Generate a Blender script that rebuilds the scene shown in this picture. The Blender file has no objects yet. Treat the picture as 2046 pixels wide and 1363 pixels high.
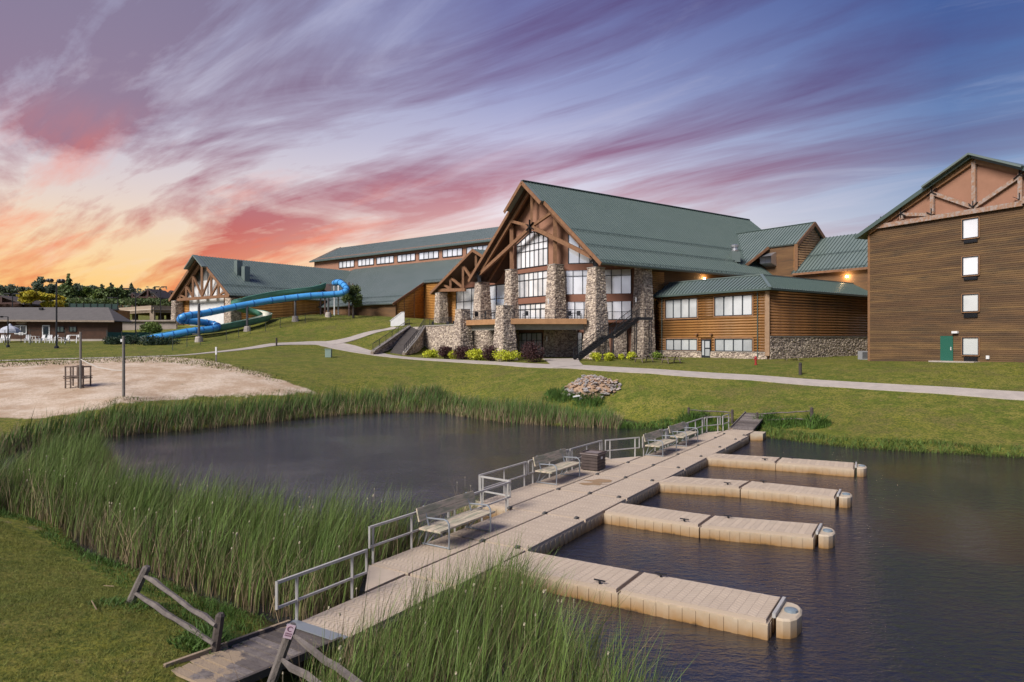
import bpy, math, random
import numpy as np
from mathutils import Vector, Matrix
from mathutils.geometry import tessellate_polygon
random.seed(7); RNG = np.random.default_rng(7)
SC = bpy.context.scene; COL = SC.collection
F, HX, HY, CZ = 1364.0, 1023.0, 681.5, 6.5       # focal length in photo pixels, principal point, eye height over the water

# ---------------------------------------------------------------- camera
cd = bpy.data.cameras.new('camera'); cam = bpy.data.objects.new('camera', cd); COL.objects.link(cam)
cam.location = (0, 0, CZ); cam.rotation_euler = (math.radians(90), 0, 0)
cd.sensor_width = 36; cd.lens = 24.0; cd.clip_end = 6000; cd.clip_start = .1
SC.camera = cam

# ---------------------------------------------------------------- world, sun, exposure
def lin(r, g, b):
    f = lambda c: (c/255/12.92 if c/255 <= .04045 else ((c/255+.055)/1.055)**2.4)
    return (f(r), f(g), f(b), 1)
SUN_AZ = math.radians(-33)
EXPO = 1.8
def build_world():
    w = bpy.data.worlds.new('World'); SC.world = w; w.use_nodes = True
    nt = w.node_tree; N = nt.nodes; L = nt.links; N.clear()
    def mth(op, a, b=None, c=None, clamp=False):
        m = N.new('ShaderNodeMath'); m.operation = op; m.use_clamp = clamp
        for i, v in enumerate((a, b, c)):
            if v is None: continue
            if isinstance(v, (int, float)): m.inputs[i].default_value = v
            else: L.new(v, m.inputs[i])
        return m.outputs[0]
    tc = N.new('ShaderNodeTexCoord'); sp = N.new('ShaderNodeSeparateXYZ'); L.new(tc.outputs['Generated'], sp.inputs[0])
    x, y, z = sp.outputs
    zc = mth('MAXIMUM', z, 0.0)
    hl = mth('SQRT', mth('ADD', mth('ADD', mth('MULTIPLY', x, x), mth('MULTIPLY', y, y)), 1e-5))
    d = mth('DIVIDE', mth('ADD', mth('MULTIPLY', x, math.sin(SUN_AZ)), mth('MULTIPLY', y, math.cos(SUN_AZ))), hl)
    az = mth('SUBTRACT', 1.0, d)
    def ramp(stops, fac):
        r = N.new('ShaderNodeValToRGB'); e = r.color_ramp.elements; r.color_ramp.interpolation = 'B_SPLINE' if len(stops) > 3 else 'EASE'
        while len(e) < len(stops): e.new(.5)
        for i, (p, c) in enumerate(stops): e[i].position = p; e[i].color = c
        L.new(fac, r.inputs[0]); return r.outputs[0]
    def mix(f, a, b):
        m = N.new('ShaderNodeMix'); m.data_type = 'RGBA'; m.clamp_factor = True
        for s, v in ((0, f), (6, a), (7, b)):
            if isinstance(v, (int, float)): m.inputs[s].default_value = v
            elif isinstance(v, tuple): m.inputs[s].default_value = v
            else: L.new(v, m.inputs[s])
        return m.outputs[2]
    el = mth('MULTIPLY', zc, 2.0)       # 0..1 over the lower half of the dome
    def sky3(l, c, r):
        rl, rc, rr = (ramp([(p*2, lin(*k)) for p, k in q], el) for q in (l, c, r))
        f1 = mth('MULTIPLY', az, 6.5, clamp=True)
        f2 = mth('MULTIPLY', mth('SUBTRACT', az, .17), 2.4, clamp=True)
        return mix(f2, mix(f1, rl, rc), rr)
    base = sky3([(0, (254, 170, 74)), (.05, (255, 204, 112)), (.11, (255, 220, 166)), (.19, (228, 214, 214)), (.28, (190, 190, 212)), (.48, (146, 150, 188))],
                [(0, (255, 222, 160)), (.05, (255, 236, 196)), (.11, (255, 246, 232)), (.17, (246, 234, 238)), (.25, (206, 202, 226)), (.34, (152, 160, 204)), (.48, (98, 110, 170))],
                [(0, (236, 222, 222)), (.08, (214, 214, 224)), (.16, (158, 178, 208)), (.25, (108, 136, 184)), (.36, (74, 102, 162)), (.48, (54, 80, 142))])
    cloud = sky3([(0, (246, 142, 66)), (.05, (236, 118, 66)), (.12, (212, 96, 74)), (.18, (176, 108, 118)), (.27, (150, 134, 158)), (.48, (126, 122, 154))],
                 [(0, (255, 208, 150)), (.09, (252, 214, 190)), (.16, (226, 156, 152)), (.24, (168, 122, 148)), (.32, (118, 96, 138)), (.48, (92, 86, 136))],
                 [(0, (214, 170, 176)), (.08, (184, 146, 164)), (.16, (132, 122, 154)), (.26, (92, 82, 128)), (.36, (78, 74, 128)), (.48, (60, 66, 120))])
    # cloud layer: a high flat sheet whose streaks run towards the north-west
    q = mth('ADD', zc, .10)
    px, py = mth('DIVIDE', x, q), mth('DIVIDE', y, q)
    A = math.radians(-50)
    al = mth('ADD', mth('MULTIPLY', px, math.sin(A)), mth('MULTIPLY', py, math.cos(A)))
    ac = mth('SUBTRACT', mth('MULTIPLY', px, math.cos(A)), mth('MULTIPLY', py, math.sin(A)))
    def noise(sa, sc, off, detail, rough, dist):
        cb = N.new('ShaderNodeCombineXYZ')
        L.new(mth('MULTIPLY', al, sa), cb.inputs[0]); L.new(mth('MULTIPLY', ac, sc), cb.inputs[1]); cb.inputs[2].default_value = off
        n = N.new('ShaderNodeTexNoise'); n.inputs['Scale'].default_value = 1; n.inputs['Detail'].default_value = detail
        n.inputs['Roughness'].default_value = rough; n.inputs['Distortion'].default_value = dist
        L.new(cb.outputs[0], n.inputs['Vector']); return n.outputs[0]
    n1 = noise(.34, 1.05, 3.3, 9, .58, 1.1)
    n2 = noise(.8, 3.0, 7.1, 9, .62, .8)
    n3 = noise(.34, 1.3, 12.4, 8, .6, .8)
    v = mth('ADD', mth('MULTIPLY', n1, .76), mth('MULTIPLY', n2, .24))
    cov = mth('MULTIPLY', mth('SUBTRACT', v, .455), 7.0, clamp=True)
    cov = mth('MULTIPLY', cov, mth('ADD', mth('ADD', .18, mth('MULTIPLY', mth('SUBTRACT', .06, az, clamp=True), 6.0)), mth('MULTIPLY', zc, 3.6, clamp=True)))
    cov = mth('MULTIPLY', cov, mth('SUBTRACT', 1.0, mth('MULTIPLY', mth('SUBTRACT', az, .30), 1.6, clamp=True)))
    hot = mth('MULTIPLY', mth('MULTIPLY', mth('SUBTRACT', n3, .50), 7, clamp=True), mth('SUBTRACT', 1.0, mth('MULTIPLY', az, 4.2, clamp=True), clamp=True))
    hot = mth('MULTIPLY', hot, mth('MULTIPLY', mth('SUBTRACT', .30, zc), 6, clamp=True))
    hot = mth('MULTIPLY', hot, mth('MULTIPLY', mth('SUBTRACT', zc, .055), 14, clamp=True))
    c = mix(mth('MULTIPLY', cov, 1.05, clamp=True), base, cloud)
    c = mix(mth('MULTIPLY', hot, .75), c, lin(248, 122, 84))
    wis = mth('MULTIPLY', mth('SUBTRACT', .46, n2), 3.0, clamp=True)
    c = mix(mth('MULTIPLY', wis, .26), c, lin(236, 228, 238))
    bg = N.new('ShaderNodeBackground'); L.new(c, bg.inputs[0]); bg.inputs[1].default_value = 1.0/(2**EXPO)
    out = N.new('ShaderNodeOutputWorld'); L.new(bg.outputs[0], out.inputs[0])
    w.cycles.sampling_method = 'MANUAL'; w.cycles.sample_map_resolution = 1024
build_world()
sl = bpy.data.lights.new('sun', 'SUN'); sun = bpy.data.objects.new('sun', sl); COL.objects.link(sun)
sl.energy = 1.5; sl.angle = math.radians(26); sl.color = (1, .95, .89)
sun.rotation_euler = Vector((-.52, -.52, .62)).to_track_quat('Z', 'Y').to_euler()
vs = SC.view_settings; vs.view_transform = 'Standard'; vs.look = 'None'; vs.exposure = EXPO; vs.gamma = 1; vs.use_curve_mapping = False
SC.render.engine = 'CYCLES'; cy = SC.cycles
cy.use_denoising = True; cy.max_bounces = 5; cy.diffuse_bounces = 3; cy.glossy_bounces = 3; cy.transmission_bounces = 4
cy.sample_clamp_indirect = 4; cy.caustics_reflective = False; cy.caustics_refractive = False

# ---------------------------------------------------------------- object helpers
FR = {}
def tag(o, label=None, cat=None, group=None, kind=None):
    for k, v in (('label', label), ('category', cat), ('group', group), ('kind', kind)):
        if v: o[k] = v
    return o
def thing(name, label, cat, loc=(0, 0, 0), rz=0, group=None):
    o = bpy.data.objects.new(name, None); COL.objects.link(o); o.empty_display_size = .3
    o.location = loc; o.rotation_euler = (0, 0, rz); tag(o, label, cat, group)
    FR[o.name] = Matrix.Translation(loc) @ Matrix.Rotation(rz, 4, 'Z'); return o
def link(name, me, mat, parent=None, kind=None):
    o = bpy.data.objects.new(name, me); COL.objects.link(o)
    if mat is not None and not me.materials: me.materials.append(mat)
    if parent is not None:
        o.parent = parent; FR[o.name] = FR[parent.name]
    else: FR[o.name] = Matrix.Identity(4)
    if kind: o['kind'] = kind
    return o
def copy_tree(o, loc=None, rz=None, parent=None):
    c = o.copy(); COL.objects.link(c); c.parent = parent
    if loc is not None: c.location = loc
    if rz is not None: c.rotation_euler = (0, 0, rz)
    for ch in list(o.children): copy_tree(ch, parent=c)
    return c
class MB:
    "collects shapes in world coordinates and builds them as one mesh"
    def __init__(s): s.v = []; s.f = []
    def add(s, vs, fs):
        b = len(s.v); s.v += [tuple(p) for p in vs]; s.f += [tuple(b+i for i in f) for f in fs]; return s
    def box(s, c, d, ax=None):
        ax = ax or (Vector((1, 0, 0)), Vector((0, 1, 0)), Vector((0, 0, 1))); c = Vector(c)
        P = [c + ax[0]*(i*d[0]/2) + ax[1]*(j*d[1]/2) + ax[2]*(k*d[2]/2) for i in (-1, 1) for j in (-1, 1) for k in (-1, 1)]
        return s.add(P, [(0, 1, 3, 2), (4, 6, 7, 5), (0, 4, 5, 1), (2, 3, 7, 6), (0, 2, 6, 4), (1, 5, 7, 3)])
    def beam(s, p, q, w, h, up=(0, 0, 1)):
        p, q = Vector(p), Vector(q); a = q-p; l = a.length
        if l < 1e-6: return s
        a /= l; sd = a.cross(Vector(up))
        if sd.length < 1e-3: sd = a.cross(Vector((1, 0, 0)))
        sd.normalize(); return s.box((p+q)/2, (l, w, h), (a, sd, sd.cross(a)))
    def tube(s, pts, r, n=8, caps=True):
        pts = [Vector(p) for p in pts]; rings = []; pr = None
        rr = r if isinstance(r, (list, tuple)) else [r]*len(pts)
        for i, p in enumerate(pts):
            t = (pts[min(i+1, len(pts)-1)]-pts[max(i-1, 0)]).normalized()
            if pr is None:
                pr = t.orthogonal().normalized()
            else:
                pr = (pr - t*pr.dot(t)).normalized()
            b = t.cross(pr); rings.append([p + (pr*math.cos(k*2*math.pi/n)+b*math.sin(k*2*math.pi/n))*rr[i] for k in range(n)])
        vs = [v for R in rings for v in R]; fs = []
        for i in range(len(pts)-1):
            for k in range(n): fs.append((i*n+k, i*n+(k+1) % n, (i+1)*n+(k+1) % n, (i+1)*n+k))
        if caps: fs += [tuple(range(n-1, -1, -1)), tuple((len(pts)-1)*n+k for k in range(n))]
        return s.add(vs, fs)
    def slab(s, pts, th):
        "polygon pts thickened by the vector th"
        th = Vector(th); n = len(pts); P = [Vector(p) for p in pts]
        return s.add(P+[p+th for p in P], [tuple(range(n)), tuple(range(2*n-1, n-1, -1))]+[(i, i+n, (i+1) % n+n, (i+1) % n) for i in range(n)])
    def lathe(s, c, prof, n=10):
        c = Vector(c); vs = [c+Vector((r*math.cos(k*2*math.pi/n), r*math.sin(k*2*math.pi/n), z)) for r, z in prof for k in range(n)]; m = len(prof)
        fs = [(i*n+k, i*n+(k+1) % n, (i+1)*n+(k+1) % n, (i+1)*n+k) for i in range(m-1) for k in range(n)]
        return s.add(vs, fs+[tuple(range(n-1, -1, -1)), tuple((m-1)*n+k for k in range(n))])
    def build(s, name, mat, parent=None, kind=None, smooth=False):
        me = bpy.data.meshes.new(name)
        M = FR[parent.name].inverted() if parent is not None else Matrix.Identity(4)
        me.from_pydata([tuple(M @ Vector(v)) for v in s.v], [], s.f); me.update()
        if smooth: me.shade_smooth()
        return link(name, me, mat, parent, kind)
def np_mesh(name, V, Q, mat, parent=None, kind=None):
    "fast mesh from numpy verts and quads"
    me = bpy.data.meshes.new(name); n = len(Q); k = Q.shape[1]
    me.vertices.add(len(V)); me.vertices.foreach_set('co', V.astype(np.float32).ravel())
    me.loops.add(n*k); me.loops.foreach_set('vertex_index', Q.astype(np.int32).ravel())
    me.polygons.add(n); me.polygons.foreach_set('loop_start', np.arange(0, n*k, k, dtype=np.int32))
    me.polygons.foreach_set('loop_total', np.full(n, k, dtype=np.int32)); me.update(calc_edges=True); me.validate()
    return link(name, me, mat, parent, kind)

# ---------------------------------------------------------------- materials
MATS = {}
def mat(name, col, rough=.7, col2=None, scale=3., bump=0., bscale=None, metal=0., stretch=(1, 1, 1), island=0., spec=.5, extra=None, detail=5, lo=.35, hi=.65, trans=0.):
    if name in MATS: return MATS[name]
    m = bpy.data.materials.new(name); m.use_nodes = True; nt = m.node_tree; N = nt.nodes; L = nt.links
    b = N['Principled BSDF']; b.inputs['Roughness'].default_value = rough; b.inputs['Metallic'].default_value = metal
    b.inputs['Specular IOR Level'].default_value = spec
    c1 = lin(*col) if max(col) > 1 else (*col, 1)
    out = None
    tc = N.new('ShaderNodeTexCoord'); mp = N.new('ShaderNodeMapping'); mp.inputs['Scale'].default_value = stretch
    L.new(tc.outputs['Object'], mp.inputs[0])
    def nz(sc, det=5, r=.6):
        n = N.new('ShaderNodeTexNoise'); n.inputs['Scale'].default_value = sc; n.inputs['Detail'].default_value = det; n.inputs['Roughness'].default_value = r
        L.new(mp.outputs[0], n.inputs['Vector']); return n.outputs[0]
    def mixc(f, a, bb, bt='MIX'):
        x = N.new('ShaderNodeMix'); x.data_type = 'RGBA'; x.blend_type = bt
        for s, v in ((0, f), (6, a), (7, bb)):
            if isinstance(v, (int, float, tuple)): x.inputs[s].default_value = v
            else: L.new(v, x.inputs[s])
        return x.outputs[2]
    if col2 is not None:
        c2 = lin(*col2) if max(col2) > 1 else (*col2, 1)
        r = N.new('ShaderNodeValToRGB'); r.color_ramp.elements[0].position = lo; r.color_ramp.elements[1].position = hi
        r.color_ramp.elements[0].color = c1; r.color_ramp.elements[1].color = c2
        L.new(nz(scale, detail), r.inputs[0]); out = r.outputs[0]
    if island:
        g = N.new('ShaderNodeNewGeometry'); hs = N.new('ShaderNodeHueSaturation')
        mr = N.new('ShaderNodeMapRange'); mr.inputs['To Min'].default_value = 1-island; mr.inputs['To Max'].default_value = 1+island
        L.new(g.outputs['Random Per Island'], mr.inputs[0]); L.new(mr.outputs[0], hs.inputs['Value'])
        m2 = N.new('ShaderNodeMath'); m2.operation = 'MULTIPLY_ADD'; m2.inputs[1].default_value = .05*island; m2.inputs[2].default_value = .5-.025*island
        L.new(g.outputs['Random Per Island'], m2.inputs[0]); L.new(m2.outputs[0], hs.inputs['Hue'])
        if out: L.new(out, hs.inputs['Color'])
        else: hs.inputs['Color'].default_value = c1
        out = hs.outputs[0]
    if extra: out = extra(nt, N, L, out or c1, mixc, nz, tc) or out
    if out is not None and not isinstance(out, tuple): L.new(out, b.inputs['Base Color'])
    else: b.inputs['Base Color'].default_value = c1
    if bump:
        bp = N.new('ShaderNodeBump'); bp.inputs['Strength'].default_value = min(1, bump); bp.inputs['Distance'].default_value = .05*max(1, bump)
        L.new(nz(bscale or scale*4, 6, .65), bp.inputs['Height']); L.new(bp.outputs[0], b.inputs['Normal'])
    if trans:
        t = N.new('ShaderNodeBsdfTranslucent'); ms = N.new('ShaderNodeMixShader'); ms.inputs[0].default_value = trans
        if out is not None and not isinstance(out, tuple): L.new(out, t.inputs[0])
        else: t.inputs[0].default_value = c1
        L.new(b.outputs[0], ms.inputs[1]); L.new(t.outputs[0], ms.inputs[2]); L.new(ms.outputs[0], N['Material Output'].inputs[0])
    MATS[name] = m; return m

# ---------------------------------------------------------------- pixel rays onto real planes
def ray(px, py): return Vector(((px-HX)/F, 1.0, -(py-HY)/F))
EYE = Vector((0, 0, CZ))
def atY(px, py, Y): return EYE + ray(px, py)*Y
def atZ(px, py, z): r = ray(px, py); return EYE + r*((z-CZ)/r.z)
class Frame:
    "a building's own axes: s runs away along the ridge, t runs along the front to the left, both in metres"
    def __init__(f, o, deg):
        f.o = Vector((o[0], o[1], 0)); t = math.radians(deg); f.a = Vector((math.sin(t), math.cos(t), 0)); f.u = Vector((-math.cos(t), math.sin(t), 0))
    def p(f, s, t, z): return f.o + f.a*s + f.u*t + Vector((0, 0, z))
    def S(f, px, py, s):           # pixel onto the plane s = const -> (t, z)
        r = ray(px, py); k = (s-(EYE-f.o).dot(f.a))/r.dot(f.a); p = EYE+r*k; return (p-f.o).dot(f.u), p.z
    def T(f, px, py, t):
        r = ray(px, py); k = (t-(EYE-f.o).dot(f.u))/r.dot(f.u); p = EYE+r*k; return (p-f.o).dot(f.a), p.z
B1 = Frame((10.2, 78.1), 54)      # lodge
B2 = Frame((-47.6, 115.0), 38)    # water park halls
HT = Frame((36.4, 69.7), 63.9)    # hotel: u runs left-away, so the front spans t = 0 .. -21
DK = Frame((0, 0), 32.4)          # dock: s along the dock, t to the left (t = -n)
# ================================================================ ground
CP = []
def cpz(x, y, z): CP.append((x, y, z))
def cpY(px, py, Y): p = atY(px, py, Y); CP.append(tuple(p))
def cp0(px, py, z=0.0): p = atZ(px, py, z); CP.append(tuple(p))
far_shore = [(-260, 935), (-120, 930), (0, 921), (48, 900), (206, 876), (381, 861), (520, 848), (660, 832), (780, 826), (870, 825), (1000, 845), (1130, 855), (1230, 858), (1330, 858), (1420, 862), (1510, 874), (1600, 886), (1700, 898), (1870, 908), (2046, 918), (2250, 925)]
for p in far_shore: cp0(*p)
for p in far_shore[2:]:                                   # just inland / just in the water
    a = atZ(*p, 0); r = Vector((a.x, a.y, 0)).normalized()
    cpz(a.x+r.x*1.2, a.y+r.y*1.2, .30); cpz(a.x-r.x*2.5, a.y-r.y*2.5, -.6)
for x, y in ((0, 45), (-12, 45), (8, 55), (-8, 30), (5, 38), (15, 38), (20, 30), (12, 15), (8, 8), (20, 12), (30, 22), (40, 30), (55, 30), (50, 10), (30, 0), (12, 2), (-22, 36), (-12, 24), (-2, 24), (0, 21), (6, 18)): cpz(x, y, -1.1)
for x, y in ((-27, 33), (-3, 17), (2, 11), (4.5, 9)): cpz(x, y, -.5)
# near shore and lawn on the left
for px, py, z in ((-60, 985, .02), (0, 972, .02), (60, 1020, .12), (150, 1085, .1), (250, 1130, .1), (400, 1200, .1), (520, 1240, .1), (600, 1275, .05)): cp0(px, py, z)
for px, py, Y in ((0, 1040, 22), (100, 1200, 15), (0, 1120, 18.5), (150, 1300, 12.6), (262, 1208, 15), (300, 1345, 11.8), (430, 1285, 13.2)): cpY(px, py, Y)
for x, y, z in ((-5.2, 9, .45), (-2, 9.4, .05), (-2.6, 7, .35), (1.5, 7, .0), (4, 5.5, 0), (9, -3, 0), (0, 3, .5), (-10, 5, .9), (-20, 8, 1.1), (-30, 16, 1.3), (-34, 26, 1.2), (-45, 30, 1.6), (-20, -15, 1.5), (0, -15, 1.2), (12, -14, .6), (30, -12, .4), (55, -8, .6), (72, 15, .8), (75, 35, 1.2)): cpz(x, y, z)
cpz(-5.5, 11.9, .45); cpz(-5.2, 13.5, .15); cpz(-6.3, 11.3, .52); cpz(-4.7, 12.2, .3)
# path, slopes and lodge level
for q in ((1140, 735, 68), (1300, 746, 63), (1500, 760, 58), (1700, 773, 53.5), (1900, 783, 49.5), (2046, 791, 47), (2300, 806, 44),
          (1533, 718, 73.7), (1303, 712, 88), (1735, 721.5, 69.7), (2046, 724, 56.9), (1900, 722.7, 62.5), (1200, 718, 79), (1000, 713, 86), (1100, 716, 82),
          (1000, 727, 75), (900, 721, 82), (800, 713.5, 90), (720, 702, 96), (660, 688, 100), (780, 661, 108), (550, 688, 95), (430, 704, 86), (350, 711, 82), (100, 718, 78), (0, 721, 76), (-200, 728, 74),
          (700, 634, 119), (660, 629, 120), (590, 636, 114), (740, 631, 118), (600, 655, 110), (500, 670, 104), (350, 686, 97), (113, 694, 88), (0, 692, 88), (0, 686, 97), (200, 688, 97), (-200, 690, 92), (780, 640, 113), (640, 628, 128),
          (155, 773, 58), (247, 793, 52), (60, 815, 51), (-150, 810, 52), (300, 798, 54.5), (450, 786, 58.5), (560, 782, 60.5), (450, 748, 65), (300, 728, 72), (100, 740, 68), (620, 770, 65), (700, 755, 70), (860, 748, 72),
          (1000, 770, 65), (1180, 772, 61), (1300, 800, 56), (1480, 812, 52.6), (1500, 835, 49.5), (1700, 835, 47), (2046, 858, 42.2), (1900, 820, 46)): cpY(*q)
for x, y, z in ((-11, 97, 4.5), (-15, 92, 4.45), (-6, 92, 4.5), (-12, 106, 8.3), (-5, 106, 8.3), (-18, 106, 8.5), (0, 100, 4.6), (20, 100, 4.6), (45, 100, 4.7), (70, 70, 4.6), (70, 100, 5), (60, 50, 3.6),
                (0, 140, 9), (-40, 150, 9.6), (-70, 132, 9.5), (-60, 117, 7.5), (-72, 117, 7.2), (-66, 125, 9.2), (-80, 122, 9.3), (-55, 123, 9.4), (-85, 110, 6.6), (-75, 103, 6.5), (-110, 100, 6.5), (-90, 150, 10.6), (-130, 150, 10.2), (-200, 220, 14), (-120, 230, 15), (-60, 250, 15), (60, 200, 6), (150, 150, 5),
                (-260, 330, 22), (-330, 300, 20), (-160, 340, 20), (0, 400, 12), (300, 300, 6), (-500, 600, 20), (0, 900, 10), (600, 900, 8), (-900, 900, 20), (900, 300, 6), (-500, 100, 8), (300, -200, 5), (-300, -200, 5), (0, -400, 5), (1500, 1500, 8), (-1500, 2000, 10)): cpz(x, y, z)
CPa = np.array(CP)
_n = len(CPa); _D = np.sqrt(((CPa[:, None, :2]-CPa[None, :, :2])**2).sum(-1)+.15)
_A = np.zeros((_n+3, _n+3)); _A[:_n, :_n] = -_D - np.eye(_n)*(-.25); _A[:_n, _n] = 1; _A[:_n, _n+1:] = CPa[:, :2]; _A[_n, :_n] = 1; _A[_n+1:, :_n] = CPa[:, :2].T
_W = np.linalg.solve(_A, np.concatenate([CPa[:, 2], np.zeros(3)]))
def gz(x, y):
    x = np.atleast_1d(np.asarray(x, float)); y = np.atleast_1d(np.asarray(y, float)); out = np.empty(x.shape)
    for i in range(0, len(x), 4000):
        a, b = x[i:i+4000], y[i:i+4000]
        D = np.sqrt((a[:, None]-CPa[None, :, 0])**2+(b[:, None]-CPa[None, :, 1])**2+.15)
        out[i:i+4000] = -D @ _W[:_n] + _W[_n] + a*_W[_n+1] + b*_W[_n+2]
    return out
def g1(x, y): return float(gz(x, y)[0])
def onG(px, py, lo=8., hi=260.):
    "where the eye ray through a photo pixel meets the ground"
    r = ray(px, py); k = np.linspace(lo, hi, 1400); h = CZ+r.z*k-gz(r.x*k, k)
    i = np.argmax(h < 0) if (h < 0).any() else len(k)-1
    kk = k[i]; return Vector((r.x*kk, kk, g1(r.x*kk, kk)))
def in_poly(x, y, P):
    P = np.array([(p[0], p[1]) for p in P]); ins = np.zeros(len(x), bool); j = len(P)-1
    for i in range(len(P)):
        c = ((P[i, 1] > y) != (P[j, 1] > y)) & (x < (P[j, 0]-P[i, 0])*(y-P[i, 1])/(P[j, 1]-P[i, 1]+1e-12)+P[i, 0]); ins ^= c; j = i
    return ins
def dist_poly(x, y, P):
    P = np.array([(p[0], p[1]) for p in P]); d = np.full(len(x), 1e9)
    for i in range(len(P)):
        a, b = P[i-1], P[i]; ab = b-a; t = np.clip(((x-a[0])*ab[0]+(y-a[1])*ab[1])/(ab@ab+1e-9), 0, 1)
        d = np.minimum(d, np.hypot(x-a[0]-t*ab[0], y-a[1]-t*ab[1]))
    return d
sand_px = [(-200, 834), (0, 838), (150, 830), (260, 806), (340, 798), (440, 792), (560, 790), (622, 786), (600, 772), (560, 758), (500, 742), (440, 724), (380, 716), (330, 713), (200, 717), (0, 726), (-200, 730)]
SAND = [onG(*p) for p in sand_px]
def axis(segs):
    out = [segs[0][0]]
    for a, b, st in segs:
        n = max(1, round((b-a)/st)); out += list(np.linspace(a, b, n+1)[1:])
    return np.array(out)
gx = axis([(-1500, -300, 150), (-300, -100, 10), (-100, -60, 2), (-60, 50, .55), (50, 100, 2.5), (100, 300, 20), (300, 1500, 150)])
gy = axis([(-400, -30, 40), (-30, 8, 2), (8, 112, .55), (112, 160, 3), (160, 400, 15), (400, 2200, 150)])
GX, GY = np.meshgrid(gx, gy); gxf, gyf = GX.ravel(), GY.ravel(); GZ = gz(gxf, gyf)
sandd = dist_poly(gxf, gyf, SAND); sins = in_poly(gxf, gyf, SAND)
jit = .5*np.sin(gxf*1.7+np.sin(gyf*1.1)*2)+.5*np.sin(gyf*1.9+gxf*.6)
smask = np.where(sins, sandd, -sandd)+jit*.6
# trampled sand relief and lawn unevenness
rel = np.sin(gxf*2.3+np.sin(gyf*1.7)*1.5)*np.sin(gyf*2.9+np.sin(gxf*1.3)*2)
GZ = GZ + np.where(smask > 0, .035*rel, .012*rel)*(gyf < 115)
nx, ny = len(gx), len(gy)
ii, jj = np.meshgrid(np.arange(nx-1), np.arange(ny-1)); a = (jj*nx+ii).ravel(); Q = np.stack([a, a+1, a+nx+1, a+nx], 1)
V = np.stack([gxf, gyf, GZ], 1)
fs = smask[Q].mean(1) > 0
def ground_extra(kind):
    def fn(nt, N, L, base, mixc, nz, tc):
        at = N.new('ShaderNodeAttribute'); at.attribute_name = 'sand'
        def rmp(src, p0, p1):
            r = N.new('ShaderNodeMapRange'); r.inputs['From Min'].default_value = p0; r.inputs['From Max'].default_value = p1; r.interpolation_type = 'SMOOTHSTEP'; L.new(src, r.inputs[0]); return r.outputs[0]
        def add(a, b, k):
            m = N.new('ShaderNodeMath'); m.operation = 'MULTIPLY_ADD'; L.new(b, m.inputs[0]); m.inputs[1].default_value = k; L.new(a, m.inputs[2]); return m.outputs[0]
        g = mixc(rmp(nz(.12, 5, .65), .42, .58), (.205, .192, .030, 1), (.125, .148, .022, 1))
        g = mixc(rmp(nz(2.4, 5, .7), .47, .60), g, (.085, .104, .017, 1))
        g = mixc(rmp(nz(.8, 6, .75), .44, .60), g, (.225, .195, .044, 1))
        g = mixc(rmp(nz(.28, 5, .75), .5, .66), g, (.16, .135, .040, 1))
        g = mixc(rmp(nz(7, 6, .8), .42, .62), g, (.058, .076, .012, 1))
        g = mixc(rmp(nz(1.6, 3, .8), .63, .72), g, (.20, .16, .07, 1))
        s = mixc(rmp(nz(.35, 6, .7), .35, .65), (.64, .52, .40, 1), (.44, .31, .205, 1))
        s = mixc(rmp(nz(5, 6, .8), .4, .8), s, (.30, .21, .14, 1))
        s = mixc(rmp(nz(1.3, 5, .9), .62, .70), s, (.10, .105, .03, 1))
        f = rmp(add(at.outputs['Fac'], nz(2.2, 6, .8), 2.0), .75, 1.35)
        # damp mud at and under the waterline
        ps = N.new('ShaderNodeSeparateXYZ'); L.new(tc.outputs['Object'], ps.inputs[0])
        wet = rmp(ps.outputs[2], .22, .02)
        c = mixc(f, g, s)
        return mixc(wet, c, (.022, .018, .010, 1))
    return fn
M_ground = mat('turf_and_sand', (.1, .1, .02), .95, bump=1.0, bscale=9, spec=.15, extra=ground_extra(0))
def submesh(name, faces):
    used = np.unique(faces); remap = np.full(len(V), -1); remap[used] = np.arange(len(used))
    o = np_mesh(name, V[used], remap[faces], M_ground, kind='structure')
    at = o.data.attributes.new('sand', 'FLOAT', 'POINT'); at.data.foreach_set('value', np.clip(smask[used], -3, 3).astype(np.float32)); o.data.shade_smooth(); return o
submesh('ground', Q[~fs]); submesh('sand_beach', Q[fs])

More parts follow.
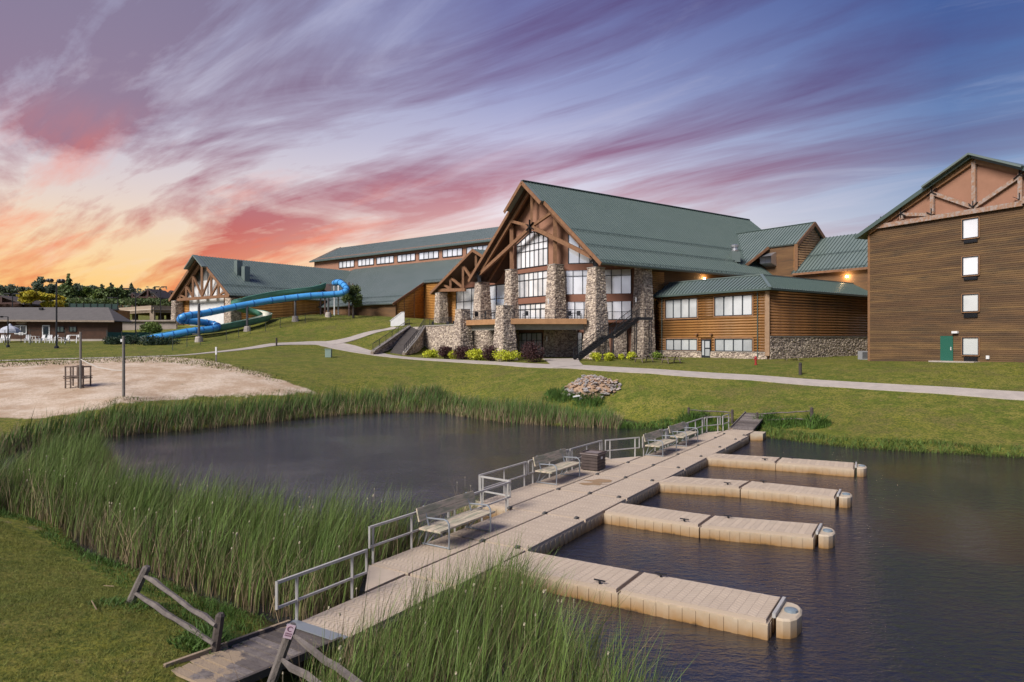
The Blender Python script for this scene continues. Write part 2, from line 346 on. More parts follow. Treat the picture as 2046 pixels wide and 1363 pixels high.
# ---------------------------------------------------------------- water
def water_mat():
    m = bpy.data.materials.new('pond_water'); m.use_nodes = True; nt = m.node_tree; N = nt.nodes; L = nt.links; b = N['Principled BSDF']
    b.inputs['Base Color'].default_value = (.013, .013, .016, 1); b.inputs['Roughness'].default_value = .03; b.inputs['IOR'].default_value = 1.95
    tc = N.new('ShaderNodeTexCoord')
    def nz(sc, st, rot, det):
        mp = N.new('ShaderNodeMapping'); mp.inputs['Scale'].default_value = st; mp.inputs['Rotation'].default_value = (0, 0, rot); L.new(tc.outputs['Object'], mp.inputs[0])
        n = N.new('ShaderNodeTexNoise'); n.inputs['Scale'].default_value = sc; n.inputs['Detail'].default_value = det; n.inputs['Roughness'].default_value = .55; n.inputs['Distortion'].default_value = .4
        L.new(mp.outputs[0], n.inputs[0]); return n.outputs[0]
    a, c, g = nz(2.3, (1, 2.3, 1), .5, 5), nz(9, (1, 1.7, 1), -.3, 3), nz(.16, (1, 1, 1), 0, 3)
    m1 = N.new('ShaderNodeMath'); m1.operation = 'MULTIPLY_ADD'; L.new(c, m1.inputs[0]); m1.inputs[1].default_value = .55; L.new(a, m1.inputs[2])
    gr = N.new('ShaderNodeMapRange'); gr.inputs['From Min'].default_value = .38; gr.inputs['From Max'].default_value = .62; gr.inputs['To Min'].default_value = .35; gr.inputs['To Max'].default_value = 1.0; L.new(g, gr.inputs[0])
    bp = N.new('ShaderNodeBump'); bp.inputs['Distance'].default_value = .06; L.new(gr.outputs[0], bp.inputs['Strength']); L.new(m1.outputs[0], bp.inputs['Height']); L.new(bp.outputs[0], b.inputs['Normal'])
    return m
w = MB(); w.add([(-70, -12, .06), (95, -12, .06), (95, 66, .06), (-70, 66, .06)], [(0, 1, 2, 3)]); w.build('pond_water', water_mat(), kind='structure')

# ---------------------------------------------------------------- paths
M_conc = mat('path_concrete', (.43, .37, .32), .85, (.36, .31, .27), 1.2, .3, 14)
def ribbon(name, centre, widths, matl, th=.05, step=1.0, kind='structure'):
    "a strip laid over the ground through the given ground points"
    P = [Vector(p) for p in centre]; pts = []; ws = []
    for i in range(len(P)-1):
        n = max(2, int((P[i+1]-P[i]).length/step))
        for k in range(n):
            t = k/n
            p0, p1, p2, p3 = P[max(i-1, 0)], P[i], P[i+1], P[min(i+2, len(P)-1)]
            q = .5*((2*p1)+(-p0+p2)*t+(2*p0-5*p1+4*p2-p3)*t*t+(-p0+3*p1-3*p2+p3)*t**3); pts.append(q); ws.append(widths[i]*(1-t)+widths[i+1]*t)
    pts.append(P[-1]); ws.append(widths[-1]); m = MB(); vs = []; n = len(pts); K = 5
    for i, p in enumerate(pts):
        t = pts[min(i+1, n-1)]-pts[max(i-1, 0)]; t.z = 0; t.normalize(); sd = Vector((-t.y, t.x, 0))
        for k in range(K):
            q = p+sd*(k/(K-1)-.5)*ws[i]; vs.append((q.x, q.y, g1(q.x, q.y)+th))
        for k in (0, K-1):
            q = p+sd*(k/(K-1)-.5)*ws[i]; vs.append((q.x, q.y, g1(q.x, q.y)-.2))
    fs = []; R = K+2
    for i in range(n-1):
        for k in range(K-1): fs.append((i*R+k, i*R+k+1, (i+1)*R+k+1, (i+1)*R+k))
        fs.append((i*R, (i+1)*R, (i+1)*R+K, i*R+K)); fs.append((i*R+K-1, i*R+K+1, (i+1)*R+K+1, (i+1)*R+K-1))
    m.add(vs, fs); return m.build(name, matl, kind=kind)
main_px = [(2300, 806, 44), (2046, 790, 47), (1870, 780.5, 50.3), (1700, 770.5, 54), (1500, 757, 59), (1300, 744.5, 64), (1140, 733, 69), (1000, 725.5, 75.6), (900, 720.5, 82), (800, 714, 89.5), (735, 706, 94.5), (690, 697, 97.5), (655, 686, 99.5), (630, 682.5, 99.5), (590, 685, 97.5), (550, 689, 95), (490, 696, 90), (430, 704, 86), (350, 711.5, 82), (200, 716, 79), (100, 718.5, 78), (0, 721.5, 76), (-200, 728, 74)]
main = []
for px, py, Y in main_px: p = atY(px, py, Y); main.append(p)
ribbon('path', main, [1.9, 1.9, 1.9, 1.9, 2.0, 2.1, 2.2, 2.1, 2.2, 2.4, 2.6, 3.6, 3.4, 2.6, 2.2, 2.0, 1.5, 1.1, .7, .7, .7, .7, .7], M_conc)
br = [atY(655, 684.5, 100), atY(700, 675, 102.5), atY(745, 666, 106), atY(792, 658, 109)]
ribbon('path', br, [2.6, 2.0, 1.9, 1.9], M_conc, th=.075)
pl = [atY(1135, 733.5, 69), atY(1128, 726, 73), atY(1120, 717.5, 80)]
ribbon('pavement', pl, [3.0, 3.2, 4.2], M_conc, th=.07)
# ================================================================ building materials and kit
def streaks(nt, N, L, base, mixc, nz, tc):
    mp = N.new('ShaderNodeMapping'); mp.inputs['Scale'].default_value = (.25, .25, 2.0); L.new(tc.outputs['Object'], mp.inputs[0])
    n = N.new('ShaderNodeTexNoise'); n.inputs['Scale'].default_value = 1.2; n.inputs['Detail'].default_value = 6; n.inputs['Roughness'].default_value = .7; L.new(mp.outputs[0], n.inputs[0])
    r = N.new('ShaderNodeMapRange'); r.inputs['From Min'].default_value = .5; r.inputs['From Max'].default_value = .72; L.new(n.outputs[0], r.inputs[0])
    return mixc(r.outputs[0], base, (.055, .035, .018, 1))
M_roof = mat('green_metal_roof', (.122, .155, .141), .42, (.148, .182, .168), .35, spec=.6)
M_rib = mat('green_roof_rib', (.066, .096, .085), .4, spec=.6)
M_roof2 = mat('grey_green_metal_roof', (.145, .178, .165), .42, (.17, .20, .19), .3, spec=.6)
M_stucco = mat('terracotta_stucco', (.33, .165, .105), .9, (.29, .145, .09), .8, .2, 30)
M_timber = mat('timber_brown', (.25, .125, .060), .75, (.18, .085, .042), 2.5, .25, 12)
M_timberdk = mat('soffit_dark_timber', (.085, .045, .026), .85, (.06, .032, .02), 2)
M_band = mat('fascia_red_brown', (.24, .105, .065), .8, (.21, .09, .055), 1.2)
M_log = mat('golden_log', (.36, .175, .050), .6, (.26, .112, .030), 1.4, .25, 10, stretch=(.5, .5, 3), extra=streaks)
M_logd = mat('shaded_log', (.26, .118, .038), .6, (.17, .072, .023), 1.4, .25, 10, stretch=(.5, .5, 3), extra=streaks)  # darker copy of the golden log, shade of the wing's side in its colour
M_logy = mat('yellow_log', (.52, .26, .065), .6, (.42, .19, .045), 1.6, .2, 10)
M_trim = mat('tan_trim_board', (.30, .155, .075), .7, (.24, .12, .055), 2)
M_plank = mat('brown_lap_siding', (.165, .085, .032), .75, (.105, .050, .020), .5, .2, 8, stretch=(.35, .35, 2.2), extra=streaks)
M_stone = mat('fieldstone', (.44, .355, .285), .85, island=.48, bump=.3, bscale=14)
M_mortar = mat('stone_mortar', (.20, .155, .12), .95)
M_dark = mat('black_steel', (.022, .022, .026), .45, metal=.3)
M_frame = mat('dark_window_frame', (.018, .022, .028), .5)
M_white = mat('white_paint', (.72, .71, .70), .6, (.64, .63, .62), 2)
M_room = mat('dark_interior', (.03, .03, .03), .9)
def glass_mat(name, tint, rough=.05, metal=.9):
    m = bpy.data.materials.new(name); m.use_nodes = True; nt = m.node_tree; b = nt.nodes['Principled BSDF']
    oi = nt.nodes.new('ShaderNodeObjectInfo'); tcn = nt.nodes.new('ShaderNodeTexCoord'); nn_ = nt.nodes.new('ShaderNodeTexNoise'); nn_.inputs['Scale'].default_value = .5; nt.links.new(tcn.outputs['Object'], nn_.inputs[0])
    ad = nt.nodes.new('ShaderNodeMath'); ad.operation = 'MULTIPLY_ADD'; ad.inputs[1].default_value = .55; nt.links.new(oi.outputs['Random'], ad.inputs[0]); nt.links.new(nn_.outputs[0], ad.inputs[2])
    rp_ = nt.nodes.new('ShaderNodeValToRGB'); rp_.color_ramp.elements[0].position = .45; rp_.color_ramp.elements[1].position = .85; rp_.color_ramp.elements[0].color = (*[t*.70 for t in tint], 1); rp_.color_ramp.elements[1].color = (*tint, 1)
    nt.links.new(ad.outputs[0], rp_.inputs[0]); nt.links.new(rp_.outputs[0], b.inputs['Base Color']); b.inputs['Metallic'].default_value = metal; b.inputs['Roughness'].default_value = rough; return m
M_glass = glass_mat('pale_pane_glass', (.95, .95, .97), .12, .42)  # near-white base colour stands in for bright sky reflected in the panes
M_glassd = glass_mat('ground_floor_glass', (.78, .82, .82), .10, .2)
M_glassg = glass_mat('wing_glass', (.74, .77, .78), .12, .42)

_PM = {}
def stones(mb, q, pitch=.28, jut=.07, seed=0):
    "irregular rounded fieldstones laid in wavering courses over the quad q = (bottom-left, bottom-right, top-right, top-left) seen from outside"
    a, b, c, d = [Vector(p) for p in q]; R = random.Random(seed); H = ((d-a).length+(c-b).length)/2; Wd = max((b-a).length, (c-d).length)
    if H < .05 or Wd < .05: return
    n = (b-a).cross(d-a).normalized(); P = lambda u, v: (a*(1-u)+b*u)*(1-v)+(d*(1-u)+c*u)*v
    pitch *= .84; y = 0.0; row = 0
    while y < H-.03:
        x = -R.uniform(0, pitch); row += 1; v0 = y; wd = ((a*(1-y/H)+d*(y/H))-(b*(1-y/H)+c*(y/H))).length
        while x < wd:
            w = pitch*R.uniform(.6, 2.0); h = pitch*R.uniform(.65, 1.45); cx_, cy_ = x+w/2, y+pitch*.5+R.uniform(-.3, .3)*pitch; x += w*.93
            vs = []; fs = []; k = jut*R.uniform(.4, 1.4); ph0 = R.uniform(0, 1)
            for ring, rr, o in ((0, .58, -.02), (1, .40, k)):
                for e in range(6):
                    t = (e+ph0*.5+.25)*math.pi/3; r_ = rr*R.uniform(.86, 1.14)
                    uu = min(1, max(0, (cx_+math.cos(t)*r_*w)/wd)); vv = min(1, max(0, (cy_+math.sin(t)*r_*h)/H)); vs.append(P(uu, vv)+n*o)
            if cx_-w*.4 > wd: break
            mb.add(vs, [(6, 7, 8, 9, 10, 11)]+[(e, (e+1) % 6, (e+1) % 6+6, e+6) for e in range(6)])
        y += pitch*.86
def stone_wall(parent, q, name='stone_facing', th=.5, pitch=.28, seed=1):
    a, b, c, d = [Vector(p) for p in q]; n = (b-a).cross(d-a).normalized()
    m = MB(); m.slab([a, b, c, d], -n*th); m.build('wall', M_mortar, parent)
    m = MB(); stones(m, q, pitch, seed=seed); m.build(name, M_stone, parent, 'stuff')
def pillar(parent, ctr, fr, w0, w1, z0, z1, d0=None, d1=None, cap=True, name='stone_pillar', seed=3, pitch=.27):
    "tapered fieldstone pillar, w along t and d along s"
    d0 = d0 or w0; d1 = d1 or w1; c = Vector((ctr[0], ctr[1], 0)); core = MB(); w0, w1, d0, d1 = w0*.79, w1*.79, d0*.79, d1*.79
    K = lambda i, j, w, d, z: c+fr.a*(i*d/2)+fr.u*(j*w/2)+Vector((0, 0, z))
    B = [K(i, j, w0, d0, z0) for i, j in ((-1, -1), (1, -1), (1, 1), (-1, 1))]; T = [K(i, j, w1, d1, z1) for i, j in ((-1, -1), (1, -1), (1, 1), (-1, 1))]
    core.add(B+T, [(3, 2, 1, 0), (4, 5, 6, 7)]+[(i, (i+1) % 4, (i+1) % 4+4, i+4) for i in range(4)])
    p = core.build(name, M_mortar, parent); m = MB()
    for i in range(4): stones(m, (B[i], B[(i+1) % 4], T[(i+1) % 4], T[i]), pitch, seed=seed*7+i)
    m.build('stone_facing', M_stone, p, 'stuff')
    if cap:
        m = MB(); m.slab([K(i, j, w1+.16, d1+.16, z1) for i, j in ((-1, -1), (1, -1), (1, 1), (-1, 1))], (0, 0, .09)); m.build('capstone', M_trimst, p)
    return p
M_trimst = mat('capstone_grey', (.34, .30, .26), .85, (.28, .25, .22), 3)

class Wall:
    "a vertical wall: origin o, horizontal direction h (left to right seen from outside), outward normal n"
    def __init__(w, o, h, n): w.o = Vector(o); w.h = Vector(h).normalized(); w.n = Vector(n).normalized()
    def p(w, x, z, out=0.): q = w.o+w.h*x+w.n*out; return Vector((q.x, q.y, z))
    def hit(w, px, py, out=0.):
        r = ray(px, py); k = ((w.o+w.n*out)-EYE).dot(w.n)/r.dot(w.n); q = EYE+r*k; return (q-w.o).dot(w.h), q.z
def plainwall(parent, W, pts, matl, th=.3, name='wall', out=0.):
    m = MB(); m.slab([W.p(x, z, out) for x, z in pts], -W.n*th); return m.build(name, matl, parent)
def window(parent, W, x0, x1, z0, z1, cols=4, rows=(1,), glass=None, frame=None, fw=.09, mw=.06, depth=.12, out=.02, trim=None, tw=.14, top=None, name='window', colw=None, rowz=None):
    """a window standing proud of the wall: trim boards, frame with its mullions, and one pane per light.
    top(x) gives the sloping head of a peaked window"""
    glass = glass or M_glass; frame = frame or M_frame; top = top or (lambda x: z1)
    xs = [x0+(x1-x0)*k/cols for k in range(cols+1)] if colw is None else colw
    if rowz is None:
        s = sum(rows); zs = [z0]
        for r in rows: zs.append(zs[-1]+(z1-z0)*r/s)
    else: zs = rowz
    m = MB(); o2 = out+depth
    for i, x in enumerate(xs):
        w = fw if i in (0, len(xs)-1) else mw; t = top(min(max(x, x0+.01), x1-.01)); m.beam(W.p(x, z0, out+depth/2), W.p(x, t, out+depth/2), depth, w, up=W.h)
    for j, z in enumerate(zs[:-1]):
        w = fw if j == 0 else mw
        xa, xb = x0, x1
        if top(x0+.01) < z: # horizontal bar clipped by the sloping head
            ok = [x0+(x1-x0)*k/80 for k in range(81) if top(x0+(x1-x0)*k/80) >= z]
            if not ok: continue
            xa, xb = ok[0], ok[-1]
        m.beam(W.p(xa, z, out+depth/2+.003), W.p(xb, z, out+depth/2+.003), depth, w, up=W.n.cross(Vector((0, 0, 1))).cross(W.h) if False else (0, 0, 1))
    for i in range(len(xs)-1): m.beam(W.p(xs[i], top(xs[i]+.001), out+depth/2-.003), W.p(xs[i+1], top(xs[i+1]-.001), out+depth/2-.003), depth, fw, up=(0, 0, 1))
    fr = m.build(name, frame, parent)
    g = .5*mw+.005
    for i in range(len(xs)-1):
        for j in range(len(zs)-1):
            xa, xb, za, zb = xs[i]+mw*.3, xs[i+1]-mw*.3, zs[j]+mw*.3, zs[j+1]-mw*.3
            ta, tb = min(zb, top(xa)), min(zb, top(xb))
            if max(ta, tb) <= za+.02: continue
            jt = random.Random(int(xa*97+za*31)); tl = jt.uniform(-.006, .006); t2 = jt.uniform(-.004, .004)
            P = [W.p(xa, za, out+.03+tl), W.p(xb, za, out+.03-tl), W.p(xb, max(tb, za), out+.03-tl+t2), W.p(xa, max(ta, za), out+.03+tl+t2)]
            q = MB()
            mid = (xa+xb)/2
            if top(mid) > max(top(xa), top(xb))+.02 and zb > max(ta, tb): P.insert(3, W.p(mid, min(zb, top(mid)), out+.03))
            q.slab(P, -W.n*.02); q.build('pane', glass, fr)
    if trim:
        q = MB(); T = top
        q.beam(W.p(x0-tw/2-fw/2, z0-tw, out+.06), W.p(x0-tw/2-fw/2, T(x0+.01)+tw, out+.06), .10, tw, up=W.h); q.beam(W.p(x1+tw/2+fw/2, z0-tw, out+.06), W.p(x1+tw/2+fw/2, T(x1-.01)+tw, out+.06), .10, tw, up=W.h)
        q.beam(W.p(x0-fw/2, z0-tw/2-fw/2, out+.06), W.p(x1+fw/2, z0-tw/2-fw/2, out+.06), .10, tw)
        if T(x0+.01) == T((x0+x1)/2): q.beam(W.p(x0-fw/2, z1+tw/2+fw/2, out+.06), W.p(x1+fw/2, z1+tw/2+fw/2, out+.06), .10, tw)
        q.build('trim', trim, fr)
    return fr
def wpx(parent, W, pa, pb, **k):
    "window given by the photo pixels of its top-left and bottom-right corners"
    xa, za = W.hit(*pa); xb, zb = W.hit(*pb); x0, x1 = sorted((xa, xb)); z0, z1 = sorted((za, zb)); return window(parent, W, x0, x1, z0, z1, **k)
_LOGM = {}
def logs(parent, W, x0, x1, z0, z1, pitch=.27, matl=None, r=None, clip=None, back=True, holes=(), name='log'):
    "half-round wall logs, each one an object; clip(z) -> (xa, xb); holes = (xa, xb, za, zb) openings"
    matl = matl or M_log; n = max(1, round((z1-z0)/pitch)); ph = (z1-z0)/n; r = r or ph*.47
    for i in range(n):
        zc = z0+(i+.5)*ph; xa, xb = (x0, x1) if clip is None else clip(zc)
        segs = [(xa, xb)]
        for ha, hb, za, zb in holes:
            if za < zc < zb:
                ns = []
                for a, b in segs:
                    if ha > a and hb < b: ns += [(a, ha), (hb, b)]
                    elif ha <= a < hb < b: ns.append((hb, b))
                    elif a < ha < b <= hb: ns.append((a, ha))
                    elif hb <= a or ha >= b: ns.append((a, b))
                segs = ns
        for a, b in segs:
            if b-a < .08: continue
            key = (round(b-a, 2), round(ph, 3), round(W.n.x, 3), round(W.n.y, 3), matl.name, round(r, 3))
            if key not in _LOGM:
                K = 6; vs = []; fs = []; ll = b-a
                for e in (0, ll):
                    for k in range(K+1):
                        t = math.pi*k/K; q = W.h*e+W.n*(r*math.sin(t)); vs.append((q.x, q.y, ph*.5*math.cos(t)))
                fs = [(k, k+K+1, k+K+2, k+1) for k in range(K)]+[tuple(range(K+1)), tuple(range(2*K+1, K, -1))]
                me = bpy.data.meshes.new('log'); me.from_pydata(vs, [], fs); me.materials.append(matl)
                for p in me.polygons[:K]: p.use_smooth = True
                _LOGM[key] = me
            o = bpy.data.objects.new(name, _LOGM[key]); COL.objects.link(o); o.parent = parent
            o.location = FR[parent.name].inverted() @ W.p(a, zc, 0)
def roof_plane(parent, P, eave, ridge, th=.18, matl=None, rib=None, space=.5, name='roof', ribh=.075, guards=(), clip=None, ribw=.05):
    """P: corner points of the roof plane; eave, ridge: two pairs of points between which the standing seams run"""
    matl = matl or M_roof; rib = rib or M_rib; P = [Vector(p) for p in P]
    n = (P[1]-P[0]).cross(P[2]-P[0]).normalized()
    if n.z < 0: n = -n
    m = MB(); m.slab(P, -n*th); ro = m.build(name, matl, parent)
    e0, e1, r0, r1 = [Vector(p) for p in (*eave, *ridge)]; L = (e1-e0).length; k = max(1, int(L/space)); m = MB()
    for i in range(k+1):
        t = i/k; a, b = e0.lerp(e1, t), r0.lerp(r1, t)
        if clip:
            c = clip(a, b)
            if c is None: continue
            a, b = c
        m.beam(a+n*ribh/2, b+n*ribh/2, ribw, ribh, up=n)
    m.build('standing_seams', rib, ro, 'stuff')
    for g in guards:
        m = MB(); a, b = e0.lerp(r0, g), e1.lerp(r1, g)
        if clip: 
            pass
        for hh in (.14, .24): m.beam(a+n*hh, b+n*hh, .03, .03, up=n)
        kk = int((b-a).length/1.0)
        for i in range(kk+1): q = a.lerp(b, i/max(1, kk)); m.beam(q, q+n*.26, .04, .04, up=(1, .3, .2))
        m.build('snow_guard', M_rib, ro)
    return ro, n
def gutter(parent, a, b, w=.14, h=.14, matl=None, name='gutter'):
    m = MB(); m.beam(a, b, w, h); return m.build(name, matl or M_rib, parent)
def railing(parent, a, b, h=1.05, matl=None, posts=None, mesh=True, name='railing', pr=.025, n_bal=None):
    a, b = Vector(a), Vector(b); L = (b-a).length; Z = Vector((0, 0, 1)); m = MB(); matl = matl or M_dark
    m.beam(a+Z*h, b+Z*h, .06, .05); m.beam(a+Z*.1, b+Z*.1, .04, .04); k = posts or max(1, round(L/1.9))
    for i in range(k+1): q = a.lerp(b, i/k); m.beam(q, q+Z*h, .06, .06)
    nb = n_bal if n_bal is not None else int(L/.16)
    for i in range(1, nb): q = a.lerp(b, i/nb); m.beam(q+Z*.1, q+Z*h, .014, .014)
    return m.build(name, matl, parent)
# ================================================================ the lodge
Z0 = 4.4; EZ, RZ, HS = 15.52, 27.4, 14.15; RL = 48.2; SLOPE = (RZ-EZ)/HS; TW = 2*HS
DKZ = 9.1
lodge = thing('lodge', 'big lodge with steep green metal roof, tall glazed timber gable and fieldstone pillars', 'lodge', B1.p(8, HS, Z0))
p1 = B1.p
A_, U_ = B1.a, B1.u
def roofz(t): return EZ+SLOPE*min(t, TW-t)
# roof: two slopes, with the peak pushed forward like a prow
sj = -.75; tj = 10.4
P = [p1(0, 0, EZ), p1(RL, 0, EZ), p1(RL, HS, RZ), p1(sj, HS, RZ), p1(sj, tj, roofz(tj)), p1(0, tj, roofz(tj))]
ro, rn = roof_plane(lodge, P, (p1(0, 0, EZ), p1(RL, 0, EZ)), (p1(0, HS, RZ), p1(RL, HS, RZ)), th=.32, guards=(.015, .19, .37), space=.48, ribh=.09, ribw=.06)
P = [p1(0, TW, EZ), p1(RL, TW, EZ), p1(RL, HS, RZ), p1(sj, HS, RZ), p1(sj, TW-tj, roofz(tj)), p1(0, TW-tj, roofz(tj))]
roof_plane(lodge, P, (p1(0, TW, EZ), p1(RL, TW, EZ)), (p1(0, HS, RZ), p1(RL, HS, RZ)), th=.32, space=.48)
m = MB(); m.beam(p1(sj, HS, RZ+.06), p1(RL, HS, RZ+.06), .5, .10); m.build('ridge_cap', M_rib, lodge)
gutter(lodge, p1(0, -.07, EZ-.08), p1(RL, -.07, EZ-.08))
# rake boards and soffit
D = Vector((0, 0, -1))
for t0, t1, s0 in ((0, tj, -.04), (TW, TW-tj, -.04), (tj-.2, HS, sj-.04), (TW-tj+.2, HS, sj-.04)):
    m = MB(); m.beam(p1(s0, t0, roofz(t0)-.22), p1(s0, t1, roofz(t1)-.22), .10, .46, up=(0, 0, 1)); m.build('rake_board', M_timber, lodge)
for sg in (0, 1):
    f = (lambda t: t) if sg == 0 else (lambda t: TW-t)
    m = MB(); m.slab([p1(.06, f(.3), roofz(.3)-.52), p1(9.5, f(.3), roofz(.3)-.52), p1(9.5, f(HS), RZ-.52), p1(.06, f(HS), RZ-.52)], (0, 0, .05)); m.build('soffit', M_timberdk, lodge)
    for k, sx in enumerate((3.0, 5.6, 8.2)):
        m = MB(); m.beam(p1(sx, f(.6), roofz(.6)-.72), p1(sx, f(HS), RZ-.75), .28, .36); m.build('rafter', M_timber, lodge)
# the gable truss, in the plane s = .7, read off the photograph
sT = .7
def tp(px, py, s=sT): t, z = B1.S(px, py, s); return p1(s, t, z)
def tb(a, b, w=.42, h=.45, s=sT, name='truss_beam', matl=None): m = MB(); m.beam(tp(*a, s), tp(*b, s), w, h, up=(0, 0, 1)); return m.build(name, matl or M_timber, lodge)
def tb3(a, b, w, h, name='truss_beam', matl=None): m = MB(); m.beam(a, b, w, h); return m.build(name, matl or M_timber, lodge)
nd = B1.S(1062, 453, sT)                        # central node
pL, pR = (958, 549), (1190, 517)
Lf, Rf = B1.S(*pL, sT), B1.S(*pR, sT)
q1 = lambda t, z, s=sT: p1(s, t, z)
tb3(q1(*Lf), q1(*nd), .36, .48); tb3(q1(*Rf), q1(*nd), .36, .48)
tb3(q1(TW-1.4, roofz(1.4)-.95), q1(HS, RZ-.95), .34, .42); tb3(q1(1.4, roofz(1.4)-.95), q1(HS, RZ-.95), .34, .42)
tb3(q1(nd[0], nd[1]), q1(nd[0], roofz(nd[0])-.9), .30, .30)
kl = B1.S(1022, 441, sT); kr = B1.S(1104, 424, sT)
tb3(q1(*nd, sT+.01), q1(kl[0], min(kl[1], roofz(kl[0])-.9), sT+.01), .34, .36); tb3(q1(*nd, sT+.01), q1(kr[0], min(kr[1], roofz(kr[0])-.8), sT+.01), .34, .36)
# the two posts standing on the inner pillars
pl_ = B1.S(1022, 540, sT+.5); pr_ = B1.S(1109, 530, sT+.5)
tb3(p1(sT+.5, pl_[0], pl_[1]), p1(sT+.5, pl_[0], roofz(pl_[0])-.7), .5, .5, 'post'); tb3(p1(sT+.5, pr_[0], pr_[1]), p1(sT+.5, pr_[0], roofz(pr_[0])-.7), .5, .5, 'post')
for (t, z), sz in ((nd, 1.1), (Lf, .9), (Rf, .9)):
    m = MB()
    for k in range(3): m.beam(q1(t, z, sT-.24)+(U_*math.cos(k*1.05+.5)+Vector((0, 0, math.sin(k*1.05+.5))))*sz*.8, q1(t, z, sT-.24)-(U_*math.cos(k*1.05+.5)+Vector((0, 0, math.sin(k*1.05+.5))))*sz*.8, .04, .42, up=A_)
    m.build('steel_plate', M_dark, lodge)
for (t, z) in (Lf, Rf): m = MB(); m.beam(q1(t, z-1.1), q1(t, z-.1), .5, .5); m.build('steel_bracket', M_dark, lodge)

# central glazed bay between the inner pillars
SB = 1.9
Wc = Wall(p1(SB, TW, 0), -U_, -A_); cx = lambda t: TW-t     # x grows to the right seen from outside
tl, tr = B1.S(1019, 600, SB)[0], B1.S(1108, 600, SB)[0]
xl, xr = cx(tl), cx(tr); zt = lambda x: roofz(TW-x)-.6
xm = cx(nd[0])
plainwall(lodge, Wc, [(xl, Z0), (xr, Z0), (xr, zt(xr)), (TW-HS, zt(TW-HS)), (xl, zt(xl))], M_stucco, .35)
# gable window, middle window, deck window, ground window
def hx(px, py): return Wc.hit(px, py)
gl, gb = hx(1034, 538); gr_, _ = hx(1095.5, 529); gpx, gpz = hx(1064.5, 461.5); _, gLz = hx(1034, 489); _, gRz = hx(1095.5, 475)
gtop = lambda x: (gLz+(gpz-gLz)*(x-gl)/(gpx-gl)) if x < gpx else (gRz+(gpz-gRz)*(gr_-x)/(gr_-gpx))
zA = hx(1034, 506)[1]; zB = hx(1034, 493)[1]
window(lodge, Wc, gl, gr_, gb, gpz, cols=7, top=gtop, rowz=[gb, zA, zB, gpz+.01], fw=.11, mw=.075)
mm = MB()
x1_, za1 = hx(1030, 550); x2_, zb1 = hx(1091.5, 545); 
ml, mt_ = hx(1031, 549); mr, _ = hx(1092, 540); mb_ = hx(1031, 596)[1]
window(lodge, Wc, ml, mr+.3, mb_, mt_, cols=7, rows=(2.4, 1), fw=.11, mw=.075)
dl, dt_ = hx(1031, 610); dr, _ = hx(1090, 606)
window(lodge, Wc, dl, dr+.2, DKZ+.1, dt_, cols=6, rows=(2.3, 1), fw=.11, mw=.075)
gl2, gt2 = hx(1034, 666); gr2, _ = hx(1082, 665)
window(lodge, Wc, gl2, gr2+.2, Z0+.25, gt2, cols=5, rows=(2, 1), glass=M_glassd, fw=.11, mw=.075)
for za, zb in ((mt_+.05, gb-.15), (dt_+.1, mb_-.1)):
    m = MB(); m.slab([Wc.p(xl, za, .16), Wc.p(xr, za, .16), Wc.p(xr, zb, .16), Wc.p(xl, zb, .16)], -Wc.n*.12); m.build('band', M_band, lodge)
# splayed side walls: right (seen square on) and left (its mirror image)
PR0 = p1(SB, tr, 0); PR1 = B1.p(9.5, 2.1, 0)
Wr = Wall(PR0, PR1-PR0, Vector(((PR1-PR0).y, -(PR1-PR0).x, 0))); lr = (PR1-PR0).length
def zr(x): q = Wr.p(x, 0); return roofz((q-B1.o).dot(U_))-.6
plainwall(lodge, Wr, [(0, Z0), (lr, Z0), (lr, zr(lr)), (0, zr(0))], M_stucco, .35)
PL0 = p1(SB, tl, 0); PL1 = B1.p(9.5, TW-2.1, 0)
Wl = Wall(PL1, PL0-PL1, -Vector(((PL1-PL0).y, -(PL1-PL0).x, 0))); ll = (PL1-PL0).length
if Wl.n.dot(-A_) < 0: Wl.n = -Wl.n
def zl(x): q = Wl.p(x, 0); return roofz((q-B1.o).dot(U_))-.6
plainwall(lodge, Wl, [(0, Z0), (ll, Z0), (ll, zl(ll)), (0, zl(0))], M_stucco, .35)
hr = Wr.hit
def rwin(pa, pb, **k): xa, za = hr(*pa); xb, zb = hr(*pb); return window(lodge, Wr, xa, min(xb, lr-.1), zb, za, **k)
x0, zz1 = hr(1126, 538.5); xe, zz0 = hr(1261, 587)
window(lodge, Wr, x0, min(xe, lr-.15), zz0, zz1, cols=7, rows=(2.6, 1), fw=.10, mw=.075)
x0, z1_ = hr(1130, 602); window(lodge, Wr, x0, min(xe, lr-.15), DKZ+.12, z1_, cols=7, rows=(1,), fw=.10, mw=.085)
x0, z1_ = hr(1136, 664); x1b, _ = hr(1163, 664); window(lodge, Wr, x0, x1b, Z0+.25, z1_, cols=2, rows=(2, 1), glass=M_glassd, fw=.10, mw=.075)
x0, z1_ = hr(1226, 665); x1b, _ = hr(1253, 665); window(lodge, Wr, x0, x1b, Z0+.15, z1_, cols=2, rows=(3, 1), glass=M_glassd, fw=.10, mw=.075)
# upper triangular window, head parallel to the rafter
x0, zb_ = hr(1136, 527); x1b, _ = hr(1200, 527); _, zt_ = hr(1136, 488)
tp_ = lambda x: min(zt_+1.2, zr(x)-.45) 
window(lodge, Wr, x0, x1b, zb_, tp_(x0), cols=3, top=tp_, rowz=[zb_, zt_+3], fw=.10, mw=.075)
for pa, pb in (((1110, 529), (1290, 537.5)), ((1110, 589), (1290, 601.5)), ((1110, 650), (1290, 664))):
    za = hr(*pa)[1]; zb = hr(*pb)[1]; m = MB(); m.slab([Wr.p(.2, zb, .17), Wr.p(lr, zb, .17), Wr.p(lr, za, .17), Wr.p(.2, za, .17)], -Wr.n*.12); m.build('band', M_band, lodge)
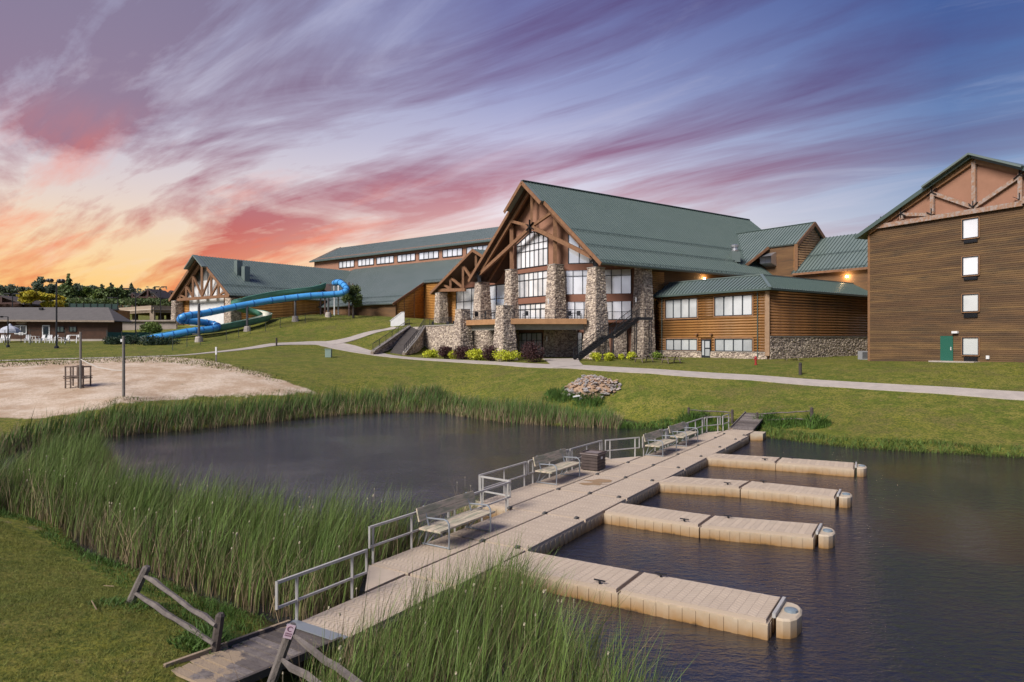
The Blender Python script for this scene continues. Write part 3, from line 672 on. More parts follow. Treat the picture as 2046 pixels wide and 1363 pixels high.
# body walls behind
Wright = Wall(p1(9.5, 2.1, 0), A_, -U_)
plainwall(lodge, Wright, [(0, Z0), (RL-11, Z0), (RL-11, EZ+1.2), (0, EZ+1.2)], M_plank, .3)
Wleft = Wall(p1(RL-1, TW-2.1, 0), -A_, U_)
plainwall(lodge, Wleft, [(0, Z0), (RL-10.5, Z0), (RL-10.5, EZ+1.2), (0, EZ+1.2)], M_plank, .3)
Wback = Wall(p1(RL-1.2, 2.1, 0), U_, A_); plainwall(lodge, Wback, [(0, Z0), (TW-4.2, Z0), (TW-4.2, EZ+1), (HS-2.1, RZ-1), (0, EZ+1)], M_plank, .3)
logs(lodge, Wright, .9, 3.4, 11.6, EZ-.2, .27, M_log)
m = MB(); m.tube([Wright.p(.6, EZ-.25, .35), Wright.p(.55, EZ-1.0, .25), Wright.p(.55, Z0+.1, .25)], .06, 6); m.build('downspout', M_frame, lodge)
# pillars
def pil(px, py, Y, w0, w1, zb, zt, **k):
    c = atY(px, py, Y); return pillar(lodge, c, B1, w0, w1, zb, zt, **k)
pil(1191, 600, 80.0, 2.9, 1.75, Z0-.2, Rf[1]-1.1, seed=1)
pil(963.5, 600, 101.0, 2.9, 1.9, 7.0, Lf[1]-1.1, seed=2)
cI = p1(sT+.6, pl_[0], 0); pillar(lodge, cI, B1, 2.5, 1.6, DKZ-4.6, pl_[1], seed=3)
cI = p1(sT+.6, pr_[0], 0); pillar(lodge, cI, B1, 2.9, 1.8, DKZ-4.6, pr_[1], seed=4)
pil(1285, 600, 84.6, 2.7, 1.75, Z0-.2, EZ+.6, seed=5, cap=False)
# sconces on the pillars
def sconce(px, py, Y, parent=lodge):
    c = atY(px, py, Y); m = MB(); m.box(c, (.14, .12, .62)); m.build('wall_light', M_white, parent)
sconce(1095.5, 602, 84.9); sconce(1270.5, 599, 82.9); sconce(1011, 611, 91.6); sconce(1092.5, 677, 84.5)
# small steel cowl on the roof
t_, s_ = 2.9, None
s_ = B1.T(1468, 517, 2.9)[0]; c = p1(s_, 2.9, roofz(2.9))
fl = MB(); fl.box(c+Vector((0, 0, .5)), (1.2, 1.2, 1.5)); vent = fl.build('roof_vent', M_roof, lodge)
m = MB(); m.lathe(c+Vector((0, 0, 1.3)), [(.50, 0), (.56, .15), (.42, .2), (.42, .55), (.56, .6), (.6, .9), (.3, 1.0)], 14); m.build('cowl', mat('galvanised', (.55, .55, .56), .35, metal=.8), vent)
# lamps glowing on the rear walls
def lamp(px, py, W, parent, e=6):
    x, z = W.hit(px, py); m = MB(); m.box(W.p(x, z, .12), (.22, .22, .22)); em = mat('lit_lamp', (1, .8, .5), .5)
    n = em.node_tree.nodes['Principled BSDF']; n.inputs['Emission Color'].default_value = (1, .72, .38, 1); n.inputs['Emission Strength'].default_value = 8
    o = m.build('wall_lamp', em, parent); ld = bpy.data.lights.new('lamp_light', 'POINT'); lo = bpy.data.objects.new('lamp_light', ld); COL.objects.link(lo)
    ld.energy = e*6; ld.color = (1, .66, .33); ld.shadow_soft_size = .12; lo.location = W.p(x, z, .42)
lamp(1406, 557, Wright, lodge)

# ---- cross gable and the rear slope that follows it (px read on their own planes)
tg = -3.2
def G_(s, t, z): return p1(s, t, z)
sa, za = B1.T(1623, 445, tg); se, ze = B1.T(1588, 486.5, tg); half = sa-se; sl_ = (za-ze)/half
tm = lambda z: (z-EZ)/SLOPE                       # where the main slope reaches height z
zv = EZ+3.2
# near slope down to its long lower edge
Pn = [G_(sa, tg-.4, za), G_(se, tg-.4, ze), G_(se, .9+0, ze), G_(se-3.6, 2.2, ze-sl_*3.6), G_(se-3.6, tm(ze-sl_*3.6)+.2, ze-sl_*3.6), G_(sa, tm(za)+.3, za)]
def clipn(a, b):
    return a, b
m = MB(); nn = (Pn[1]-Pn[0]).cross(Pn[2]-Pn[0]).normalized(); nn = nn if nn.z > 0 else -nn
m.slab(Pn, -nn*.22); cg = m.build('cross_gable_roof', M_roof, lodge)
m = MB(); t = tg-.3
while t < tm(za):
    lo_s = se if t < .9 else se-3.6*min(1, (t-.9)/1.3)
    zlo = ze-sl_*(se-lo_s)
    if t > tm(zlo): lo_s = max(lo_s, sa-(za-(EZ+SLOPE*t))/sl_); zlo = za-sl_*(sa-lo_s)
    m.beam(G_(lo_s, t, zlo)+nn*.04, G_(sa, t, za)+nn*.04, .06, .09, up=nn); t += .52
m.build('standing_seams', M_rib, cg, 'stuff')
m = MB(); m.slab([G_(sa, tg-.4, za), G_(2*sa-se, tg-.4, ze), G_(2*sa-se, tm(ze), ze), G_(sa, tm(za), za)], (0, 0, -.2)); m.build('cross_gable_roof', M_roof, lodge)
m = MB(); m.beam(G_(sa, tg-.45, za+.02), G_(sa, tm(za), za+.02), .4, .1); m.build('ridge_cap', M_rib, lodge)
for a, b in (((se, ze), (sa, za)), ((2*sa-se, ze), (sa, za))):
    m = MB(); m.beam(G_(a[0], tg-.45, a[1]-.2), G_(b[0], tg-.45, b[1]-.2), .12, .5); m.build('rake_board', M_timber, lodge)
m = MB(); m.beam(G_(se, .9, ze-.15), G_(se-3.6, 2.2, ze-sl_*3.6-.15), .15, .35); m.build('fascia', M_timber, lodge)
Wg = Wall(G_(se-.2, tg, 0), A_, -U_)
plainwall(lodge, Wg, [(.3, 12), (2*half, 12), (2*half, ze), (half+.2, za-.6), (.5, ze-.1)], M_log, .3, out=-.02)
logs(lodge, Wg, .4, 2*half-.2, 14.2, za-.7, .34, mat('bleached_log', (.40, .24, .12), .7, (.30, .16, .075), 1.3), clip=lambda z: (.5, 2*half-.2) if z < ze else (half-(za-.5-z)/sl_+.1, half+(za-.5-z)/sl_))
m = MB(); m.beam(G_(se+.15, tg-.1, 11.5), G_(se+.15, tg-.1, ze-.1), .35, .35); m.build('corner_post', M_trim, lodge)
Wd = Wall(G_(se+.3, 2.5, 0), -U_, -A_)
plainwall(lodge, Wd, [(-1.6, 12), (5.7, 12), (5.7, ze-.1), (.4, ze-.1), (-1.6, ze-1)], M_plank, .3)
hx_, hz_ = Wd.hit(1540, 519); m = MB(); c = Wd.p(hx_, hz_, .5); m.slab([Wd.p(hx_-.9, hz_+1, 0.02), Wd.p(hx_+.9, hz_+1, .02), Wd.p(hx_+.9, hz_-1, .02), Wd.p(hx_-.9, hz_-1, .02)], Wd.n*.02)
m.add([Wd.p(hx_-.9, hz_+1, .05), Wd.p(hx_+.9, hz_+1, .05), Wd.p(hx_+.9, hz_+.4, 1.3), Wd.p(hx_-.9, hz_+.4, 1.3), Wd.p(hx_-.9, hz_-1, .05), Wd.p(hx_+.9, hz_-1, .05), Wd.p(hx_+.9, hz_-.6, 1.3), Wd.p(hx_-.9, hz_-.6, 1.3)], [(0, 1, 2, 3), (0, 3, 7, 4), (1, 5, 6, 2), (4, 7, 6, 5)])
m.build('exhaust_hood', mat('galvanised', (.55, .55, .56), .35, metal=.8), lodge)
# rear slope
sb, zb2 = B1.T(1584, 547, tg); st_, zt2 = B1.T(1641, 476, tg)
P = [G_(sb, tg+.2, zb2), G_(sb, -24, zb2), G_(st_, -24, zt2), G_(st_, tg+.2, zt2)]
roof_plane(lodge, P, (G_(sb, tg+.2, zb2), G_(sb, -24, zb2)), (G_(st_, tg+.2, zt2), G_(st_, -24, zt2)), guards=(.02, .45), space=.52, name='rear_roof', ribh=.09, ribw=.06)
gutter(lodge, G_(sb-.07, tg, zb2-.12), G_(sb-.07, -24, zb2-.12), matl=M_timber, h=.3, name='fascia')
Wq = Wall(G_(sb+.5, tg+2, 0), -U_, -A_); plainwall(lodge, Wq, [(0, 10), (22, 10), (22, zb2), (0, zb2)], M_plank, .3)
lamp(1693, 553, Wq, lodge, 9)

# ---------------------------------------------------------------- upper deck
DZ = DKZ
dk0 = atZ(1166, 637, DZ); 
dR = atY(1172, 637, 79.2); dL = atY(1016, 637, 79.0); dL.z = dR.z = DZ
dW = atY(929, 640, 86.0); dW.z = DZ; dI = p1(SB, tl, DZ); dI2 = p1(SB, tr, DZ)
poly = [dR, dL, dW, B1.p(9, TW-3, DZ), dI, dI2, atY(1172, 637, 84.0)]
for q in poly: q.z = DZ
m = MB(); m.slab(poly, (0, 0, -.28)); m.build('deck', mat('deck_boards', (.24, .17, .12), .8, (.19, .13, .09), 2), lodge)
for a, b in ((dR, dL), (dL, dW)):
    m = MB(); m.beam(a+Vector((0, -.06, -.32)), b+Vector((0, -.06, -.32)), .16, .62); m.build('deck_beam', mat('deck_beam_timber', (.42, .22, .10), .7, (.33, .17, .075), 2), lodge)
    m = MB(); k0 = a+Vector((0, 1.2, -.9)); k1 = b+Vector((0, 1.2, -.9)); m.beam(k0, k1, .2, .75); m.build('deck_joists', mat('pale_joist', (.38, .36, .30), .8, (.30, .28, .24), 2), lodge)
railing(lodge, dR+Vector((0, 0, 0)), dL, 1.05, posts=5, name='deck_railing'); railing(lodge, dL, dW, 1.05, posts=4, name='deck_railing')
Dm = Frame((0, 0), 54)
for px, Y, zt2_, w0, w1, sd in ((1008.5, 79.4, DZ+1.45, 3.4, 2.1, 8), (924.5, 86.2, DZ+1.35, 3.2, 2.0, 9)):
    c = atY(px, 650, Y); pillar(lodge, c, B1, w0*.80, w1*.80, Z0-.2, zt2_, seed=sd)
# stone walls of the lower floor, set back under the deck
Wu = Wall(atY(935, 700, 93), atY(1000, 700, 90)-atY(935, 700, 93), (0, -1, 0)); Wu.o.z = 0; Wu.h.z = 0; Wu.h.normalize()
stone_wall(lodge, [Wu.p(0, Z0-.3), Wu.p(4.2, Z0-.3), Wu.p(4.2, DZ-.9), Wu.p(0, DZ-.9)], seed=21)
Wv = Wall(Wc.p(xr, 0, .3), Wr.h, Wr.n)
stone_wall(lodge, [Wr.p(.0, Z0-.3, .6), Wr.p(3.0, Z0-.3, .6), Wr.p(3.0, DZ-.4, .6), Wr.p(.0, DZ-.4, .6)], seed=22)
stone_wall(lodge, [Wr.p(7.6, Z0-.3, .35), Wr.p(9.2, Z0-.3, .35), Wr.p(9.2, DZ-1.2, .35), Wr.p(7.6, DZ-1.2, .35)], seed=23)

# ---------------------------------------------------------------- secondary gable on the left
sg = 2.0
fL = B1.S(860, 584, sg); ap = B1.S(944.6, 497.5, sg); hs2 = fL[0]-ap[0]; sl2 = (ap[1]-fL[1])/hs2
g2 = lambda t, z, s=sg: p1(s, t, z); rz2 = lambda t: ap[1]-sl2*abs(t-ap[0])
for sgn in (1, -1):
    te = ap[0]+sgn*hs2
    if sgn < 0: te = max(te, TW-3)
    ze2 = rz2(te)
    roof_plane(lodge, [g2(te, ze2), g2(te, ze2, sg+16), g2(ap[0], ap[1], sg+16), g2(ap[0], ap[1])], (g2(te, ze2), g2(te, ze2, sg+16)), (g2(ap[0], ap[1]), g2(ap[0], ap[1], sg+16)), name='side_gable_roof', space=.5)
    m = MB(); m.beam(g2(te, ze2-.2, sg-.05), g2(ap[0], ap[1]-.2, sg-.05), .12, .42); m.build('rake_board', M_timber, lodge)
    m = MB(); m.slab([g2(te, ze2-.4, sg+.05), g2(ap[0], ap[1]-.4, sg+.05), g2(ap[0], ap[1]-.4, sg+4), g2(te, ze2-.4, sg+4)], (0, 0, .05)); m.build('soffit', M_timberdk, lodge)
def b2(a, b, w=.3, h=.34, s=sg+.6, name='truss_beam'):
    (ta, za_), (tb_, zb_) = B1.S(*a, s), B1.S(*b, s); m = MB(); m.beam(g2(ta, za_, s), g2(tb_, zb_, s), w, h); m.build(name, M_timber, lodge)
b2((876, 580), (930, 579), h=.5); b2((866, 581), (943, 508), .3, .5); b2((951, 510), (951, 540)); b2((925, 532), (925, 576)); b2((927, 533), (942, 556)); b2((900, 556), (900, 577)); b2((902, 556), (924, 574)); b2((885, 568), (899, 576))
SG2 = sg+2.9
Ws = Wall(p1(SG2, ap[0]+hs2, 0), -U_, -A_)
W0 = Ws.hit(889, 600)[0]; W1 = Ws.hit(912, 600)[0]; W2 = Ws.hit(1010, 600)[0]
plainwall(lodge, Ws, [(W0, 8.2), (W2, 8.2), (W2, rz2(ap[0]+hs2-W2)-.4), (hs2, ap[1]-.6), (W0, rz2(ap[0]+hs2-W0)-.4)], M_stucco, .3)
zb_ = Ws.hit(905, 650)[1]
logs(lodge, Ws, W0, W1, 8.9, Ws.hit(905, 579)[1], .27, M_logy)
wz1 = Ws.hit(915, 579)[1]
window(lodge, Ws, W1+.1, W2, 8.8, wz1, cols=6, rows=(1.2, 1.2, 1.2), fw=.10, mw=.075)
m = MB(); m.slab([Ws.p(W1, wz1+.15, .12), Ws.p(W2, wz1+.15, .12), Ws.p(W2, wz1+.7, .12), Ws.p(W1, wz1+.7, .12)], -Ws.n*.08); m.build('band', M_band, lodge)
cc = atY(881.5, 600, 113.5); pillar(lodge, cc, B1, 2.25, 1.75, 8.3, B1.S(881, 586, sg+.8)[1], seed=12)
# ================================================================ log wing on the right of the lodge
TWG = 11.5; TCN = -13.8; GZW = 4.5
wing = thing('log_wing', 'two storey log annexe with low green hipped roof and stone base beside the lodge', 'building', B1.p(TWG, TCN, GZW))
ezw = 12.17; rzw = 13.95
Wf = Wall(p1(TWG, 2.2, 0), -U_, -A_); Lf_ = 2.2-TCN
Wd2 = Wall(p1(TWG, TCN, 0), A_, -U_); Ls_ = 30
xs_ = lambda px, py: Wf.hit(px, py)
stz = Wf.hit(1450, 705)[1]; 
plainwall(wing, Wf, [(0, GZW-.3), (Lf_, GZW-.3), (Lf_, ezw), (0, ezw)], M_logd, .3, out=-.02)
plainwall(wing, Wd2, [(0, GZW-.3), (Ls_, GZW-.3), (Ls_, ezw), (0, ezw)], M_logd, .3, out=-.02)
dl_, dt2 = xs_(1403.5, 678); dr2, _ = xs_(1421.5, 678)
bz = xs_(1450, 703.5)[1]
for a, b in ((0, dl_), (dr2, Lf_)):
    stone_wall(wing, [Wf.p(a, GZW-.4, .16), Wf.p(b, GZW-.4, .16), Wf.p(b, bz, .16), Wf.p(a, bz, .16)], th=.16, seed=31, pitch=.24)
bz2 = Wd2.hit(1560, 673.5)[1]
stone_wall(wing, [Wd2.p(.2, GZW-.4, .16), Wd2.p(Ls_, GZW-.4, .16), Wd2.p(Ls_, bz2, .16), Wd2.p(.2, bz2, .16)], th=.16, seed=33, pitch=.26)
m = MB(); m.beam(Wd2.p(.2, bz2+.05, .14), Wd2.p(Ls_, bz2+.05, .14), .26, .1); m.build('stone_ledge', M_trimst, wing)
m = MB(); m.beam(Wf.p(0, bz+.04, .14), Wf.p(dl_-.1, bz+.04, .14), .24, .08); m.beam(Wf.p(dr2+.1, bz+.04, .14), Wf.p(Lf_-.2, bz+.04, .14), .24, .08); m.build('stone_ledge', M_trimst, wing)
W_ = []
for pa, pb in (((1331.5, 600), (1394, 634)), ((1429.5, 594), (1504, 629)), ((1332.5, 678), (1394, 700)), ((1430.5, 677.5), (1504.5, 702))):
    xa, za_ = xs_(*pa); xb, zb_ = xs_(*pb); W_.append((xa, xb, zb_, za_))
holes = [(a-.2, b+.2, c-.2, d+.2) for a, b, c, d in W_]+[(dl_-.15, dr2+.15, GZW, dt2+.15)]
logs(wing, Wf, .1, Lf_-.25, bz+.08, ezw-.1, .31, M_log, holes=holes)
logs(wing, Wd2, .25, Ls_, bz2+.1, ezw-.1, .31, M_logd)
for a, b, c, d in W_: window(wing, Wf, a, b, c, d, cols=4, glass=M_glassg, trim=M_trim, fw=.08, mw=.09, depth=.12, out=.05)
# door
dm = MB(); dm.box(Wf.p((dl_+dr2)/2, (GZW+dt2)/2, .12), (abs(dr2-dl_), .1, dt2-GZW), (Wf.h, Wf.n, Vector((0, 0, 1)))); dr_ = dm.build('door', M_frame, wing)
for a, b, c, d in ((.08, .30, .15, .92), (.42, .90, .55, .90), (.42, .90, .12, .48)):
    q = MB(); wdt = dr2-dl_; hgt = dt2-GZW; q.slab([Wf.p(dl_+wdt*a, GZW+hgt*c, .185), Wf.p(dl_+wdt*b, GZW+hgt*c, .185), Wf.p(dl_+wdt*b, GZW+hgt*d, .185), Wf.p(dl_+wdt*a, GZW+hgt*d, .185)], -Wf.n*.01); q.build('pane', M_glassg, dr_)
m = MB(); m.beam(Wf.p(Lf_-.05, GZW+.4, .06), Wf.p(Lf_-.05, ezw-.1, .06), .38, .38); m.build('corner_post', mat('pale_corner_post', (.45, .29, .18), .8, (.36, .22, .13), 2), wing)
for px in (1325, 1516):
    x, _ = xs_(px, 640); m = MB(); m.tube([Wf.p(x, ezw-.05, .5), Wf.p(x, ezw-.4, .24), Wf.p(x, GZW+.1, .24)], .055, 6); m.build('downspout', M_rib, wing)
for px in (1395, 1424):
    x, z = xs_(px, 668); m = MB(); m.box(Wf.p(x, z, .28), (.3, .35, .16), (Wf.h, Wf.n, Vector((0, 0, 1)))); m.build('flood_light', M_timber, wing)
# roof
eA, eB, eC = p1(TWG-.8, 2.0, ezw), p1(TWG-.8, TCN-.8, ezw), p1(TWG+Ls_, TCN-.8, ezw)
rA, rB, rC = p1(TWG+2.5, 3.5, rzw), p1(TWG+2.5, TCN+2.5, rzw), p1(TWG+Ls_, TCN+2.5, rzw)
n_ = 34
r_, _ = roof_plane(wing, [eA, eB, rB, rA], (eA, p1(TWG-.8, TCN+2.5, ezw)), (rA, rB), space=.46, ribh=.09, ribw=.06)
m = MB()
for k in range(1, 7):
    t = k/7; m.beam(eB.lerp(p1(TWG-.8, TCN+2.5, ezw), t)+Vector((0, 0, .05)), (eB.lerp(rB, t))+Vector((0, 0, .05)), .06, .08)
m.build('standing_seams', M_rib, r_, 'stuff')
r_, _ = roof_plane(wing, [eB, eC, rC, rB], (p1(TWG+2.5, TCN-.8, ezw), eC), (rB, rC), space=.46, ribh=.09, ribw=.06)
m = MB()
for k in range(1, 7):
    t = k/7; m.beam(eB.lerp(p1(TWG+2.5, TCN-.8, ezw), t)+Vector((0, 0, .05)), (eB.lerp(rB, t))+Vector((0, 0, .05)), .06, .08)
m.build('standing_seams', M_rib, r_, 'stuff')
m = MB(); m.beam(eB+Vector((0, 0, .05)), rB+Vector((0, 0, .08)), .35, .12); m.beam(rA+Vector((0, 0, .05)), rB+Vector((0, 0, .05)), .3, .12); m.beam(rC+Vector((0, 0, .05)), rB+Vector((0, 0, .05)), .3, .12); m.build('ridge_cap', M_roof, wing)
m = MB(); m.slab([rA, rB, rC, p1(TWG+Ls_, 3.5, rzw)], (0, 0, -.25)); m.build('flat_roof', M_mortar, wing)
gutter(wing, eA+Vector((0, 0, -.12)), eB+Vector((0, 0, -.12)), .16, .2); gutter(wing, eB+Vector((0, 0, -.12)), eC+Vector((0, 0, -.12)), .16, .2)
m = MB(); m.slab([p1(TWG-.7, 2.0, ezw-.25), p1(TWG-.7, TCN-.7, ezw-.25), p1(TWG+.1, TCN-.7, ezw-.25), p1(TWG+.1, 2.0, ezw-.25)], (0, 0, .04)); m.slab([p1(TWG-.7, TCN-.7, ezw-.27), p1(TWG+Ls_, TCN-.7, ezw-.27), p1(TWG+Ls_, TCN+.1, ezw-.27), p1(TWG-.7, TCN+.1, ezw-.27)], (0, 0, .04)); m.build('soffit', M_timberdk, wing)

# ================================================================ hotel block on the right
hotel = thing('hotel_block', 'four storey brown clapboard hotel block with timber truss gable at the right edge', 'building', (36.4, 69.7, 4.5))
Wh = Wall(Vector((36.4, 69.7, 0)), -HT.u, -HT.a); LH = 21.0; SZ = 17.9; GH = 4.3
am = Wh.hit(1948, 312); apx = 10.4; apz = 22.97
plainwall(hotel, Wh, [(0, GH), (LH, GH), (LH, SZ), (0, SZ)], M_plank, .3, out=-.03)
nl = 76; ph = (SZ-GH)/nl; m = MB()
for i in range(nl):
    z = GH+i*ph; m.add([Wh.p(0, z, .038), Wh.p(LH, z, .038), Wh.p(LH, z+ph, .004), Wh.p(0, z+ph, .004), Wh.p(LH, z, 0), Wh.p(0, z, 0)], [(0, 1, 2, 3), (5, 4, 1, 0)])
m.build('lap_boards', mat('hotel_clapboard', (.150, .080, .029), .75, (.072, .038, .015), .42, .2, 8, stretch=(.45, .45, 2.6), extra=streaks, lo=.35, hi=.68, island=.22), hotel, 'stuff')
Whs = Wall(Vector((36.4, 69.7, 0)), HT.a, HT.u)
plainwall(hotel, Whs, [(.3, GH), (45, GH), (45, SZ), (.3, SZ)], M_plank, .3)
m = MB(); m.beam(Wh.p(.08, GH, .03), Wh.p(.08, SZ, .03), .16, .2); m.build('corner_board', M_trim, hotel)
# gable
sl3 = (apz-17.3)/11.4
rzh = lambda x: apz-sl3*abs(x-apx)
plainwall(hotel, Wh, [(.2, SZ), (2*apx-.2, SZ), (apx, apz-.35)], M_stucco, .3, name='gable_wall', out=.0)
for x0, x1, ou in ((-1.0, apx, .6), (2*apx+1, apx, .6)):
    P = [Wh.p(x0, rzh(x0), ou), Wh.p(x1, apz, ou), Wh.p(x1, apz, -45), Wh.p(x0, rzh(x0), -45)]
    m = MB(); m.slab(P, (0, 0, -.25)); r_ = m.build('roof', M_roof, hotel)
    m = MB(); m.beam(Wh.p(x0, rzh(x0)-.15, ou+.05), Wh.p(x1, apz-.15, ou+.05), .12, .36); m.build('rake_board', M_rib, hotel)
m = MB()
for sgx in (-1, 1):
    m.beam(Wh.p(apx+sgx*4.2, rzh(apx+4.2)-.02, .85), Wh.p(apx, apz-.02, .85), .5, .16)
m.build('prow_roof', M_roof, hotel)
gutter(hotel, Wh.p(-1.05, rzh(-1)-.1, .6), Wh.p(-1.05, rzh(-1)-.1, -45), .2, .2)
M_wt = mat('weathered_truss', (.30, .165, .10), .85, (.34, .28, .25), 3.5, .3, 20, lo=.42, hi=.62)
def hb(a, b, w=.3, h=.34, matl=None, name='truss_beam', ou=.2): m = MB(); xa, za_ = Wh.hit(*a); xb, zb_ = Wh.hit(*b); m.beam(Wh.p(xa, za_, ou), Wh.p(xb, zb_, ou), .24, h, up=(0, 0, 1)) if abs(xa-xb) > .3 else m.beam(Wh.p(xa, za_, ou), Wh.p(xb, zb_, ou), .24, h, up=Wh.h); return m.build(name, matl or M_wt, hotel)
hb((1738, 456), (2046, 407), h=.42); 
m = MB(); m.beam(Wh.p(14, SZ+.23, .2), Wh.p(2*apx, SZ+.23, .2), .24, .42); m.build('truss_beam', M_wt, hotel)
for x in (3.7, 6.7, apx, 2*apx-6.7, 2*apx-3.7): m = MB(); m.beam(Wh.p(x, SZ+.4, .21), Wh.p(x, rzh(x)-.6, .21), .22, .34, up=Wh.h); m.build('truss_post', M_wt, hotel)
for xa, xb in ((3.7, 6.7), (6.7, apx), (2*apx-3.7, 2*apx-6.7), (2*apx-6.7, apx)):
    m = MB(); m.beam(Wh.p(xa, rzh(xa)-.85, .19), Wh.p(xb, SZ+.4, .19), .2, .32); m.build('truss_brace', M_wt, hotel)
for sgx in (-1, 1): m = MB(); m.beam(Wh.p(apx+sgx*10.2, rzh(apx+10.2)-.35, .18), Wh.p(apx, apz-.55, .18), .2, .4); m.build('truss_beam', M_trim, hotel)
for x, z, kind in ((1.6, SZ+.45, 1), (3.7, rzh(3.7)-.75, 2), (6.7, rzh(6.7)-.75, 2), (6.7, SZ+.4, 1), (apx, SZ+.4, 3), (2*apx-6.7, rzh(6.7)-.75, 2), (2*apx-6.7, SZ+.4, 1), (3.7, SZ+.55, 0)):
    m = MB(); c = Wh.p(x, z, .34)
    ang = {0: (1.57,), 1: (1.57, 2.6), 2: (1.57, .5, -.55, 3.7), 3: (1.57, .8, 2.34)}[kind]
    for q in ang: m.beam(c, c+(Wh.h*math.cos(q)+Vector((0, 0, math.sin(q))))*.55, .03, .22, up=Wh.n)
    m.build('steel_plate', M_dark, hotel)
# windows with air-conditioner grilles
for (ya, yb, yc) in ((440, 477.5, 487), (515, 551, 560.5), (589.5, 623, 635), (675, 709, 721)):
    xa, za_ = Wh.hit(1925, ya); xb, zb_ = Wh.hit(1956.5, ya); _, zl_ = Wh.hit(1925, yb); _, zg = Wh.hit(1925, yc)
    top_ = zb_-.1 if False else za_
    f_ = window(hotel, Wh, xa, xb, zl_, za_, cols=1, glass=M_glass if ya < 580 else M_glassg, trim=M_trim, tw=.06, fw=.08, depth=.1, out=.05)
    m = MB(); m.slab([Wh.p(xa+.1, zg, .14), Wh.p(xb-.1, zg, .14), Wh.p(xb-.1, zl_-.18, .14), Wh.p(xa+.1, zl_-.18, .14)], -Wh.n*.12)
    for k in range(5): z = zg+.1+k*(zl_-.25-zg)/5; m.beam(Wh.p(xa+.12, z, .155), Wh.p(xb-.12, z, .155), .04, .03)
    m.build('grille', M_dark, hotel)
xa, za_ = Wh.hit(1880, 671.5); xb, _ = Wh.hit(1905, 671.5); zf = Wh.hit(1880, 721.5)[1]
m = MB(); m.slab([Wh.p(xa, zf, .10), Wh.p(xb, zf, .10), Wh.p(xb, za_, .10), Wh.p(xa, za_, .10)], -Wh.n*.08); dd = m.build('door', mat('green_door', (.015, .105, .070), .5), hotel)
m = MB(); m.box(Wh.p(xb-.15, (zf+za_)/2, .14), (.06, .06, .3)); m.build('handle', M_white, dd)
xl_, zl2 = Wh.hit(1911, 664); m = MB(); m.box(Wh.p(xl_, zl2, .2), (.5, .25, .2), (Wh.h, Wh.n, Vector((0, 0, 1)))); m.build('wall_light', M_white, hotel)
m = MB(); m.box(Wh.p(*Wh.hit(1975, 714), .1), (.25, .12, .3), (Wh.h, Wh.n, Vector((0, 0, 1)))); m.build('meter_box', M_white, hotel)
m = MB(); m.box(Wh.p((xa+xb)/2+.9, zf-.02, .5), (4.0, 1.0, .12), (Wh.h, Wh.n, Vector((0, 0, 1)))); m.build('door_slab', M_conc, hotel)

# ================================================================ water park hall with clerestory
p2 = B2.p; A2, U2 = B2.a, B2.u
hall = thing('water_park_hall', 'long hall with a clerestory window strip above a big green lower roof', 'building', p2(36, 0, 9))
ZU = 22.2; sE, zE = 18.4, 13.0; sM, zM = 25.8, 17.0; k2 = (ZU-zE)/(35-sE); TQ = -20.0
zlow = lambda s: zE+k2*(s-sE)
tvR = -46; tvL = 11
P = [p2(sE, TQ, zE), p2(sE, 10.6, zE), p2(35, 10.6, ZU), p2(35, TQ, ZU)]
roof_plane(hall, P, (p2(sE, TQ, zE), p2(sE, 10.6, zE)), (p2(35, TQ, ZU), p2(35, 10.6, ZU)), matl=M_roof2, guards=(.03, .14), space=.5, ribh=.05, name='lower_roof', ribw=.04)
P = [p2(sM, tvR, zlow(sM)), p2(sM, TQ, zlow(sM)), p2(35, TQ, ZU), p2(35, tvR, ZU)]
roof_plane(hall, P, (p2(sM, tvR, zlow(sM)), p2(sM, TQ, zlow(sM))), (p2(35, tvR, ZU), p2(35, TQ, ZU)), matl=M_roof2, guards=(.03,), space=.5, ribh=.05, name='lower_roof', ribw=.04)
m = MB(); m.beam(p2(sE, TQ-.1, zE-.2), p2(sM, TQ-.1, zlow(sM)-.2), .12, .4); m.build('rake_board', M_timber, hall)
We = Wall(p2(sE+.8, TQ+.4, 0), A2, -U2)
ge = lambda x: zlow(sE+.8+x)-.35
plainwall(hall, We, [(0, 7), (7.6, 7), (7.6, ge(7.6)), (0, ge(0))], M_logy, .3, out=-.02)
LW = 6.6+.5
logs(hall, We, 0, 7.3, 9.3, 16.4, .30, M_logy, clip=lambda z: (max(0, (z+.35-zlow(sE+.8))/k2), 7.3))
Wm = Wall(p2(sM+.6, TQ+.4, 0), -U2, -A2)
plainwall(hall, Wm, [(0, 7), (26, 7), (26, zlow(sM+.6)-.3), (0, zlow(sM+.6)-.3)], M_logy, .3, out=-.02)
logs(hall, Wm, .15, 12, 9.3, 17, .30, M_logy)
for x in (2.2, 4.6): m = MB(); m.beam(We.p(x, 9.2, .1), We.p(x, ge(x)-.1, .1), .16, .16); m.build('batten', M_trim, hall)
m = MB(); m.beam(Wm.p(.02, 9.2, .1), Wm.p(.02, 17, .1), .2, .2); m.build('corner_board', M_trim, hall)
stone_wall(hall, [We.p(0, 8, .15), We.p(7.6, 8, .15), We.p(7.6, 9.3, .15), We.p(0, 9.3, .15)], th=.15, seed=41)
stone_wall(hall, [Wm.p(.2, 8, .15), Wm.p(12, 8, .15), Wm.p(12, 9.3, .15), Wm.p(.2, 9.3, .15)], th=.15, seed=42)
Wz = Wall(p2(sE+.7, 10.6, 0), -U2, -A2); plainwall(hall, Wz, [(0, 8), (30.6, 8), (30.6, zE), (0, zE)], M_plank, .3)
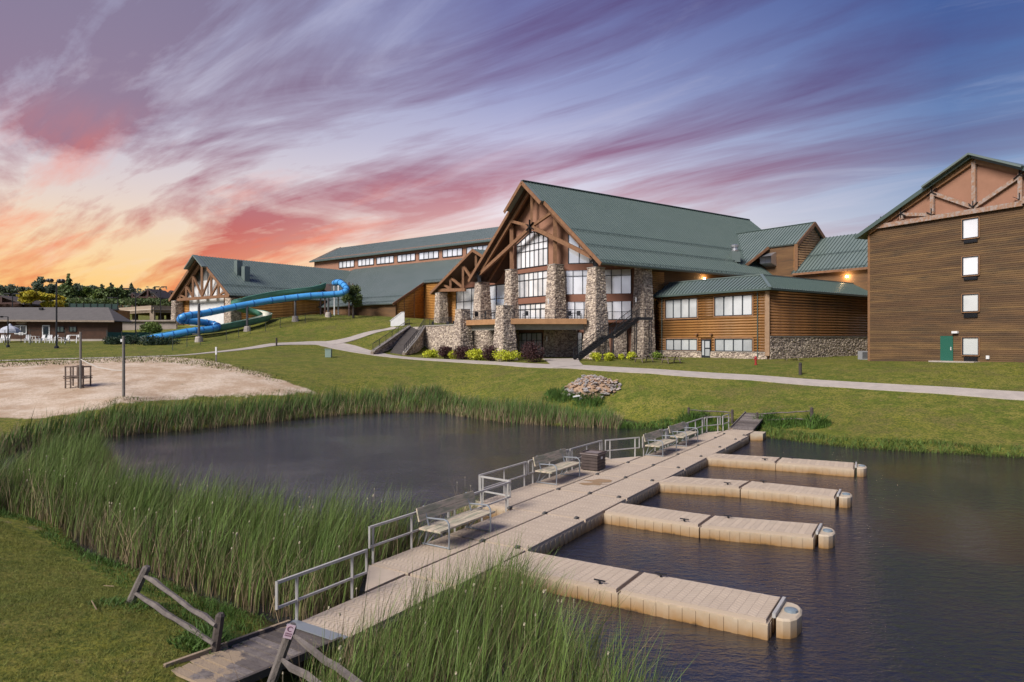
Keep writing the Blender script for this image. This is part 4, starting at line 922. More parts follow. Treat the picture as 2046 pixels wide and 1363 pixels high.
# clerestory
tL, tR = 25.6, -46; Wt = Wall(p2(35, tL-.6, 0), -U2, -A2)
plainwall(hall, Wt, [(0, 15), (tL-.6-tR, 15), (tL-.6-tR, 25.4), (0, 25.4)], M_stucco, .3)
Wt2 = Wall(p2(50, tL-.6, 0), -A2, U2); plainwall(hall, Wt2, [(0, 15), (15, 15), (15, 25.3), (7.7, 29), (0, 25.3)], M_stucco, .3)
for a, b in ((678, 708), (716, 747), (753, 787), (795, 830), (838, 876.5), (885, 924), (933, 976), (990, 1030)):
    yy = lambda px: 533.5-(px-678)*.1203; y2 = lambda px: 519.5-(px-678)*.1235
    xa, zb_ = Wt.hit(a, yy(a)+1); xb, _ = Wt.hit(b, yy(b)); 
    window(hall, Wt, xa, xb, 22.75, 24.15, cols=4, fw=.12, mw=.11, trim=None)
roof_plane(hall, [p2(34.2, tL, 24.9), p2(34.2, tR, 24.9), p2(42, tR, 28.8), p2(42, tL, 28.8)], (p2(34.2, tL, 24.9), p2(34.2, tR, 24.9)), (p2(42, tL, 28.8), p2(42, tR, 28.8)), matl=M_roof2, space=.5, ribh=.04, name='upper_roof', ribw=.04, th=.3)
m = MB(); m.slab([p2(50, tL, 24.9), p2(50, tR, 24.9), p2(42, tR, 28.79), p2(42, tL, 28.79)], (0, 0, -.3)); m.build('upper_roof', M_roof2, hall)
gutter(hall, p2(34.1, tL, 24.75), p2(34.1, tR, 24.75), .2, .25)

# ================================================================ gabled slide hall far left
gh = thing('slide_hall', 'green roofed hall with timber truss gable and white roller screen behind the water slides', 'building', p2(0, 10.6, 9.3))
LG, ez3, rz3 = 21.2, 14.26, 21.7; sl4 = (rz3-ez3)/(LG/2); rzg = lambda t: rz3-sl4*abs(t-LG/2)
for t0 in (0, LG):
    roof_plane(gh, [p2(0, t0, ez3), p2(36, t0, ez3), p2(36, LG/2, rz3), p2(0, LG/2, rz3)], (p2(0, t0, ez3), p2(36, t0, ez3)), (p2(0, LG/2, rz3), p2(36, LG/2, rz3)), space=.55, guards=(.02, .24) if t0 == 0 else (), ribh=.09, ribw=.06)
    m = MB(); m.beam(p2(-.05, t0, ez3-.2), p2(-.05, LG/2, rz3-.2), .12, .5); m.build('rake_board', M_timber, gh)
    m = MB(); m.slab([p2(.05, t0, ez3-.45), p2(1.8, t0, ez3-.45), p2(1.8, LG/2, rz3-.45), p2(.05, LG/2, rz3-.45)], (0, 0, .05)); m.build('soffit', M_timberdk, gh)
m = MB()
for sg_ in (1, -1): m.beam(p2(-.5, LG/2+sg_*3.2, rzg(LG/2+3.2)), p2(-.5, LG/2, rz3), .9, .2)
m.build('prow_roof', M_roof, gh)
Wx = Wall(p2(1.9, LG, 0), -U2, -A2); fx = lambda px, py: Wx.hit(px, py)
plainwall(gh, Wx, [(1.2, 8.6), (LG-1, 8.6), (LG-1, rzg(1)-.5), (LG/2, rz3-.6), (1.2, rzg(1.2)-.5)], M_stucco, .3)
m = MB(); x0, z1_ = fx(362, 545); x1_, z0_ = fx(452, 575); 
sid = mat('grey_siding', (.26, .25, .24), .8, (.22, .21, .20), 1)
Ptri = [(LG/2-5.8, 17.5), (LG/2+5.8, 17.5), (LG/2, rz3-.9)]
m.slab([Wx.p(x, z, .05) for x, z in Ptri], -Wx.n*.04)
for k in range(18):
    z = 17.5+k*.2; hw = 5.8*(1-(z-17.5)/(rz3-.9-17.5)); 
    if hw > .3: m.beam(Wx.p(LG/2-hw, z, .07), Wx.p(LG/2+hw, z, .07), .05, .04)
m.build('louvred_siding', sid, gh)
m = MB(); m.slab([Wx.p(3.2, 14.6, .06), Wx.p(LG-2.6, 14.6, .06), Wx.p(LG-2.6, 15.4, .06), Wx.p(LG-5.0, 17.45, .06), Wx.p(4.8, 17.45, .06), Wx.p(3.2, 15.6, .06)], -Wx.n*.03); m.build('white_panel', M_white, gh)
xa, za_ = fx(379.5, 591); xb, zb_ = fx(448, 640)
m = MB(); m.slab([Wx.p(xa, 9.0, .08), Wx.p(xb, 9.0, .08), Wx.p(xb, za_, .08), Wx.p(xa, za_, .08)], -Wx.n*.05); m.build('roller_screen', M_white, gh)
logs(gh, Wx, 1.3, xa-.1, 9, 14.4, .3, M_logy); 
m = MB(); m.beam(p2(.8, .8, 14.2), p2(.8, LG-.8, 14.2), .4, .5); m.build('truss_beam', M_timber, gh)
for sg_ in (0, 1):
    f = (lambda t: t) if sg_ == 0 else (lambda t: LG-t)
    m = MB(); m.beam(p2(.8, f(.9), rzg(.9)-.9), p2(.8, LG/2, rz3-.9), .4, .5); m.build('truss_beam', M_timber, gh)
    for t in (2.6, 4.9, 7.4): m = MB(); m.beam(p2(.8, f(t), 14.3), p2(.8, f(t), rzg(t)-.9), .32, .32); m.build('truss_post', M_timber, gh)
    for a, b in ((2.6, 4.9), (4.9, 7.4), (7.4, LG/2)): m = MB(); m.beam(p2(.82, f(a), rzg(a)-1), p2(.82, f(b), 14.4), .28, .28); m.build('truss_brace', M_timber, gh)
m = MB(); m.beam(p2(.8, LG/2, 14.3), p2(.8, LG/2, rz3-.9), .36, .36); m.build('truss_post', M_timber, gh)
pillar(gh, p2(.9, LG-1.3, 0), B2, 2.1, 1.8, 8.0, 13.95, seed=51); pillar(gh, p2(1.6, 1.7, 0), B2, 2.6, 2.2, 8.0, 13.95, seed=52)
Wy = Wall(p2(1.9, 1.0, 0), A2, -U2); plainwall(gh, Wy, [(0, 8), (33, 8), (33, 14.4), (0, 14.4)], M_logy, .3, out=-.02)
logs(gh, Wy, 0, 33, 9, 14.3, .3, M_logy)
for px, py, hh in ((476, 531, 2.6), (491, 543, 2.6)):
    tt = 6.2 if px < 480 else 4.6; s_, z_ = B2.T(px, py+14, tt); c = p2(s_, tt, rzg(tt)); m = MB()
    m.box(c+Vector((0, 0, 1.0)), (1.05, 1.05, 2.7), (A2, U2, Vector((0, 0, 1)))); m.build('roof_vent', M_roof, gh)
# ================================================================ floating dock
M_dock = mat('tan_dock_plastic', (.53, .425, .32), .75, (.46, .365, .275), 1.6, .15, 40)
def waterstain(nt, N, L, base, mixc, nz, tc):
    ps = N.new('ShaderNodeSeparateXYZ'); L.new(tc.outputs['Object'], ps.inputs[0])
    m = N.new('ShaderNodeMath'); m.operation = 'MULTIPLY_ADD'; L.new(nz(1.3, 4, .7), m.inputs[0]); m.inputs[1].default_value = -.35; L.new(ps.outputs[2], m.inputs[2])
    r = N.new('ShaderNodeMapRange'); r.inputs['From Min'].default_value = .28; r.inputs['From Max'].default_value = -.12; L.new(m.outputs[0], r.inputs[0])
    c = mixc(r.outputs[0], base, (.30, .155, .045, 1))
    r2 = N.new('ShaderNodeMapRange'); r2.inputs['From Min'].default_value = -.10; r2.inputs['From Max'].default_value = -.16; L.new(m.outputs[0], r2.inputs[0])
    return mixc(r2.outputs[0], c, (.10, .055, .02, 1))
M_dside = mat('tan_dock_side', (.52, .425, .31), .7, (.46, .37, .265), 3, extra=waterstain)
M_groove = mat('dock_groove', (.44, .345, .26), .85)
M_joint = mat('dock_joint', (.05, .045, .04), .9)
M_bolt = mat('rubber_coupler', (.09, .085, .08), .8)
M_alu = mat('pale_aluminium_rail', (.50, .47, .43), .55, (.42, .40, .37), 4, metal=.15)
DZ_ = .5
def dp(d, n, z=DZ_): return Vector((math.sin(math.radians(32.4))*d+math.cos(math.radians(32.4))*n, math.cos(math.radians(32.4))*d-math.sin(math.radians(32.4))*n, z))
dock = thing('floating_dock', 'tan plastic floating dock of square sections crossing the pond', 'dock', dp(30, -12, 0))
def section(parent, c4, name='dock_section', herr=True, seed=0, groove=True):
    "one hollow plastic float: c4 = four top corners (counter-clockwise) - ribbed sides, recessed joint, raised herringbone treads"
    Z = Vector((0, 0, 1)); c = [Vector((p.x, p.y, DZ_)) for p in c4]; ctr = sum(c, Vector())/4
    ins = lambda p, k: p+(ctr-p).normalized()*k
    lo = [ins(p, .0)-Z*.62 for p in c]; up = [ins(p, .0)-Z*.09 for p in c]; t0 = [ins(p, .045)-Z*.09 for p in c]; t1 = [ins(p, .05) for p in c]
    m = MB(); m.add(lo+up, [(i, (i+1) % 4, (i+1) % 4+4, i+4) for i in range(4)])
    for i in range(4):
        a, b = up[i], up[(i+1) % 4]; k = max(2, int((b-a).length/.15)); nn = (b-a).normalized().cross(Z)
        for j in range(k):
            if j % 2: 
                q0, q1 = a.lerp(b, (j+.06)/k), a.lerp(b, (j+.94)/k)
                m.add([q0-Z*.03, q1-Z*.03, q1-Z*.60, q0-Z*.60, q0-Z*.03+nn*.018, q1-Z*.03+nn*.018, q1-Z*.60+nn*.018, q0-Z*.60+nn*.018], [(4, 5, 6, 7), (0, 1, 5, 4), (1, 2, 6, 5), (3, 0, 4, 7)])
    s = m.build(name, M_dside, parent)
    m = MB(); m.add(up+t0, [(i, (i+1) % 4, (i+1) % 4+4, i+4) for i in range(4)]); m.add(t0+t1, [(i, (i+1) % 4, (i+1) % 4+4, i+4) for i in range(4)]+[(4, 5, 6, 7)])
    tr_ = m.build('deck_top', M_groove if herr else M_dock, s); m = MB()
    if herr:
        P = lambda u, v: (t1[0]*(1-u)+t1[1]*u)*(1-v)+(t1[3]*(1-u)+t1[2]*u)*v
        L0, L1 = (t1[1]-t1[0]).length, (t1[3]-t1[0]).length; st = .20; nu, nv = int(L0/st), int(L1/(st*.62))
        for i in range(nu):
            for j in range(nv):
                u, v = (i+.5)/nu, (j+.5)/nv; sgn = 1 if i % 2 else -1; du, dv = .50*st/L0, sgn*.30*st/L1; wv = .50*st/L1
                q = [P(max(0, min(1, u-du*.93)), max(0, min(1, v-dv-wv*.5))), P(max(0, min(1, u+du*.93)), max(0, min(1, v+dv-wv*.5))), P(max(0, min(1, u+du*.93)), max(0, min(1, v+dv+wv*.35))), P(max(0, min(1, u-du*.93)), max(0, min(1, v-dv+wv*.35)))]
                m.add([x+Z*.001 for x in q]+[x+Z*.006 for x in q], [(4, 5, 6, 7), (0, 1, 5, 4), (1, 2, 6, 5), (2, 3, 7, 6), (3, 0, 4, 7)])
    if m.v: m.build('tread_pattern', M_dock, s, 'stuff')
    return s
g = .018
rows = [13.4, 16.8, 20.65, 24.3, 27.95, 31.45, 35.15, 38.8, 42.4, 44.5, 47.2]
dr = lambda d: -10.12-.012*(d-16)            # right-hand edge drifts a little
def sec(d0, d1, a0, a1, b0=None, b1=None, **k):
    "a0..a1: right and left edge at d0; b0..b1 at d1"
    b0 = a0 if b0 is None else b0; b1 = a1 if b1 is None else b1
    return section(dock, [dp(d0+g, a0-g), dp(d1-g, b0-g), dp(d1-g, b1+g), dp(d0+g, a1+g)], **k)
for i in range(10):
    d0, d1 = rows[i], rows[i+1]; r0, r1 = dr(d0), dr(d1)
    if i < 9:
        sec(d0, d1, r0, r0-1.6, r1, r1-1.55)
        l0, l1 = (-13.05, -13.05) if i < 2 else (-13.3, -13.3)
        if i < 9: sec(d0, d1, r0-1.6, l0, r1-1.55, l1)
        if 2 <= i < 5: sec(d0, d1, -13.3, -14.72)
    else: sec(d0, d1, -10.75, -12.5)
def tri(pts, name='corner_float'):
    m = MB(); m.slab(pts, (0, 0, -.6)); o = m.build(name, M_dside, dock); m = MB(); m.slab([p+Vector((0, 0, .012)) for p in pts], (0, 0, -.03)); m.build('tread', M_dock, o)
tri([dp(31.47, -13.32), dp(33.6, -13.34), dp(31.47, -14.7)]); tri([dp(13.38, -11.75), dp(13.38, -13.03), dp(11.9, -11.72)])
tri([dp(44.5, -12.52), dp(44.5, -13.3), dp(45.9, -12.52)])
for d in (20.4, 31.9): # small floats peeping out on the pond side
    m = MB(); m.lathe(dp(d+.5, -15.0, -.1), [(.42, 0), (.45, .2), (.42, .5), (.2, .56)], 12); m.build('corner_float', M_dside, dock)
# rubber couplers on the joints
m = None
for i, d in enumerate(rows[1:-1]):
    for n in (dr(d)-.35, dr(d)-1.58, -13.2):
        m = MB(); m.box(dp(d, n, DZ_+.02), (.22, .10, .05), (Vector((math.sin(math.radians(32.4)), math.cos(math.radians(32.4)), 0)), Vector((math.cos(math.radians(32.4)), -math.sin(math.radians(32.4)), 0)), Vector((0, 0, 1)))); m.lathe(dp(d, n, DZ_+.04), [(.05, 0), (.05, .03)], 6); m.build('coupler', M_bolt, dock)
# sandy stain
m = MB(); R = random.Random(3)
for k in range(2):
    c = dp(26.0+k*.7, -12.45-.1*k, DZ_+.016); pts = [c+Vector((math.cos(t)*R.uniform(.2, .75), math.sin(t)*R.uniform(.15, .42), 0)) for t in np.linspace(0, 6.0, 14)]; m.add(pts, [tuple(range(14))])
m.build('rusty_stain', mat('rusty_stain', (.30, .19, .10), .9), dock)
# gangway and shore ramp at the near end
sec(9.75, 13.38, -10.15, -11.68, -10.15, -11.68, name='gangway_section')
# ---- fingers
Mz = Vector((0, 0, 1))
fing_lbl = ['nearest tan dock finger, partly behind the foreground cattails', 'second tan dock finger counted from the near shore', 'third tan dock finger counted from the near shore', 'farthest tan dock finger, beside the green bank']
fing = [((15.25, -10.2), (16.72, -10.15), (15.28, -6.66), (16.8, -6.66), (15.35, -3.2), (16.9, -3.2)),
        ((22.1, -10.22), (23.55, -10.24), (22.1, -6.77), (23.55, -6.75), (22.8, -3.42), (24.3, -3.46)),
        ((27.9, -10.4), (29.4, -10.3), (28.75, -7.12), (30.2, -7.05), (28.85, -3.56), (30.3, -3.6)),
        ((35.15, -10.5), (36.6, -10.45), (35.65, -7.1), (37.15, -7.15), (35.9, -3.62), (37.5, -3.75))]
finger_obj = []
for k, (a0, a1, j0, j1, e0, e1) in enumerate(fing):
    f = thing('dock_finger', fing_lbl[k], 'dock finger', dp((a0[0]+a1[0])/2, a0[1], 0), 0, 'dock fingers reaching out over the pond')
    q = lambda a, s=0.: dp(a[0], a[1]+s)
    section(f, [q(a0, g*2), q(j0, -g), q(j1, -g), q(a1, g*2)]); section(f, [q(j0, g), q(e0, -g), q(e1, -g), q(j1, g)])
    # rounded end float with its mooring cap
    ea, eb = q(e0, .10), q(e1, .10); dn_ = (dp(0, 1)-dp(0, 0)).normalized(); n_ = 9; pts = []
    ea2, eb2 = ea.lerp(eb, .12), eb.lerp(ea, .06)
    ctr = (ea2+eb2)/2; w_ = (eb2-ea2).length/2; ax = (eb2-ea2).normalized()
    for u_, v_ in ((-.92, 0), (-.92, .14), (-.80, .28), (-.5, .38), (0, .42), (.5, .38), (.80, .28), (.92, .14), (.92, 0)): pts.append(ctr+ax*u_*w_+dn_*v_)
    ef = MB(); top = [Vector((p.x, p.y, DZ_-.06)) for p in pts]; t2 = [Vector((p.x, p.y, DZ_-.02))+(ctr-p)*.10 for p in pts]; lo = [Vector((p.x, p.y, -.12))+(ctr-p)*.03 for p in pts]; N9 = n_
    ef.add(lo+top+t2, [(i, i+1, i+1+N9, i+N9) for i in range(N9-1)]+[(i+N9, i+1+N9, i+1+2*N9, i+2*N9) for i in range(N9-1)]+[tuple(range(2*N9, 3*N9)), (N9-1, 0, N9, 2*N9-1)]); en = ef.build('end_float', M_dside, f)
    cp = MB(); cp.lathe(Vector((ctr.x, ctr.y, DZ_-.02))+dn_*.2, [(.15, 0), (.14, .05), (.06, .07)], 10); cp.build('mooring_cap', mat('blue_grey_cap', (.17, .21, .24), .6), en)
    hb_ = MB(); hb_.beam(q(e0, .05)+Mz*.02+ax*.25, q(e1, .05)+Mz*.02-ax*.15, .07, .10); hb_.build('hinge_bar', M_alu, f)
    # cleats
    for (d_, n__) in ((j0[0]+.12, j0[1]-.55), (j1[0]-.12, j1[1]+.55)):
        c = dp(d_, n__, DZ_+.012); m = MB(); m.box(c+Mz*.03, (.05, .10, .06)); m.beam(c+Mz*.075-dn_*.15, c+Mz*.075+dn_*.15, .035, .03); m.build('cleat', M_dark, f)
    finger_obj.append(f)
# square end block at the far right corner
m = MB(); m.slab([dp(45.6, -10.66), dp(45.9, -9.95), dp(47.1, -10.0), dp(47.0, -10.7)], (0, 0, -.6)); m.build('corner_float', M_dside, dock)

# ---- railings: every panel a thing of its own
def rail_panel(a, b, label, h=.98, posts=(.13, .87), end=True, group='aluminium railing panels along the dock'):
    a, b = Vector(a), Vector(b); t = thing('dock_railing', label, 'railing', (a+b)/2, 0, group); m = MB()
    m.beam(a+Mz*h, b+Mz*h, .06, .06); m.build('top_rail', M_alu, t)
    m = MB(); m.beam(a+Mz*(h*.46), b+Mz*(h*.46), .05, .05); m.build('mid_rail', M_alu, t)
    for u in posts: q_ = a.lerp(b, u); m = MB(); m.beam(q_-Mz*.02, q_+Mz*(h-.03), .055, .055, up=(1, 0, 0)); m.build('post', M_alu, t)
    if end:
        for u in (0, 1): q_ = a.lerp(b, u); m = MB(); m.beam(q_+Mz*(h*.46-.025), q_+Mz*(h+.03), .05, .05, up=(1, 0, 0)); m.build('end_bar', M_alu, t)
    return t
rl = [((9.35, -11.72), (11.95, -11.72), 'short railing panel beside the gangway nearest the wooden ramp', (.2, .82)),
      ((13.45, -13.08), (16.85, -13.05), 'railing panel with crumpled rounded end at the near dock corner', (.04, .5)),
      ((16.95, -13.08), (20.5, -13.08), 'railing panel right behind the nearest bench', (.08, .5, .92)),
      ((20.6, -13.15), (20.75, -14.55), 'very short railing panel turning out to the wider dock part', (.08, .92)),
      ((20.85, -14.68), (24.25, -14.68), 'railing panel between the nearest bench and the second bench', (.03, .5, .95)),
      ((24.4, -14.68), (28.0, -14.68), 'railing panel right behind the second bench', (.1, .5, .95)),
      ((28.15, -14.68), (31.5, -14.62), 'railing panel behind the dark slatted bin', (.06, .5, .93)),
      ((31.65, -14.5), (33.55, -13.45), 'slanted railing panel just beyond the dark slatted bin', (.13, .87)),
      ((33.75, -13.35), (37.4, -13.35), 'railing panel behind the third bench', (.04, .5, .95)),
      ((37.5, -13.35), (41.0, -13.35), 'railing panel behind the farthest bench', (.04, .5, .95)),
      ((41.1, -13.35), (44.3, -13.35), 'railing panel just past the farthest bench', (.04, .5, .95)),
      ((44.45, -13.3), (45.75, -12.65), 'slanted railing panel near the far end of the dock', (.15, .85)),
      ((45.9, -12.52), (47.5, -12.52), 'last short railing panel by the far wooden ramp', (.06, .94))]
for (a, b, lb, ps) in rl: rail_panel(dp(*a), dp(*b), lb, posts=ps)

# ---- benches
M_benchw = mat('weathered_bench_board', (.56, .45, .33), .85, (.30, .29, .20), 3.0, .35, 14, stretch=(.7, 4, 4), lo=.42, hi=.62)
M_pipe = mat('galvanised_pipe', (.30, .32, .34), .45, metal=.4)
def make_bench(label, loc, rz, L=2.25):
    t = thing('park_bench', label, 'bench', loc, 0, 'weathered park benches along the dock railing')
    t.rotation_euler = (0, 0, 0); B = lambda x, y, z: Vector(loc)+Vector((x, y, z))
    for y in (-.20, .02, .24): m = MB(); m.box(B(0, y, .46), (L, .205, .045)); m.build('seat_board', M_benchw, t)
    for z, y in ((.70, .36), (.86, .40)): m = MB(); m.box(B(0, y, z), (L, .04, .155), (Vector((1, 0, 0)), Vector((0, .97, -.24)), Vector((0, .24, .97)))); m.build('back_board', M_benchw, t)
    for sx in (-1, 1):
        x = sx*(L/2-.28); m = MB()
        m.tube([B(x, -.34, 0), B(x, -.34, .58), B(x, -.29, .66), B(x, -.20, .69), B(x, .34, .66)], .022, 8)
        m.tube([B(x, .42, 0), B(x, .26, .44), B(x, .44, .95)], .022, 8); m.tube([B(x, -.36, .02), B(x, .46, .02)], .02, 6)
        m.tube([B(x, -.30, .42), B(x, .34, .42)], .02, 6); m.tube([B(x, -.02, .42), B(x, .34, .03)], .018, 6)
        m.build('leg_frame', M_pipe, t)
    t.rotation_euler = (0, 0, rz); return t
# bench x axis runs along the dock, its back towards the railing side (left)
RZB = math.radians(90-32.4)
bench = make_bench('nearest park bench, its mossy boards half behind the foreground cattails', dp(16.65, -12.45, DZ_+.012), RZB); bench.scale = (1.25, 1.22, 1.2)
for d, n, lb in ((26.0, -14.05, 'second park bench, beside the dark slatted bin'), (35.05, -12.75, 'third park bench from the near end, left one of the far pair'), (39.0, -12.8, 'farthest park bench, right one of the far pair')):
    b_ = copy_tree(bench, dp(d, n, DZ_+.012), RZB if d < 30 else RZB); b_['label'] = lb
# ---- slatted bin
bn = thing('slatted_bin', 'dark brown slatted storage bin with pale lid between bench and railing corner', 'bin', dp(29.0, -13.9, DZ_))
ex, ey = Vector((math.sin(math.radians(32.4)), math.cos(math.radians(32.4)), 0)), Vector((math.cos(math.radians(32.4)), -math.sin(math.radians(32.4)), 0))
bc = dp(29.0, -13.9, DZ_+.012); M_bin = mat('dark_brown_slats', (.085, .06, .052), .75, (.06, .042, .036), 5)
m = MB(); m.box(bc+Mz*.45, (.74, .70, .84), (ex, ey, Mz)); m.build('body', M_bin, bn)
for z in (.12, .29, .46, .63, .80):
    for s_ in (-1, 1):
        m = MB(); m.box(bc+ey*(.37*s_)+Mz*z, (.80, .03, .145), (ex, ey, Mz)); m.build('slat', M_bin, bn)
        m = MB(); m.box(bc+ex*(.39*s_)+Mz*z, (.03, .76, .145), (ex, ey, Mz)); m.build('slat', M_bin, bn)
m = MB(); m.box(bc+Mz*.90, (.88, .84, .06), (ex, ey, Mz)); m.build('lid', mat('greyish_lid', (.23, .185, .17), .7, (.19, .15, .14), 4), bn)
m = MB(); 
for s_ in (-1, 1): m.box(bc+ey*(.39*s_)+Mz*.955, (.88, .06, .06), (ex, ey, Mz)); m.box(bc+ex*(.41*s_)+Mz*.953, (.06, .72, .055), (ex, ey, Mz))
m.build('lid_rim', M_bin, bn)
m = MB(); m.box(bc+ey*.39+Mz*.68, (.14, .02, .12), (ex, ey, Mz)); m.build('latch', M_white, bn); bn.scale = (1.1, 1.1, .84)

# ---- wooden ramps at both shores
def plankwear(nt, N, L, base, mixc, nz, tc):
    oi = N.new('ShaderNodeObjectInfo'); ps = N.new('ShaderNodeSeparateXYZ'); L.new(tc.outputs['Object'], ps.inputs[0])
    b2 = mixc(oi.outputs['Random'], base, (.075, .058, .05, 1))
    m = N.new('ShaderNodeMath'); m.operation = 'MULTIPLY_ADD'; L.new(ps.outputs[0], m.inputs[0]); m.inputs[1].default_value = -.16; L.new(nz(1.1, 7, .62), m.inputs[2])
    r = N.new('ShaderNodeMapRange'); r.inputs['From Min'].default_value = .64; r.inputs['From Max'].default_value = .67; L.new(m.outputs[0], r.inputs[0])
    return mixc(r.outputs[0], b2, (.34, .25, .165, 1))
M_gray = mat('grey_weathered_plank', (.25, .21, .185), .85, (.13, .105, .095), 7, .5, 30, stretch=(1, 1, 1), extra=plankwear)
def ramp(label, d0, d1, n0, n1, z0, z1, sandpatch=False):
    t = thing('wooden_ramp', label, 'ramp', dp(d0, (n0+n1)/2, z0)); k = int(abs(d1-d0)/.20); R = random.Random(int(d0*10))
    for i in range(k):
        a, b = i/k, (i+1)/k; d_a, d_b = d0+(d1-d0)*a, d0+(d1-d0)*(b)-math.copysign(.032, d1-d0); za, zb = z0+(z1-z0)*a, z0+(z1-z0)*b; e = R.uniform(-.012, .012)
        m = MB(); m.slab([dp(d_a, n0, za+e), dp(d_b, n0, zb+e), dp(d_b, n1, zb+e), dp(d_a, n1, za+e)], (0, 0, -.05)); m.build('plank', M_gray, t)
    for n in (n0, n1): m = MB(); m.beam(dp(d0, n, z0+.01), dp(d1, n, z1+.01), .07, .14); m.build('edge_board', M_gray, t)
    return t
rp = ramp('grey plank ramp with tan sandy patches at the bottom left, leading onto the dock', 9.7, 6.95, -10.2, -11.75, DZ_+.0, .66)
m = MB(); m.beam(dp(9.72, -10.15, DZ_+.03), dp(9.72, -11.75, DZ_+.03), .28, .02); m.build('metal_plate', M_pipe, rp)
ramp('short grey plank ramp at the far end of the dock leading up the bank', 47.25, 51.6, -10.85, -12.4, DZ_+.02, 1.25)
# ================================================================ terrace, stone stair, steel stair
Zv = Vector((0, 0, 1)); X1, Y1 = Vector((1, 0, 0)), Vector((0, 1, 0))
TZ = 8.65
ter = thing('stone_terrace', 'fieldstone retaining terrace with black railing left of the lodge', 'terrace', (-12, 104, 4.5))
tA = atY(848, 700, 100); tB = atY(925, 700, 90.5); tA.z = tB.z = 0
Wt_ = Wall(tA, tB-tA, Vector(((tB-tA).y, -(tB-tA).x, 0))); Lt = (tB-tA).length
stone_wall(ter, [Wt_.p(0, 3.9), Wt_.p(Lt, 3.9), Wt_.p(Lt, TZ), Wt_.p(0, TZ)], seed=61, pitch=.30)
m = MB(); m.beam(Wt_.p(-.1, TZ+.06, -.1), Wt_.p(Lt, TZ+.06, -.1), .5, .14); m.build('coping', M_trimst, ter)
m = MB(); bk = [Wt_.p(0, TZ-.02, -.3), Wt_.p(Lt, TZ-.02, -.3), Vector((3, 104, TZ-.02)), Vector((-2, 122, TZ-.02)), Vector((-16, 124, TZ-.02)), Vector((-19, 112, TZ-.02)), Vector((-15.6, 104, TZ-.02))]
m.slab(bk, (0, 0, -.5)); m.build('paving', M_conc, ter)
railing(ter, Wt_.p(.1, TZ+.12, -.15), Wt_.p(Lt-1, TZ+.12, -.15), 1.0, posts=8)
st = thing('stone_stairway', 'stone stairway with sloping cheek walls and black handrails rising to the terrace', 'stairway', (-15, 95, 4.5))
b0, b1_ = Vector((-15.7, 94.2, 0)), Vector((-14.4, 103.5, 0)); dr__ = (b1_-b0).normalized(); sd_ = Vector((dr__.y, -dr__.x, 0)); n_s = 24
for i in range(n_s):
    a = b0.lerp(b1_, i/n_s); b = b0.lerp(b1_, (i+1)/n_s); z = 4.55+(TZ-4.55)*(i+1)/n_s
    m = MB(); m.slab([a-sd_*1.35+Zv*z, a+sd_*1.35+Zv*z, b+sd_*1.35+Zv*z, b-sd_*1.35+Zv*z], (0, 0, -.5)); m.build('step', mat('dark_stair_tread', (.10, .085, .08), .85, (.075, .062, .058), 3), st)
def cheek(a, b, za0, za1, seed):
    a, b = Vector(a), Vector(b); h = (b-a).normalized(); n = Vector((h.y, -h.x, 0))
    if n.y > 0 and abs(n.y) > abs(n.x): n = -n
    q = [Vector((a.x, a.y, 3.8)), Vector((b.x, b.y, 3.8)), Vector((b.x, b.y, za1)), Vector((a.x, a.y, za0))]
    if (q[1]-q[0]).cross(q[3]-q[0]).dot(EYE-q[0]) < 0: q = [q[1], q[0], q[3], q[2]]
    stone_wall(st, q, seed=seed, th=.35); m = MB(); m.beam(Vector((a.x, a.y, za0+.08)), Vector((b.x, b.y, za1+.08)), .55, .16); m.build('coping', M_trimst, st)
    railing(st, Vector((a.x, a.y, za0+.16)), Vector((b.x, b.y, za1+.16)), .95, posts=6)
lA = atY(745, 704, 92.5); lB = atY(818, 652, 103.5); cheek((lA.x, lA.y), (lB.x, lB.y), 5.05, TZ+.05, 62)
rA_ = atY(808, 708, 93.5); rB_ = atY(833, 676, 97.0); rC_ = atY(848, 653, 100); cheek((rA_.x, rA_.y), (rB_.x, rB_.y), 4.8, 6.85, 63); cheek((rB_.x, rB_.y), (rC_.x, rC_.y), 6.9, TZ, 64)
ww = thing('white_parapet', 'white slanted parapet wall at the top of the grass path', 'wall', atY(792, 655, 110))
m = MB(); m.slab([atY(*q, 110) for q in ((780.5, 653), (791, 658), (808, 655), (808, 624.5), (802.5, 624.5), (780.5, 642))], (0, .4, 0)); m.build('wall', M_white, ww)
m = MB(); m.beam(atY(779.5, 641.5, 110.2), atY(802.5, 624, 110.2), .5, .1); m.beam(atY(802.5, 624, 110.2), atY(808.5, 624, 110.2), .5, .1); m.build('coping', M_white, ww)

ss = thing('steel_stair', 'black steel outdoor stair climbing from the lawn to the upper deck', 'stair', (7.1, 76, 4.4))
S0, S1, S2, S3 = Vector((7.15, 76.0, 4.45)), Vector((10.6, 77.3, 6.95)), Vector((14.35, 79.2, 9.1)), Vector((16.1, 79.6, 9.1)); S1b = S1+Vector((.75, .25, 0))
def flight(a, b):
    h = Vector((b.x-a.x, b.y-a.y, 0)).normalized(); s_ = Vector((h.y, -h.x, 0))
    for k in (-.65, .65): m = MB(); m.beam(a+s_*k, b+s_*k, .06, .34); m.build('stringer', M_dark, ss)
    n = max(3, int((b.z-a.z)/.19))
    for i in range(n): c = a.lerp(b, (i+.5)/n); m = MB(); m.box(c+Zv*.05, (.30, 1.25, .05), (h, s_, Zv)); m.build('step', M_dark, ss)
    for k in (-.68, .68): railing(ss, a+s_*k+Zv*.15, b+s_*k+Zv*.15, 1.0, posts=3)
flight(S0, S1); flight(S1b, S2)
